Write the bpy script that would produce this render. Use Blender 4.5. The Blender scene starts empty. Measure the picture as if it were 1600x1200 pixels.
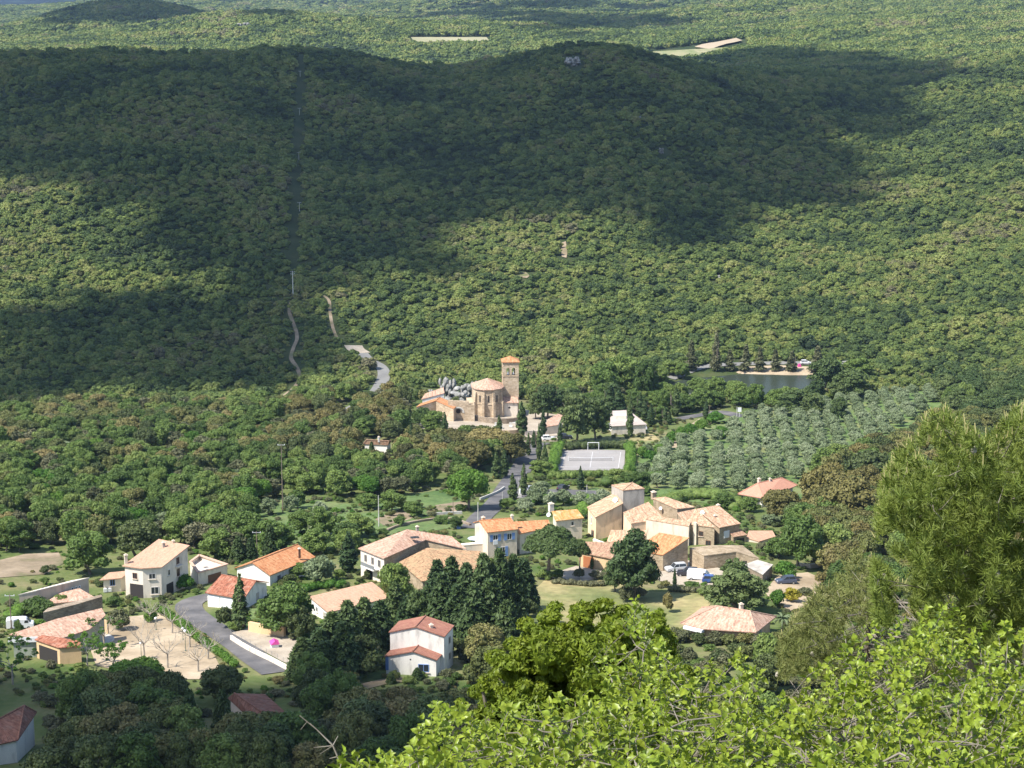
import bpy, bmesh, math, random
import numpy as np
from mathutils import Vector, Matrix
from mathutils.geometry import delaunay_2d_cdt
random.seed(7); RNG = np.random.default_rng(11)
S = bpy.context.scene
COL = S.collection
# ------------------------------------------------------------------ camera
CZ, F, PITCH = 145.0, 3100.0, math.radians(11.7)
cam = bpy.data.cameras.new('camera'); camo = bpy.data.objects.new('camera', cam); COL.objects.link(camo)
camo.location = (0, 0, CZ); camo.rotation_euler = (math.pi/2 - PITCH, 0, 0)
cam.lens = F/1600*36; cam.sensor_width = 36; cam.clip_start = 0.1; cam.clip_end = 60000
S.camera = camo
# ------------------------------------------------------------------ sky, sun, exposure
SUN_EL = math.radians(54); SAZ = math.atan2(-0.84, -0.54)      # azimuth of the sun measured from +Y toward +X
SD = Vector((math.cos(SUN_EL)*math.sin(SAZ), math.cos(SUN_EL)*math.cos(SAZ), math.sin(SUN_EL)))
W = bpy.data.worlds.new("World"); S.world = W; W.use_nodes = True
wn = W.node_tree.nodes; wl = W.node_tree.links
sky = wn.new('ShaderNodeTexSky'); sky.sky_type = 'NISHITA'; sky.sun_disc = False
sky.sun_elevation = SUN_EL; sky.sun_rotation = SAZ; sky.altitude = 200; sky.ozone_density = 1.0
bg = wn['Background']; bg.inputs['Strength'].default_value = 0.125; wl.new(sky.outputs[0], bg.inputs[0])
sl = bpy.data.lights.new('sun', 'SUN'); sl.energy = 4.4; sl.angle = math.radians(0.53); sl.color = (1.0, 0.955, 0.88)
so = bpy.data.objects.new('sun', sl); COL.objects.link(so); so.rotation_euler = SD.to_track_quat('Z', 'Y').to_euler()
so.location = (-50, -40, 260)
S.view_settings.view_transform = 'Standard'; S.view_settings.look = 'None'; S.view_settings.gamma = 1
S.view_settings.exposure = 1.0; S.view_settings.use_curve_mapping = False
try:
    S.cycles.max_bounces = 5; S.cycles.diffuse_bounces = 2; S.cycles.glossy_bounces = 2; S.cycles.transmission_bounces = 3
    S.cycles.transparent_max_bounces = 6; S.cycles.volume_bounces = 0
except Exception: pass
# ------------------------------------------------------------------ numbers
cp, sp_ = math.cos(PITCH), math.sin(PITCH)
def ray(u, v):
    a, b = (u-800)/F, (600-v)/F
    return a, cp + b*sp_, -sp_ + b*cp
def project(X, Y, Z):
    d = Y*cp - (Z-CZ)*sp_; w = Y*sp_ + (Z-CZ)*cp
    return 800 + F*X/d, 600 - F*w/d
_lat = np.random.default_rng(5).random((256, 256))
def vnoise(x, y):
    xi = np.floor(x).astype(int); yi = np.floor(y).astype(int); fx = x-xi; fy = y-yi
    fx = fx*fx*(3-2*fx); fy = fy*fy*(3-2*fy)
    g = lambda i, j: _lat[(xi+i) & 255, (yi+j) & 255]
    return (g(0,0)*(1-fx)+g(1,0)*fx)*(1-fy) + (g(0,1)*(1-fx)+g(1,1)*fx)*fy
def fbm(x, y, o=4):
    s = 0; a = .5
    for i in range(o): s = s + a*(vnoise(x*2**i+17.3*i, y*2**i+9.1*i)-.5); a *= .5
    return s
CTRL = []
def row(Y, pts):
    for u, v in pts: CTRL.append((u, v, Y))
row(240, [(-600,1250),(0,1250),(800,1250),(1600,1250),(2200,1250)])
row(265, [(-300,1180),(400,1180),(1100,1180),(1900,1180)])
row(300, [(-300,1085),(0,1085),(400,1085),(800,1085),(1200,1085),(1900,1085)])
row(340, [(-300,990),(0,990),(400,988),(800,985),(1200,985),(1900,985)])
row(380, [(-300,912),(0,912),(400,910),(800,905),(1200,903),(1900,905)])
row(420, [(0,855),(400,850),(800,850),(1200,845),(1900,850)])
row(460, [(-300,805),(0,805),(400,803),(800,800),(1200,795),(1900,790)])
row(550, [(-300,725),(0,725),(400,722),(800,718),(1200,716),(1600,705),(2100,690)])
row(610, [(-300,685),(0,685),(400,675),(700,662),(900,668),(1200,665),(1600,650),(2100,640)])
row(690, [(-300,630),(0,625),(300,625),(600,605),(800,606),(1100,609),(1250,609),(1600,590),(2100,580)])
row(730, [(0,590),(400,585),(700,577),(1000,578),(1200,577),(1600,555),(2100,545)])
row(800, [(-300,500),(0,500),(450,490),(800,505),(1200,515),(1600,490),(2100,480)])
row(970, [(-400,335),(0,335),(450,330),(800,330),(1100,350),(1300,370),(1600,350),(2100,340)])
row(1130, [(-400,215),(0,215),(450,212),(800,205),(1000,205),(1200,250),(1350,275),(1600,240),(2100,230)])
row(1380, [(-400,85),(0,87),(160,90),(400,88),(520,90),(600,104),(680,114),(760,108),(830,90),(900,78),(960,78),(1020,92),(1100,112),(1200,132),(1300,150),(1400,160),(1500,150),(1600,128),(2100,110)])
row(1700, [(-400,130),(0,130),(400,130),(680,140),(930,130),(1100,128),(1250,115),(1400,105),(1600,80),(2100,60)])
row(2100, [(-400,88),(0,88),(400,84),(680,100),(930,92),(1100,86),(1250,80),(1400,66),(1600,42),(2100,30)])
row(2700, [(-400,62),(0,62),(400,60),(800,72),(1100,62),(1400,30),(1600,12),(2100,8)])
row(4000, [(-400,42),(0,42),(400,40),(800,42),(1100,34),(1400,16),(1600,10),(2100,8)])
row(6000, [(-400,29),(0,28),(200,25),(400,20),(700,18),(1000,16),(1600,10),(2100,10)])
row(9000, [(-400,17),(0,15),(110,14),(230,8),(400,3),(650,2),(760,9),(900,2),(1200,-4),(1600,-6),(2100,-6)])
row(12500, [(-400,-35),(0,-45),(400,-30),(800,-40),(1200,-30),(1600,-35),(2100,-30)])
row(15000, [(-400,-90),(400,-95),(1200,-85),(2100,-80)])
C_ = []
for u, v, Y in CTRL:
    a, b, c = ray(u, v); C_.append((a/b*4, math.log(Y), -c/b))
C_ = np.array(C_)
def _k(r2): return r2*np.log(r2+1e-12)
_P = C_[:, :2]; _n = len(_P)
_A = np.zeros((_n+3, _n+3))
_A[:_n,:_n] = _k(((_P[:,None]-_P[None])**2).sum(-1)) + np.eye(_n)*1e-4
_A[:_n,_n] = 1; _A[:_n,_n+1:] = _P; _A[_n,:_n] = 1; _A[_n+1:,:_n] = _P.T
_w = np.linalg.solve(_A, np.concatenate([C_[:,2], [0,0,0]]))
NY = np.array([-40, -10, 0, 6, 12, 20, 40, 80, 140, 200, 260.]); NZ = np.array([150, 145, 143.2, 140.6, 137.2, 132.5, 119, 95, 70, 52, 38.])
BUMPS = [(205,3000,48,150,260),(430,2500,32,190,220),(800,2450,30,170,220),(1250,3100,30,260,300),(950,4300,62,520,300),(100,5200,25,700,500),(600,5600,46,900,500),(1050,3300,16,260,350),
         (700,3600,20,380,260),(1350,2300,8,150,200),(1560,1450,7,90,130),(330,1180,9,75,130),(980,1240,7,90,120),(620,1120,-9,60,150),(150,1000,6,80,90),(1280,1050,-6,50,160)]
BW = []
for u, Y, A, rx, ry in BUMPS: BW.append(((u-800)/F*Y, Y, A, rx, ry))
def inpoly(P, x, y):
    x = np.asarray(x, float); y = np.asarray(y, float); c = np.zeros(x.shape, bool); n = len(P)
    for i in range(n):
        x0, y0 = P[i][0], P[i][1]; x1, y1 = P[(i+1) % n][0], P[(i+1) % n][1]
        if y0 == y1: continue
        c ^= ((y0 > y) != (y1 > y)) & (x < (x1-x0)*(y-y0)/(y1-y0)+x0)
    return c
def pdist(P, x, y, closed=True):
    d = np.full(np.shape(x), 1e9); n = len(P)
    for i in range(n if closed else n-1):
        ax, ay = P[i][0], P[i][1]; bx, by = P[(i+1) % n][0], P[(i+1) % n][1]
        dx, dy = bx-ax, by-ay; L = dx*dx+dy*dy+1e-9
        t = np.clip(((x-ax)*dx+(y-ay)*dy)/L, 0, 1); d = np.minimum(d, np.hypot(x-ax-t*dx, y-ay-t*dy))
    return d
def plane_pt(u, v, z):
    a, b, c = ray(u, v); t = (z-CZ)/c; return Vector((a*t, b*t, z))
WATER_Z = 0.6
COURT_Z = 8.6
COURT = [plane_pt(u, v, COURT_Z+.12) for u, v in [(876,702),(977,703),(975,735),(864,734)]]
LAKE = [plane_pt(u, v, WATER_Z) for u, v in [(985,611),(1003,603),(1050,597),(1075,592),(1110,589),(1160,584),(1230,586),(1272,586),(1288,592),(1290,602),(1240,622),(1150,628),(1040,628),(990,622)]]
def height(X, Y, carve=True):
    X = np.atleast_1d(np.asarray(X, float)); Y = np.atleast_1d(np.asarray(Y, float))
    Yc = np.maximum(Y, 200.); a = np.clip(X/Yc, -.52, .52)*4; s = np.log(Yc)
    out = np.empty(X.shape); fa = a.ravel(); fs = s.ravel(); fo = out.reshape(-1)
    for i in range(0, len(fa), 20000):
        aa = fa[i:i+20000]; ss = fs[i:i+20000]
        r2 = (aa[:,None]-_P[None,:,0])**2 + (ss[:,None]-_P[None,:,1])**2
        fo[i:i+20000] = _k(r2) @ _w[:_n] + _w[_n] + _w[_n+1]*aa + _w[_n+2]*ss
    Z = CZ - out*Yc
    for bx, by, A, rx, ry in BW: Z = Z + A*np.exp(-((X-bx)/rx)**2-((Y-by)/ry)**2)
    k = np.clip((Y-760)/250, 0, 1)
    amp = k*(9 + 10*np.clip((Y-1500)/1500, 0, 1) + 60*np.clip((Y-8500)/3000, 0, 1))
    wl_ = 120 + 260*np.clip((Y-1500)/1200, 0, 1) + 900*np.clip((Y-6000)/3000, 0, 1)
    n1 = fbm(X/140, Y/170, 4); n2 = fbm(X/420+5, Y/420, 4); n3 = fbm(X/1500+3, Y/1500, 5)
    q = np.clip((Y-1500)/1200, 0, 1); q3 = np.clip((Y-6000)/3000, 0, 1)
    ridge = 1-.65*np.exp(-((Y-1380)/110)**2)
    Z = Z + amp*2*ridge*((1-q)*n1 + q*(1-q3)*n2 + q3*n3)
    zn = np.interp(Y, NY, NZ); kk = np.clip((Y-200)/60, 0, 1); kk = kk*kk*(3-2*kk)
    Z = zn*(1-kk) + Z*kk
    if carve:
        m = (Y > 600) & (Y < 790) & (X > 10) & (X < 170)
        if m.any():
            x, y = X[m], Y[m]; d = pdist(LAKE, x, y); ins = inpoly(LAKE, x, y); z = Z[m]
            z = np.where(ins, WATER_Z-np.minimum(.25+d*.25, 2.5), np.where(d < 30, np.maximum(z, WATER_Z+.12+d*.06), z))
            z = np.where((~ins) & (d < 22) & (y > 700), WATER_Z+.12+d*.11, z)
            Z[m] = z
        m = (Y > 480) & (Y < 620) & (X > -20) & (X < 80)
        if m.any():
            x, y = X[m], Y[m]; d = np.where(inpoly(COURT, x, y), 0, pdist(COURT, x, y)); kk = np.clip((d-3)/14, 0, 1); kk = kk*kk*(3-2*kk); Z[m] = COURT_Z*(1-kk)+Z[m]*kk
    return Z
def hz(x, y): return float(height([x], [y])[0])
_YS = np.concatenate([np.arange(235, 900, 1.5), np.geomspace(900, 12000, 700)])
def pt(u, v, h=0.0, ymin=235, ymax=12000):
    a, b, c = ray(u, v); Ys = _YS[(_YS >= ymin) & (_YS <= ymax)]; t = Ys/b
    f = CZ + c*t - height(a*t, Ys) - h
    i = np.argmax(f < 0)
    if f[i] >= 0: i = len(Ys)-1
    if i == 0: y = Ys[0]
    else: y = Ys[i-1] + (Ys[i]-Ys[i-1])*f[i-1]/(f[i-1]-f[i]+1e-9)
    t = y/b; x = a*t; return Vector((x, y, hz(x, y)))
# ------------------------------------------------------------------ tagging and mesh helpers
def tag(o, label=None, cat=None, group=None, kind=None):
    if label: o['label'] = label
    if cat: o['category'] = cat
    if group: o['group'] = group
    if kind: o['kind'] = kind
    return o
def link(name, me, parent=None, mats=None):
    o = bpy.data.objects.new(name, me); COL.objects.link(o)
    if parent: o.parent = parent
    if mats:
        for m in (mats if isinstance(mats, (list, tuple)) else [mats]): me.materials.append(m)
    return o
def empty(name, loc, rz=0):
    o = bpy.data.objects.new(name, None); COL.objects.link(o); o.location = loc; o.rotation_euler = (0, 0, rz); o.empty_display_size = .5
    return o
def mesh_np(name, V, Fc, nv, smooth=False, mi=None):
    """V (n,3); Fc (m,nv) index array"""
    me = bpy.data.meshes.new(name); V = np.asarray(V, np.float32); Fc = np.asarray(Fc, np.int32)
    me.vertices.add(len(V)); me.vertices.foreach_set('co', V.ravel())
    me.loops.add(Fc.size); me.loops.foreach_set('vertex_index', Fc.ravel())
    me.polygons.add(len(Fc)); me.polygons.foreach_set('loop_start', np.arange(0, Fc.size, nv, dtype=np.int32))
    if mi is not None: me.polygons.foreach_set('material_index', np.asarray(mi, np.int32))
    if smooth: me.polygons.foreach_set('use_smooth', np.ones(len(Fc), bool))
    me.update(calc_edges=True); return me
class MB:
    def __init__(s): s.v = []; s.f = []; s.m = []; s.uv = {}
    def add(s, vs, fs, mi=0):
        o = len(s.v); s.v += [tuple(v) for v in vs]; s.f += [tuple(i+o for i in f) for f in fs]; s.m += [mi]*len(fs)
    def box(s, c, d, rz=0, mi=0, top=None):
        """c = centre of base, d = sizes; top=(sx,sy) scale of the top face"""
        hx, hy, h = d[0]/2, d[1]/2, d[2]; tx, ty = top or (1, 1); ca, sa = math.cos(rz), math.sin(rz); vs = []
        for z, kx, ky in ((0, 1, 1), (h, tx, ty)):
            for x, y in ((-hx,-hy),(hx,-hy),(hx,hy),(-hx,hy)):
                x *= kx; y *= ky; vs.append((c[0]+x*ca-y*sa, c[1]+x*sa+y*ca, c[2]+z))
        s.add(vs, [(0,3,2,1),(4,5,6,7),(0,1,5,4),(1,2,6,5),(2,3,7,6),(3,0,4,7)], mi)
    def tube(s, p, q, r0, r1=None, n=6, mi=0, cap=True):
        p = Vector(p); q = Vector(q); r1 = r0 if r1 is None else r1; d = (q-p)
        if d.length < 1e-6: return
        d.normalize(); a = d.orthogonal().normalized(); b = d.cross(a); vs = []
        for c, r in ((p, r0), (q, r1)):
            for i in range(n):
                t = 2*math.pi*i/n; vs.append(c + a*(r*math.cos(t)) + b*(r*math.sin(t)))
        fs = [(i, (i+1) % n, n+(i+1) % n, n+i) for i in range(n)]
        if cap: fs += [tuple(range(n-1, -1, -1)), tuple(range(n, 2*n))]
        s.add(vs, fs, mi)
    def path(s, pts, r0, r1, n=5, mi=0):
        for i in range(len(pts)-1):
            k0 = i/(len(pts)-1); k1 = (i+1)/(len(pts)-1)
            s.tube(pts[i], pts[i+1], r0+(r1-r0)*k0, r0+(r1-r0)*k1, n, mi)
    def lathe(s, c, prof, n=10, mi=0, sx=1, sy=1):
        o = []
        for r, z in prof:
            for i in range(n):
                t = 2*math.pi*i/n; o.append((c[0]+r*sx*math.cos(t), c[1]+r*sy*math.sin(t), c[2]+z))
        fs = [(j*n+i, j*n+(i+1) % n, (j+1)*n+(i+1) % n, (j+1)*n+i) for j in range(len(prof)-1) for i in range(n)]
        fs += [tuple(range(n-1, -1, -1)), tuple(range((len(prof)-1)*n, len(prof)*n))]
        s.add(o, fs, mi)
    def prism(s, poly, z0, z1, mi=0):
        """poly list of xy (ccw), vertical prism"""
        n = len(poly); vs = [(p[0], p[1], z0) for p in poly]+[(p[0], p[1], z1) for p in poly]
        s.add(vs, [tuple(range(n-1,-1,-1)), tuple(range(n, 2*n))]+[(i, (i+1) % n, n+(i+1) % n, n+i) for i in range(n)], mi)
    def build(s, name, mats, parent=None, smooth=False, uv=None):
        me = bpy.data.meshes.new(name); me.from_pydata(s.v, [], s.f)
        o = link(name, me, parent, mats)
        me.polygons.foreach_set('material_index', s.m)
        if smooth: me.polygons.foreach_set('use_smooth', [True]*len(s.f))
        if uv: uv_slope(me)
        me.update(); return o
def uv_slope(me):
    L = me.uv_layers.new(name='UVMap')
    for p in me.polygons:
        n = p.normal; h = Vector((n.x, n.y, 0))
        if h.length < 1e-3: up = Vector((0, 1, 0))
        else: up = (Vector((0, 0, 1)) - n*n.z).normalized()
        al = up.cross(n)
        for li in p.loop_indices:
            c = me.vertices[me.loops[li].vertex_index].co; L.data[li].uv = (c.dot(al), c.dot(up))
# ------------------------------------------------------------------ materials
def newmat(name):
    m = bpy.data.materials.new(name); m.use_nodes = True; nt = m.node_tree
    return m, nt, nt.nodes['Principled BSDF'], nt.nodes.new, nt.links.new
def _ramp(N, cols):
    r = N('ShaderNodeValToRGB'); e = r.color_ramp.elements
    while len(e) < len(cols): e.new(0.5)
    for i, c in enumerate(cols):
        if len(c) == 4: e[i].position = c[3]
        else: e[i].position = i/(len(cols)-1)
        e[i].color = (c[0], c[1], c[2], 1)
    return r
def M(name, cols, scale=1., rough=.85, bump=0., detail=5., lo=.3, hi=.7, metal=0., spec=.3, stretch=None, fine=0):
    m, nt, b, N, Lk = newmat(name)
    tc = N('ShaderNodeTexCoord'); src = tc.outputs['Object']
    if stretch:
        mp = N('ShaderNodeMapping'); mp.inputs['Scale'].default_value = stretch; Lk(src, mp.inputs[0]); src = mp.outputs[0]
    no = N('ShaderNodeTexNoise'); no.inputs['Scale'].default_value = scale; no.inputs['Detail'].default_value = detail; Lk(src, no.inputs['Vector'])
    k = len(cols); r = _ramp(N, [(*c, lo+(hi-lo)*i/max(k-1, 1)) for i, c in enumerate(cols)])
    Lk(no.outputs[0], r.inputs[0]); out = r.outputs[0]
    if fine:
        n2 = N('ShaderNodeTexNoise'); n2.inputs['Scale'].default_value = scale*9; n2.inputs['Detail'].default_value = 3; Lk(src, n2.inputs['Vector'])
        mr = N('ShaderNodeMapRange'); mr.inputs[3].default_value = 1-fine; mr.inputs[4].default_value = 1+fine; mr.inputs[1].default_value=.3; mr.inputs[2].default_value=.7; Lk(n2.outputs[0], mr.inputs[0])
        mx = N('ShaderNodeMix'); mx.data_type = 'RGBA'; mx.blend_type = 'MULTIPLY'; mx.inputs[0].default_value = 1
        Lk(out, mx.inputs[6]); Lk(mr.outputs[0], mx.inputs[7]); out = mx.outputs[2]
    Lk(out, b.inputs['Base Color']); b.inputs['Roughness'].default_value = rough; b.inputs['Metallic'].default_value = metal
    b.inputs['Specular IOR Level'].default_value = spec
    if bump:
        bp = N('ShaderNodeBump'); bp.inputs['Strength'].default_value = bump; bp.inputs['Distance'].default_value = .1; Lk(no.outputs[0], bp.inputs['Height']); Lk(bp.outputs[0], b.inputs['Normal'])
    return m
def flat(name, c, rough=.6, metal=0., spec=.4):
    m, nt, b, N, Lk = newmat(name); b.inputs['Base Color'].default_value = (*c, 1); b.inputs['Roughness'].default_value = rough
    b.inputs['Metallic'].default_value = metal; b.inputs['Specular IOR Level'].default_value = spec; return m
def leafmat(name, cols, transl=.25, nscale=.55, rough=.6, spec=.25, vmul=.28):
    """foliage: colour differs from plant to plant (object random) and from clump to clump (noise)"""
    m, nt, b, N, Lk = newmat(name)
    oi = N('ShaderNodeObjectInfo'); tc = N('ShaderNodeTexCoord')
    no = N('ShaderNodeTexNoise'); no.inputs['Scale'].default_value = nscale; no.inputs['Detail'].default_value = 3; Lk(tc.outputs['Object'], no.inputs['Vector'])
    r = _ramp(N, cols)
    ad = N('ShaderNodeMath'); ad.operation = 'MULTIPLY_ADD'; ad.inputs[1].default_value = .55; Lk(no.outputs[0], ad.inputs[0])
    m2 = N('ShaderNodeMath'); m2.operation = 'MULTIPLY_ADD'; m2.inputs[1].default_value = .85; m2.inputs[2].default_value = -.2; Lk(oi.outputs['Random'], m2.inputs[0]); Lk(m2.outputs[0], ad.inputs[2])
    Lk(ad.outputs[0], r.inputs[0])
    n2 = N('ShaderNodeTexNoise'); n2.inputs['Scale'].default_value = nscale*5; n2.inputs['Detail'].default_value = 2; Lk(tc.outputs['Object'], n2.inputs['Vector'])
    mr = N('ShaderNodeMapRange'); mr.inputs[1].default_value = .3; mr.inputs[2].default_value = .7; mr.inputs[3].default_value = 1-vmul; mr.inputs[4].default_value = 1+vmul; Lk(n2.outputs[0], mr.inputs[0])
    mx = N('ShaderNodeMix'); mx.data_type = 'RGBA'; mx.blend_type = 'MULTIPLY'; mx.inputs[0].default_value = 1
    Lk(r.outputs[0], mx.inputs[6]); Lk(mr.outputs[0], mx.inputs[7])
    Lk(mx.outputs[2], b.inputs['Base Color']); b.inputs['Roughness'].default_value = rough; b.inputs['Specular IOR Level'].default_value = spec
    if transl > 0:
        tr = N('ShaderNodeBsdfTranslucent'); ms = N('ShaderNodeMixShader'); ms.inputs[0].default_value = transl
        Lk(mx.outputs[2], tr.inputs[0]); Lk(b.outputs[0], ms.inputs[1]); Lk(tr.outputs[0], ms.inputs[2])
        Lk(ms.outputs[0], nt.nodes['Material Output'].inputs[0])
    return m
def patchleaf(name, cols, transl, nscale):
    m = leafmat(name, cols, transl, nscale, vmul=.36); nt = m.node_tree; N = nt.nodes.new; Lk = nt.links.new
    oi = [n for n in nt.nodes if n.type == 'OBJECT_INFO'][0]; rp = [n for n in nt.nodes if n.type == 'VALTORGB'][0]; old = rp.inputs[0].links[0].from_socket
    no = N('ShaderNodeTexNoise'); no.inputs['Scale'].default_value = .013; no.inputs['Detail'].default_value = 7; no.inputs['Roughness'].default_value = .62; Lk(oi.outputs['Location'], no.inputs['Vector'])
    for q_ in nt.nodes:
        if q_.type == 'MATH' and abs(q_.inputs[1].default_value-.85) < 1e-3: q_.inputs[1].default_value = .5; q_.inputs[2].default_value = -.02
    a = N('ShaderNodeMath'); a.operation = 'MULTIPLY_ADD'; a.inputs[1].default_value = 2.3; a.inputs[2].default_value = -1.15; Lk(no.outputs[0], a.inputs[0])
    b = N('ShaderNodeMath'); b.operation = 'ADD'; Lk(a.outputs[0], b.inputs[0]); Lk(old, b.inputs[1]); Lk(b.outputs[0], rp.inputs[0]); return m
def tilemat(name, cols, lich=(.42,.33,.16), lichk=.35, mottle=1.0, seed=0.):
    m, nt, b, N, Lk = newmat(name)
    uv = N('ShaderNodeUVMap'); mp = N('ShaderNodeMapping'); mp.inputs['Scale'].default_value = (1/.24, 1/.38, 1); mp.inputs['Location'].default_value = (seed, seed*2, 0); Lk(uv.outputs[0], mp.inputs[0])
    fl = N('ShaderNodeVectorMath'); fl.operation = 'FLOOR'; Lk(mp.outputs[0], fl.inputs[0])
    wn_ = N('ShaderNodeTexWhiteNoise'); wn_.noise_dimensions = '2D'; Lk(fl.outputs[0], wn_.inputs['Vector'])
    no = N('ShaderNodeTexNoise'); no.inputs['Scale'].default_value = .8; no.inputs['Detail'].default_value = 6; Lk(uv.outputs[0], no.inputs['Vector'])
    mp2 = N('ShaderNodeMapping'); mp2.inputs['Scale'].default_value = (2.2, .35, 1); Lk(uv.outputs[0], mp2.inputs[0])
    nb = N('ShaderNodeTexNoise'); nb.inputs['Scale'].default_value = 1.; nb.inputs['Detail'].default_value = 4; Lk(mp2.outputs[0], nb.inputs['Vector'])
    a1 = N('ShaderNodeMath'); a1.operation = 'MULTIPLY_ADD'; a1.inputs[1].default_value = .55*mottle; Lk(wn_.outputs[0], a1.inputs[0])
    a2 = N('ShaderNodeMath'); a2.operation = 'MULTIPLY_ADD'; a2.inputs[1].default_value = 1.5*mottle; a2.inputs[2].default_value = -.75*mottle+.22; Lk(nb.outputs[0], a2.inputs[0]); Lk(a2.outputs[0], a1.inputs[2])
    r = _ramp(N, cols); Lk(a1.outputs[0], r.inputs[0])
    mr = N('ShaderNodeMapRange'); mr.inputs[1].default_value = .5; mr.inputs[2].default_value = .68; mr.inputs[4].default_value = lichk; Lk(no.outputs[0], mr.inputs[0])
    mx = N('ShaderNodeMix'); mx.data_type = 'RGBA'; mx.inputs[7].default_value = (*lich, 1); Lk(mr.outputs[0], mx.inputs[0]); Lk(r.outputs[0], mx.inputs[6])
    Lk(mx.outputs[2], b.inputs['Base Color']); b.inputs['Roughness'].default_value = .9; b.inputs['Specular IOR Level'].default_value = .15
    sx = N('ShaderNodeSeparateXYZ'); Lk(uv.outputs[0], sx.inputs[0])
    w = N('ShaderNodeMath'); w.operation = 'MULTIPLY'; w.inputs[1].default_value = 2*math.pi/.24; Lk(sx.outputs[0], w.inputs[0])
    sn = N('ShaderNodeMath'); sn.operation = 'SINE'; Lk(w.outputs[0], sn.inputs[0])
    bp = N('ShaderNodeBump'); bp.inputs['Strength'].default_value = .6; bp.inputs['Distance'].default_value = .04; Lk(sn.outputs[0], bp.inputs['Height']); Lk(bp.outputs[0], b.inputs['Normal'])
    return m
def stonemat(name, cols, scale=2.2, mortar=(.45,.4,.32)):
    m, nt, b, N, Lk = newmat(name); tc = N('ShaderNodeTexCoord')
    mp = N('ShaderNodeMapping'); mp.inputs['Scale'].default_value = (1, 1, 1.7); Lk(tc.outputs['Object'], mp.inputs[0])
    vo = N('ShaderNodeTexVoronoi'); vo.inputs['Scale'].default_value = scale; Lk(mp.outputs[0], vo.inputs['Vector'])
    no = N('ShaderNodeTexNoise'); no.inputs['Scale'].default_value = .35; no.inputs['Detail'].default_value = 6; Lk(tc.outputs['Object'], no.inputs['Vector'])
    sc = N('ShaderNodeSeparateColor'); Lk(vo.outputs['Color'], sc.inputs[0])
    a = N('ShaderNodeMath'); a.operation = 'MULTIPLY_ADD'; a.inputs[1].default_value = .45; Lk(sc.outputs[0], a.inputs[0]); 
    a2 = N('ShaderNodeMath'); a2.operation = 'MULTIPLY_ADD'; a2.inputs[1].default_value = 1.4; a2.inputs[2].default_value = -.45; Lk(no.outputs[0], a2.inputs[0]); Lk(a2.outputs[0], a.inputs[2])
    r = _ramp(N, cols); Lk(a.outputs[0], r.inputs[0]); Lk(r.outputs[0], b.inputs['Base Color']); b.inputs['Roughness'].default_value = .95; b.inputs['Specular IOR Level'].default_value = .1
    bp = N('ShaderNodeBump'); bp.inputs['Strength'].default_value = .5; bp.inputs['Distance'].default_value = .08; Lk(vo.outputs['Distance'], bp.inputs['Height']); Lk(bp.outputs[0], b.inputs['Normal'])
    return m
def stucco(name, c, stain=.82):
    d = tuple(x*(stain-.12) for x in c)
    return M(name, [d, c, tuple(min(x*1.05, .85) for x in c)], scale=.9, rough=.9, bump=.15, stretch=(1, 1, .35), lo=.3, hi=.62, fine=.05)
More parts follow.
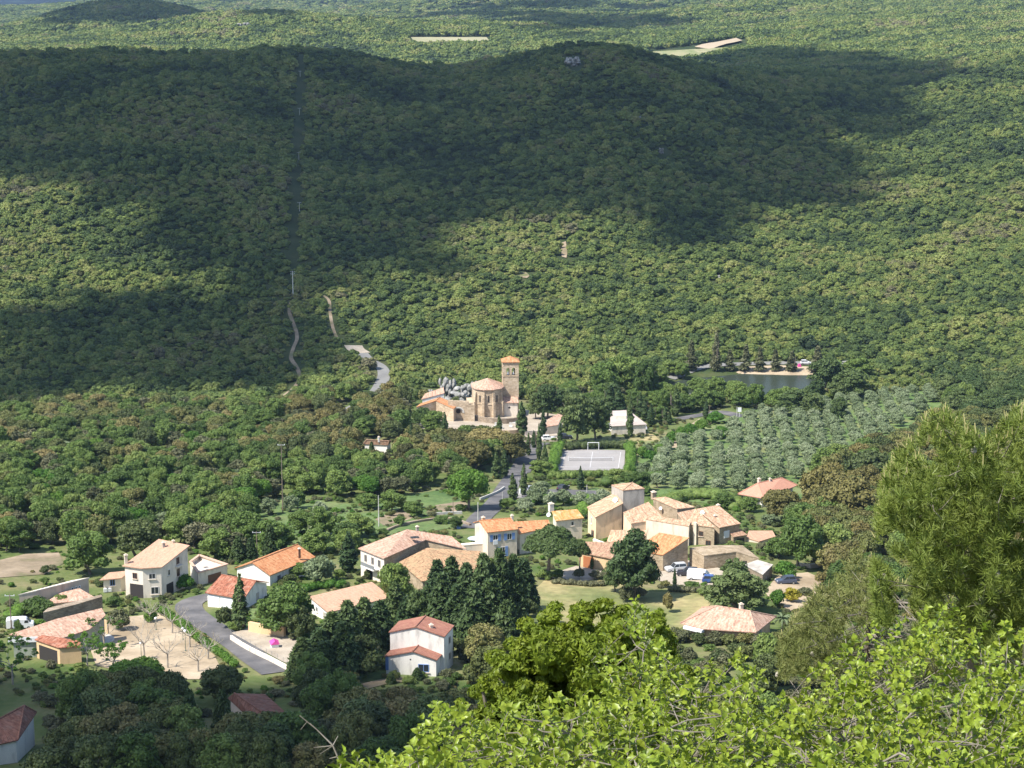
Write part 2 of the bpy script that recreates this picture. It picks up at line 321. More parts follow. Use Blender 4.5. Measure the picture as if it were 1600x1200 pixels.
MAT = dict(
 tile_salmon=tilemat('tile_salmon', [(.36,.20,.135),(.53,.33,.225),(.60,.40,.29)], lichk=.12, mottle=.5),
 tile_pink=tilemat('tile_pink', [(.26,.15,.105),(.45,.28,.20),(.60,.41,.31)], lich=(.5,.42,.3), lichk=.3, mottle=1.05, seed=3),
 tile_orange=tilemat('tile_orange', [(.30,.11,.05),(.48,.21,.095),(.56,.33,.18)], lichk=.22, mottle=1.0, seed=5),
 tile_red=tilemat('tile_red', [(.13,.05,.032),(.30,.11,.065),(.42,.2,.13)], lich=(.40,.3,.22), lichk=.35, mottle=1.1, seed=7),
 tile_brown=tilemat('tile_brown', [(.20,.12,.08),(.34,.2,.13),(.46,.31,.21)], lich=(.36,.3,.18), lichk=.5, mottle=1.1, seed=9),
 tile_old=tilemat('tile_old', [(.17,.10,.06),(.36,.23,.13),(.50,.30,.17)], lich=(.32,.27,.15), lichk=.7, mottle=1.3, seed=11),
 tile_mixed=tilemat('tile_mixed', [(.22,.13,.085),(.44,.27,.17),(.60,.43,.30)], lich=(.48,.38,.22), lichk=.4, mottle=1.2, seed=13),
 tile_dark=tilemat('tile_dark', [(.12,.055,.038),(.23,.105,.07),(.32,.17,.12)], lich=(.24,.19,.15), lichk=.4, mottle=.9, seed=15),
 white=stucco('white_render', (.74,.70,.63)), cream=stucco('cream_render', (.66,.56,.44)), peach=stucco('peach_render', (.80,.58,.38)),
 pale=stucco('pale_render', (.68,.60,.50)), ochre=stucco('ochre_render', (.60,.42,.24)), grey=M('grey_render', [(.24,.22,.19),(.40,.36,.31),(.50,.45,.39)], scale=.6, rough=.95, stretch=(1,1,.4), fine=.1),
 stone=stonemat('village_stone', [(.20,.155,.10),(.36,.28,.19),(.48,.39,.28)]),
 church=stonemat('church_stone', [(.28,.21,.14),(.46,.36,.25),(.60,.49,.36)], scale=1.6),
 drystone=stonemat('dry_stone', [(.15,.12,.09),(.28,.22,.16),(.42,.35,.27)], scale=2.6),
 rock=M('limestone_rock', [(.10,.10,.085),(.22,.215,.195),(.33,.32,.295)], scale=.5, rough=.95, bump=.8, fine=.15),
 glass=flat('window_glass', (.03,.035,.04), .12, 0, .6), frame=flat('window_frame', (.62,.60,.56), .6),
 brown=flat('brown_wood', (.15,.07,.04), .7), blue=flat('blue_shutter_paint', (.16,.26,.50), .6), wshut=flat('white_shutter_paint', (.72,.72,.72), .6),
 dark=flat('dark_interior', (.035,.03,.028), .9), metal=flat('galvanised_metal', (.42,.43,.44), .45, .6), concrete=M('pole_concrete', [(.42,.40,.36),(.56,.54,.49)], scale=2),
 wood=M('pole_wood', [(.13,.10,.075),(.24,.19,.14)], scale=3), asphalt=M('asphalt', [(.075,.073,.075),(.11,.105,.105),(.16,.15,.145)], scale=.25, rough=.9, fine=.08),
 asphalt_pale=M('pale_asphalt', [(.165,.16,.15),(.22,.215,.20)], scale=.2, rough=.9, fine=.06),
 court=M('court_surface', [(.25,.235,.225),(.31,.29,.275)], scale=.15, rough=.9, fine=.05),
 sand=M('sandy_square', [(.25,.19,.12),(.37,.29,.195),(.44,.355,.25)], scale=.12, rough=.95, fine=.1),
 gravel=M('gravel', [(.30,.25,.19),(.42,.36,.28)], scale=.3, rough=.95, fine=.12), dirt=M('bare_dirt', [(.11,.12,.045),(.22,.17,.11),(.32,.25,.17)], scale=.12, rough=.95, fine=.12),
 meadow=M('dry_meadow', [(.11,.135,.045),(.18,.185,.07),(.33,.27,.13)], scale=.07, rough=.95, fine=.2, lo=.34, hi=.66, detail=7),
 lawn=M('lawn', [(.06,.11,.03),(.10,.15,.045),(.15,.17,.065)], scale=.1, rough=.95, fine=.25),
 grove=M('grove_grass', [(.07,.125,.035),(.11,.165,.05),(.19,.19,.08)], scale=.09, rough=.95, fine=.25, detail=7),
 peachgrey=stucco('beige_render', (.56,.45,.36)), greengrey=stucco('green_grey_render', (.30,.33,.27)), rust=flat('rust_door', (.36,.13,.05), .7),
 greyroof=M('grey_pink_roof', [(.36,.30,.26),(.46,.39,.34)], scale=.5), greenpost=flat('green_post_paint', (.05,.10,.07), .5), pinkc=flat('pink_plastic', (.55,.07,.27), .5), palec=flat('pale_blue_canvas', (.45,.52,.62), .8),
 bark=M('bark', [(.10,.08,.06),(.20,.165,.13)], scale=3, rough=.95), paleb=M('pale_bark', [(.24,.21,.17),(.40,.36,.30)], scale=5, rough=.95),
)
MAT['tile_lich'] = tilemat('tile_lichen_orange', [(.34,.15,.05),(.50,.27,.09),(.58,.36,.16)], lich=(.62,.58,.42), lichk=.5, mottle=1.1, seed=17)
MAT['tile_coral'] = tilemat('tile_coral', [(.42,.2,.135),(.56,.29,.2),(.6,.36,.26)], lichk=.05, mottle=.35, seed=19)
MAT['tile_redroof'] = tilemat('tile_red_brown', [(.20,.085,.06),(.34,.155,.11),(.42,.23,.17)], lichk=.15, mottle=.6, seed=21)
MAT['holm'] = leafmat('holm_oak_leaves', [(.05,.072,.024),(.09,.115,.034),(.145,.155,.045),(.235,.19,.075)], .18)
MAT['scrub'] = patchleaf('garrigue_leaves', [(.028,.048,.02),(.06,.095,.028),(.105,.15,.038),(.16,.205,.048),(.225,.24,.07),(.155,.145,.078)], .2, .3)
MAT['brown_oak'] = leafmat('flowering_oak_leaves', [(.055,.062,.02),(.11,.105,.032),(.165,.148,.045),(.22,.18,.065)], .18)
MAT['decid'] = leafmat('deciduous_leaves', [(.06,.10,.024),(.10,.16,.036),(.15,.215,.05),(.21,.26,.07)], .3)
MAT['olive'] = leafmat('olive_leaves', [(.145,.19,.09),(.205,.255,.13),(.28,.325,.19)], .25)
MAT['pine'] = leafmat('pine_needles', [(.045,.078,.024),(.08,.118,.034),(.125,.16,.052)], .15)
MAT['lpine'] = leafmat('stone_pine_needles', [(.06,.095,.025),(.09,.125,.035),(.12,.15,.045)], .12)
MAT['cypress'] = leafmat('cypress_foliage', [(.032,.06,.02),(.055,.088,.026),(.085,.12,.035)], .08)
MAT['bright'] = leafmat('bright_green_leaves', [(.06,.15,.018),(.10,.20,.028),(.15,.25,.04)], .35)
MAT['grey_tree'] = leafmat('grey_green_leaves', [(.08,.09,.04),(.12,.13,.06),(.17,.165,.09)], .2)
MAT['flower'] = leafmat('broom_flowers', [(.20,.20,.03),(.45,.36,.03)], .2)
# ------------------------------------------------------------------ terrain
YR = np.concatenate([np.array([-60,-30,-15,-6.]), np.arange(0, 60, 3), np.arange(60, 240, 12), np.arange(240, 900, 3.), np.geomspace(900, 15500, 210)])
AC = np.linspace(-.62, .62, 270); AC = AC*(.55+.45*(np.abs(AC)/.62))
X = AC[None, :]*(YR[:, None]+60)*1.0; Yg = np.repeat(YR[:, None], len(AC), 1)
Zg = height(X.copy(), Yg.copy())
nr, nc = X.shape; idx = np.arange(nr*nc).reshape(nr, nc)
Q = np.stack([idx[:-1,:-1], idx[:-1,1:], idx[1:,1:], idx[1:,:-1]], -1).reshape(-1, 4)
def ground_material():
    m, nt, b, N, Lk = newmat('ground_cover'); tc = N('ShaderNodeTexCoord')
    n1 = N('ShaderNodeTexNoise'); n1.inputs['Scale'].default_value = .07; n1.inputs['Detail'].default_value = 9; Lk(tc.outputs['Object'], n1.inputs['Vector'])
    n2 = N('ShaderNodeTexNoise'); n2.inputs['Scale'].default_value = .7; n2.inputs['Detail'].default_value = 5; Lk(tc.outputs['Object'], n2.inputs['Vector'])
    ad = N('ShaderNodeMath'); ad.operation = 'MULTIPLY_ADD'; ad.inputs[1].default_value = .45; Lk(n2.outputs[0], ad.inputs[0])
    a2 = N('ShaderNodeMath'); a2.operation = 'MULTIPLY_ADD'; a2.inputs[1].default_value = 1.3; a2.inputs[2].default_value = -.38; Lk(n1.outputs[0], a2.inputs[0]); Lk(a2.outputs[0], ad.inputs[2])
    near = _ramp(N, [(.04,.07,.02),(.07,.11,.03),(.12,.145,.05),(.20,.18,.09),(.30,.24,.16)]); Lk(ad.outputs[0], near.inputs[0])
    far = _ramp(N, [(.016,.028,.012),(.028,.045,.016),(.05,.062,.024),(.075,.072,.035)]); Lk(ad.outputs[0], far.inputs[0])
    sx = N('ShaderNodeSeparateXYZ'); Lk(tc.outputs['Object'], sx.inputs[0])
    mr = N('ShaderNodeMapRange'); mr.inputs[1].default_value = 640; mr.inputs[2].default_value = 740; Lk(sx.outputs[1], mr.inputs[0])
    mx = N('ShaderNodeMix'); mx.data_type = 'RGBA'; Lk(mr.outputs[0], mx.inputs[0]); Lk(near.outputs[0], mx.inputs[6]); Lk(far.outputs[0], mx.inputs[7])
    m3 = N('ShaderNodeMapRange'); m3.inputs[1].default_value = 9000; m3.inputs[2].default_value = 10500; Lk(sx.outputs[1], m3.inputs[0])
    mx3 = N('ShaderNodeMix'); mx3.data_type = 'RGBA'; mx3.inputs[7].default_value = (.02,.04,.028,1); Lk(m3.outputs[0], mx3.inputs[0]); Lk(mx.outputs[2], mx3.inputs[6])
    Lk(mx3.outputs[2], b.inputs['Base Color']); b.inputs['Roughness'].default_value = .95; b.inputs['Specular IOR Level'].default_value = .1
    bp = N('ShaderNodeBump'); bp.inputs['Strength'].default_value = .6; bp.inputs['Distance'].default_value = .4; Lk(n2.outputs[0], bp.inputs['Height']); Lk(bp.outputs[0], b.inputs['Normal'])
    return m
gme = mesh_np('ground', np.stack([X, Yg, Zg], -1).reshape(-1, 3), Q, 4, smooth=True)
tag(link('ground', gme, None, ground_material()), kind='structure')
# water
mw, nt, b, N, Lk = newmat('lake_water'); b.inputs['Base Color'].default_value = (.035,.045,.032,1); b.inputs['Roughness'].default_value = .25; b.inputs['IOR'].default_value = 1.33; b.inputs['Specular IOR Level'].default_value = .06
n1 = N('ShaderNodeTexNoise'); n1.inputs['Scale'].default_value = 1.2; bp = N('ShaderNodeBump'); bp.inputs['Strength'].default_value = .12; bp.inputs['Distance'].default_value=.05
tc = N('ShaderNodeTexCoord'); Lk(tc.outputs['Object'], n1.inputs['Vector']); Lk(n1.outputs[0], bp.inputs['Height']); Lk(bp.outputs[0], b.inputs['Normal'])
wm = bpy.data.meshes.new('lake'); wm.from_pydata([tuple(p) for p in LAKE], [], [tuple(range(len(LAKE)))])
tag(link('lake', wm, None, mw), kind='structure')
# ------------------------------------------------------------------ draped sheets
def sheet_xy(name, poly, mat, off=.1, step=2.0, **kw):
    B = []
    for i in range(len(poly)):
        p = Vector(poly[i][:2]); q = Vector(poly[(i+1) % len(poly)][:2]); k = max(1, int((q-p).length/step))
        for j in range(k): B.append(p.lerp(q, j/k))
    nb = len(B); xs = [p.x for p in B]; ys = [p.y for p in B]
    gx, gy = np.meshgrid(np.arange(min(xs), max(xs), step), np.arange(min(ys), max(ys), step)); gx = gx.ravel(); gy = gy.ravel()
    ok = inpoly(B, gx, gy) & (pdist(B, gx, gy) > step*.5)
    pts = B + [Vector((float(x), float(y))) for x, y in zip(gx[ok], gy[ok])]
    r = delaunay_2d_cdt(pts, [], [list(range(nb))], 1, 1e-4)
    vs = np.array([(p.x, p.y) for p in r[0]]); z = height(vs[:,0].copy(), vs[:,1].copy()) + off
    me = bpy.data.meshes.new(name); me.from_pydata([(a, b_, c) for (a, b_), c in zip(vs, z)], [], [tuple(f) for f in r[2]])
    for p in me.polygons:
        p.use_smooth = True
    me.update()
    o = link(name, me, None, mat)
    if me.polygons and me.polygons[0].normal.z < 0: me.flip_normals()
    tag(o, kind='structure', **kw); return o
def sheet(name, px, mat, off=.1, step=2.0, **kw): return sheet_xy(name, [pt(u, v).xy for u, v in px], mat, off, step, **kw)
def smoothline(P, step=1.5):
    out = []; n = len(P)
    for i in range(n-1):
        p0, p1, p2, p3 = P[max(i-1, 0)], P[i], P[i+1], P[min(i+2, n-1)]; k = max(2, int((p2-p1).length/step))
        for j in range(k):
            t = j/k; out.append(.5*((2*p1)+(-p0+p2)*t+(2*p0-5*p1+4*p2-p3)*t*t+(-p0+3*p1-3*p2+p3)*t**3))
    out.append(P[-1]); return out
ROADS = []
def road(name, px, w, mat, off=.13, kerb=False, XY=None, keep=True, cols=5):
    P = XY or [pt(u, v).xy for u, v in px]; L = smoothline(P)
    if keep: ROADS.append(([(p.x, p.y) for p in L], w/2))
    if callable(w): pass
    V = []; n = len(L)
    for i, p in enumerate(L):
        d = (L[min(i+1, n-1)]-L[max(i-1, 0)]).normalized(); nn = Vector((-d.y, d.x))
        for j in range(cols): q = p + nn*(w*(j/(cols-1)-.5)); V.append((q.x, q.y))
    V = np.array(V); z = height(V[:,0].copy(), V[:,1].copy())+off
    Fq = [(i*cols+j+1, i*cols+j, (i+1)*cols+j, (i+1)*cols+j+1) for i in range(n-1) for j in range(cols-1)]
    me = bpy.data.meshes.new(name); me.from_pydata([(x, y, c) for (x, y), c in zip(V, z)], [], Fq); me.update()
    if me.polygons[0].normal.z < 0: me.flip_normals()
    tag(link(name, me, None, mat), kind='structure'); return L
# ---- ground patches (photo pixel outlines laid on the terrain)
sheet('dry_meadow', [(832,925),(850,908),(880,903),(960,908),(1010,925),(1060,925),(1100,925),(1110,945),(1060,985),(1000,1010),(900,1020),(780,1020),(800,985)], MAT['meadow'], .08)
sheet('grove_grass', [(985,745),(1005,690),(1050,690),(1100,665),(1180,640),(1300,625),(1450,610),(1480,640),(1400,700),(1290,740),(1240,790),(1150,790),(1030,780)], MAT['grove'], .08, 3)
sheet('garden_grass', [(400,870),(390,800),(440,775),(560,790),(690,765),(745,775),(700,800),(730,822),(640,835),(560,850),(480,868)], MAT['lawn'], .08, 3)
sheet('bare_field', [(-20,880),(40,866),(92,864),(100,880),(70,898),(-20,905)], MAT['dirt'], .1)
sheet('garden_soil', [(586,812),(612,800),(650,795),(663,802),(640,812),(600,822)], MAT['dirt'], .12)
sheet('garden_soil', [(664,802),(680,790),(725,783),(735,793),(690,806)], MAT['dirt'], .12)
sheet('village_square', [(140,1012),(150,985),(172,966),(215,963),(246,958),(262,968),(300,998),(335,1024),(345,1045),(330,1062),(250,1062),(190,1050),(150,1040)], MAT['sand'], .1)
sheet('lawn', [(372,985),(392,950),(420,925),(470,960),(440,985)], MAT['lawn'], .1)
sheet('gravel_yard', [(362,990),(388,982),(420,980),(470,1005),(452,1038),(440,1034)], MAT['gravel'], .14)
sheet('lawn', [(878,702),(890,690),(1020,676),(1032,690),(1010,712),(985,740),(985,700)], MAT['meadow'], .07)
sheet('parking_yard', [(1020,905),(1035,885),(1070,875),(1130,890),(1150,905),(1120,915),(1060,917)], MAT['gravel'], .14)
sheet('sandy_yard', [(1195,925),(1215,900),(1262,895),(1285,905),(1268,945),(1235,955),(1205,940)], MAT['sand'], .12)
sheet('garage_yard', [(868,895),(900,885),(940,892),(935,905),(890,912)], MAT['gravel'], .14)
sheet('village_yard', [(880,770),(935,762),(940,775),(900,782)], MAT['lawn'], .09)
sheet('churchyard', [(640,668),(700,640),(820,640),(880,650),(880,690),(830,690),(760,690)], MAT['gravel'], .1)
sheet('lake_beach', [(1150,582),(1165,573),(1215,571),(1262,573),(1282,577),(1285,587),(1230,587.5),(1160,586)], MAT['sand'], .08, 1.5)
sheet('lawn', [(720,1062),(560,1066),(520,1045),(560,1025),(600,1040),(690,1062)], MAT['lawn'], .09)
sheet('far_field', [(640,62),(760,62),(765,68),(650,70)], M('far_straw_field', [(.26,.25,.14),(.34,.31,.19)], .02), 3, 40)
sheet('far_field', [(1015,84),(1080,80),(1160,76),(1090,92),(1030,96)], M('far_vineyard', [(.16,.19,.07),(.30,.27,.15)], .03, stretch=(4,.4,1)), 2.2, 25)
sheet('far_field', [(1085,76),(1150,62),(1160,66),(1110,80)], M('far_bare_field', [(.34,.27,.18),(.40,.32,.22)], .02), 2.2, 25)
# ---- roads
road('village_road', [(432,1052),(400,1030),(372,1008),(345,990),(318,972),(298,956),(296,944),(312,936),(340,930)], 5.2, MAT['asphalt'])
road('village_road', [(738,826),(752,808),(770,792),(782,778),(790,765),(806,742),(820,722),(832,704),(846,692)], 5.6, MAT['asphalt'])
road('car_park_road', [(792,778),(812,770),(850,769),(900,770),(940,772)], 8, MAT['asphalt'], off=.16)
road('valley_road', [(-40,744),(10,742),(60,739),(110,738),(160,733),(230,712),(300,703),(360,690),(430,672),(455,660),(520,650),(560,632),(585,614),(596,598),(600,584),(594,572),(576,562),(566,552)], 4.6, MAT['asphalt_pale'])
road('gravel_lay_by', [(566,552),(556,546),(552,540)], 7, MAT['gravel'], off=.15)
road('dirt_track', [(455,470),(452,486),(456,500),(462,516),(464,530),(458,545),(455,560),(464,575),(468,590),(460,605),(440,622),(432,640)], 1.5, MAT['dirt'])
road('dirt_track', [(505,462),(514,470),(516,490),(520,512),(527,530)], 1.3, MAT['dirt'])
road('dirt_track', [(1100,655),(1082,668),(1062,682),(1048,700)], 3.4, MAT['sand'], off=.15)
road('lakeside_road', [(1048,592),(1066,585),(1098,574),(1140,570),(1200,568),(1260,568),(1320,567),(1350,566)], 3.8, MAT['asphalt_pale'], off=.2)
road('campsite_road', [(1060,655),(1100,648),(1125,644),(1160,652)], 5, MAT['asphalt'], off=.15)
road('garden_path', [(526,1085),(560,1076),(600,1066),(640,1062)], 3.0, MAT['dirt'])
# ------------------------------------------------------------------ clouds that shade the land (high above, outside the frame)
def gp(u, Y): return Vector(((u-800)/F*Y*1.0, Y))
def cloud(polys, zc, soft=30, cell=13, thick=70, pmax=1.0, seed=0):
    P = []
    for q in polys:
        if len(q) == 3: p = gp(q[0], q[2]); p = Vector((p.x, p.y, hz(p.x, p.y)))
        else: p = pt(q[0], q[1])
        t = (zc-p.z)/SD.z; P.append((p.x+SD.x*t, p.y+SD.y*t))
    xs = [p[0] for p in P]; ys = [p[1] for p in P]
    gx = np.arange(min(xs)-80, max(xs)+80, cell); gy = np.arange(min(ys)-80, max(ys)+80, cell)
    GX, GY = np.meshgrid(gx, gy); sd = pdist(P, GX, GY); sd = np.where(inpoly(P, GX, GY), sd, -sd)
    q = np.clip((sd/soft + fbm(GX/90+seed, GY/90, 4)*3.0 + .8)/2.2, 0, 1); q = q*q*(3-2*q)*pmax
    keep = RNG.random(GX.shape) < q
    top = zc + thick*(.5+np.clip(sd/100, 0, 1)) + fbm(GX/60, GY/60, 3)*60; bot = zc + fbm(GX/50+9, GY/50, 3)*14
    h = cell*.5; V = []; Fq = []; ny, nx = keep.shape; K = np.argwhere(keep); n = 0
    for j, i in K:
        x, y = GX[j, i], GY[j, i]; b0, t0 = bot[j, i], top[j, i]; n = len(V)
        V += [(x-h,y-h,b0),(x+h,y-h,b0),(x+h,y+h,b0),(x-h,y+h,b0),(x-h*.9,y-h*.9,t0),(x+h*.9,y-h*.9,t0),(x+h*.9,y+h*.9,t0),(x-h*.9,y+h*.9,t0)]
        Fq += [(n,n+3,n+2,n+1),(n+4,n+5,n+6,n+7),(n,n+1,n+5,n+4),(n+1,n+2,n+6,n+5),(n+2,n+3,n+7,n+6),(n+3,n,n+4,n+7)]
    me = mesh_np('cloud', V, Fq, 4); tag(link('cloud', me, None, MAT['cloudm']), kind='structure')
MAT['cloudm'], nt, b, N, Lk = newmat('cloud_vapour'); tb = N('ShaderNodeBsdfTransparent'); ms = N('ShaderNodeMixShader'); ms.inputs[0].default_value = .15
b.inputs['Base Color'].default_value = (.9,.9,.9,1); Lk(b.outputs[0], ms.inputs[1]); Lk(tb.outputs[0], ms.inputs[2]); Lk(ms.outputs[0], nt.nodes['Material Output'].inputs[0])
cloud([(-60,290),(100,298),(240,335),(330,400),(440,425),(560,410),(640,375),(760,345),(900,330),(1000,365),(1090,375),(1180,325),(1270,270),(1290,235),(1330,200),(1345,150),(1400,128),(1330,112),(1240,92),(1180,84),(1100,100),(1060,0,1420),(900,0,1480),(700,0,1500),(400,0,1500),(0,0,1500),(-200,0,1480),(-200,0,1100)], 1500, soft=42, cell=9)
cloud([(250,350),(300,420),(290,470),(150,488),(0,492),(-80,490),(-80,650),(0,630),(130,600),(250,612),(400,622),(445,590),(475,520),(445,440),(400,395)], 1350, soft=45, cell=7, pmax=.62, seed=4)
cloud([(-300,1300),(-300,1020),(0,1052),(170,1076),(350,1082),(430,1064),(520,1078),(600,1100),(720,1120),(760,0,250),(720,0,236),(-300,0,236)], 900, soft=9, cell=4, thick=30, seed=9, pmax=.72)
cloud([(95,0,2700),(320,0,2720),(340,0,3300),(200,0,3450),(70,0,3300)], 1700, soft=50, cell=18, seed=2)
cloud([(560,36),(640,34),(760,36),(830,52),(900,60),(980,50),(1060,44),(1080,36),(900,30),(760,24),(640,27)], 1800, soft=50, cell=26, seed=6)
cloud([(690,18),(820,22),(1000,24),(1060,16),(900,12),(760,12)], 2000, soft=90, cell=45, seed=16)
cloud([(240,26),(330,24),(420,27),(400,31),(280,31)], 2000, soft=60, cell=34, pmax=.8, seed=21)
cloud([(-100,0,8600),(600,0,8600),(900,0,8600),(1700,0,8600),(1700,0,15000),(-100,0,15000)], 3000, soft=300, cell=140, pmax=.8, seed=18)
cloud([(1090,106),(1180,88),(1300,94),(1460,110),(1430,124),(1330,128),(1200,122)], 1600, soft=40, cell=12, seed=12)
# ------------------------------------------------------------------ plant prototypes
def ico(sub):
    bm = bmesh.new(); bmesh.ops.create_icosphere(bm, subdivisions=sub, radius=1); v = np.array([x.co[:] for x in bm.verts]); f = np.array([[y.index for y in x.verts] for x in bm.faces]); bm.free(); return v, f
ICO1, ICO2 = ico(1), ico(2)
def foliage(blobs, n, leaf, rng, spread=.55, core=.82, aspect=1.0, icos=ICO1, up=0.0, hang=None):
    """leaf-clump faces over a set of ellipsoid blobs (cx,cy,cz,rx,ry,rz) with a rough inner mass; returns V, quads"""
    B = np.array(blobs); A = (B[:,3]*B[:,4]+B[:,3]*B[:,5]+B[:,4]*B[:,5]); k = rng.choice(len(B), n, p=A/A.sum())
    d = rng.normal(size=(n, 3)); d /= np.linalg.norm(d, axis=1)[:,None]; d[:,2] = np.where(d[:,2] < -.35, -d[:,2], d[:,2])
    c = B[k,:3]+d*B[k,3:]*(rng.uniform(.80, 1.10, n)[:,None])
    nn = d/B[k,3:]; nn /= np.linalg.norm(nn, axis=1)[:,None]; nn = nn + rng.normal(size=(n, 3))*spread; nn[:,2] += up; nn /= np.linalg.norm(nn, axis=1)[:,None]
    t = np.cross(nn, rng.normal(size=(n, 3))); t /= np.linalg.norm(t, axis=1)[:,None]+1e-9
    if hang is not None:
        t = np.tile(np.array(hang, float), (n, 1)) + rng.normal(size=(n, 3))*.3; t -= nn*(t*nn).sum(1)[:,None]; t /= np.linalg.norm(t, axis=1)[:,None]+1e-9
    b = np.cross(nn, t); s = (leaf*rng.uniform(.6, 1.35, n))[:,None]
    t = t*s*.5*aspect; b = b*s*.5
    V = np.stack([c-t*1.0, c+b*.75+t*.1, c+t*1.1, c-b*.8-t*.05], 1).reshape(-1, 3); Q = np.arange(n*4).reshape(n, 4)
    if core:
        iv, jf = icos; vs = []; fs = []
        for q in B:
            j = 1+rng.uniform(-.13, .13, (len(iv), 1)); vs.append(q[:3]+iv*j*q[3:]*core); fs.append(jf+len(iv)*(len(vs)-1))
        vs = np.concatenate(vs); fs = np.concatenate(fs); o = len(V); V = np.concatenate([V, vs]); fs4 = np.concatenate([fs, fs[:, 2:3]], 1)+o
        return V, Q, fs+o
    return V, Q, None
def fmesh(name, V, Q, T, mat):
    me = bpy.data.meshes.new(name); nq = len(Q); nt_ = 0 if T is None else len(T)
    me.vertices.add(len(V)); me.vertices.foreach_set('co', V.astype(np.float32).ravel())
    li = Q.ravel() if T is None else np.concatenate([Q.ravel(), T.ravel()]); me.loops.add(len(li)); me.loops.foreach_set('vertex_index', li.astype(np.int32))
    me.polygons.add(nq+nt_); ls = np.arange(nq)*4
    if nt_: ls = np.concatenate([ls, nq*4+np.arange(nt_)*3])
    me.polygons.foreach_set('loop_start', ls.astype(np.int32)); me.update(calc_edges=True); me.materials.append(mat); return me
def round_blobs(rng, w, h, k=20, base=.35, r=(.27,.42), flatz=.85):
    R = w/2; zc = h*(base+1)/2; hz_ = h*(1-base)/2; out = [(0,0,zc,R*.62,R*.62,hz_*.72)]
    for i in range(k):
        z = rng.uniform(-.55, 1); a = rng.uniform(0, 2*math.pi) ; q = math.sqrt(max(0, 1-z*z*.9)); rr = rng.uniform(*r)*R; m = rng.uniform(.55,.95)
        out.append((math.cos(a)*q*(R-rr*.8)*m*1.1, math.sin(a)*q*(R-rr*.8)*m*1.1, zc+z*(hz_-rr*.7), rr, rr, rr*flatz))
    return out
def trunk_mesh(name, rng, h, r, top, n=6, spread=.35, mat='bark', lean=.04):
    m = MB(); p = Vector((0, 0, -.4)); pts = [p]
    for i in range(3): p = p+Vector((rng.normal()*h*lean, rng.normal()*h*lean, (h*top+.4)/3)); pts.append(p)
    m.path(pts, r, r*.6, 7)
    for i in range(n):
        a = 2*math.pi*i/n+rng.uniform(-.4, .4); q = pts[-1]+Vector((math.cos(a)*h*spread*rng.uniform(.5,1), math.sin(a)*h*spread*rng.uniform(.5,1), h*(1-top)*rng.uniform(.3,.75)))
        mid = pts[-1].lerp(q, .5)+Vector((0,0,-h*.03)); m.path([pts[-1]-Vector((0,0,h*.05*rng.uniform(0,2))), mid, q], r*.5, r*.12, 5)
    me = bpy.data.meshes.new(name); me.from_pydata(m.v, [], m.f); me.materials.append(MAT[mat]); return me
PROTO = {}
def proto(kind, i, w, h, V, Q, T, mat, tr): PROTO.setdefault(kind, []).append(dict(w=w, h=h, crown=fmesh(kind+'_crown', V, Q, T, MAT[mat]), trunk=tr))
for i in range(4):
    g = np.random.default_rng(100+i); V, Q, T = foliage(round_blobs(g, 8, 6.5, 32, -.02, (.2,.36)), 4200, .42, g, .5); proto('holm', i, 8, 6.5, V, Q, T, 'holm', trunk_mesh('trunk', g, 6.5, .3, .35))
    g = np.random.default_rng(200+i); V, Q, T = foliage(round_blobs(g, 8, 8, 34, -.02, (.18,.36)), 4200, .44, g, .65, .78); proto('decid', i, 8, 8, V, Q, T, 'decid', trunk_mesh('trunk', g, 8, .25, .35))
    g = np.random.default_rng(300+i); V, Q, T = foliage(round_blobs(g, 5, 4.2, 22, .04, (.22,.38)), 2400, .30, g, .8, .7, 1.5); proto('olive', i, 5, 4.2, V, Q, T, 'olive', trunk_mesh('trunk', g, 4.2, .25, .3))
    g = np.random.default_rng(400+i); V, Q, T = foliage(round_blobs(g, 9, 9, 46, -.02, (.17,.32), .65), 4500, .42, g, .7, .7, 1.6, up=.3); proto('pine', i, 9, 9, V, Q, T, 'pine', trunk_mesh('trunk', g, 9, .3, .5))
    g = np.random.default_rng(500+i); V, Q, T = foliage(round_blobs(g, 6, 7, 22, .08, (.2,.38)), 1800, .5, g, .9, .55, 1.6); proto('grey', i, 6, 7, V, Q, T, 'grey_tree', trunk_mesh('trunk', g, 7, .2, .3))
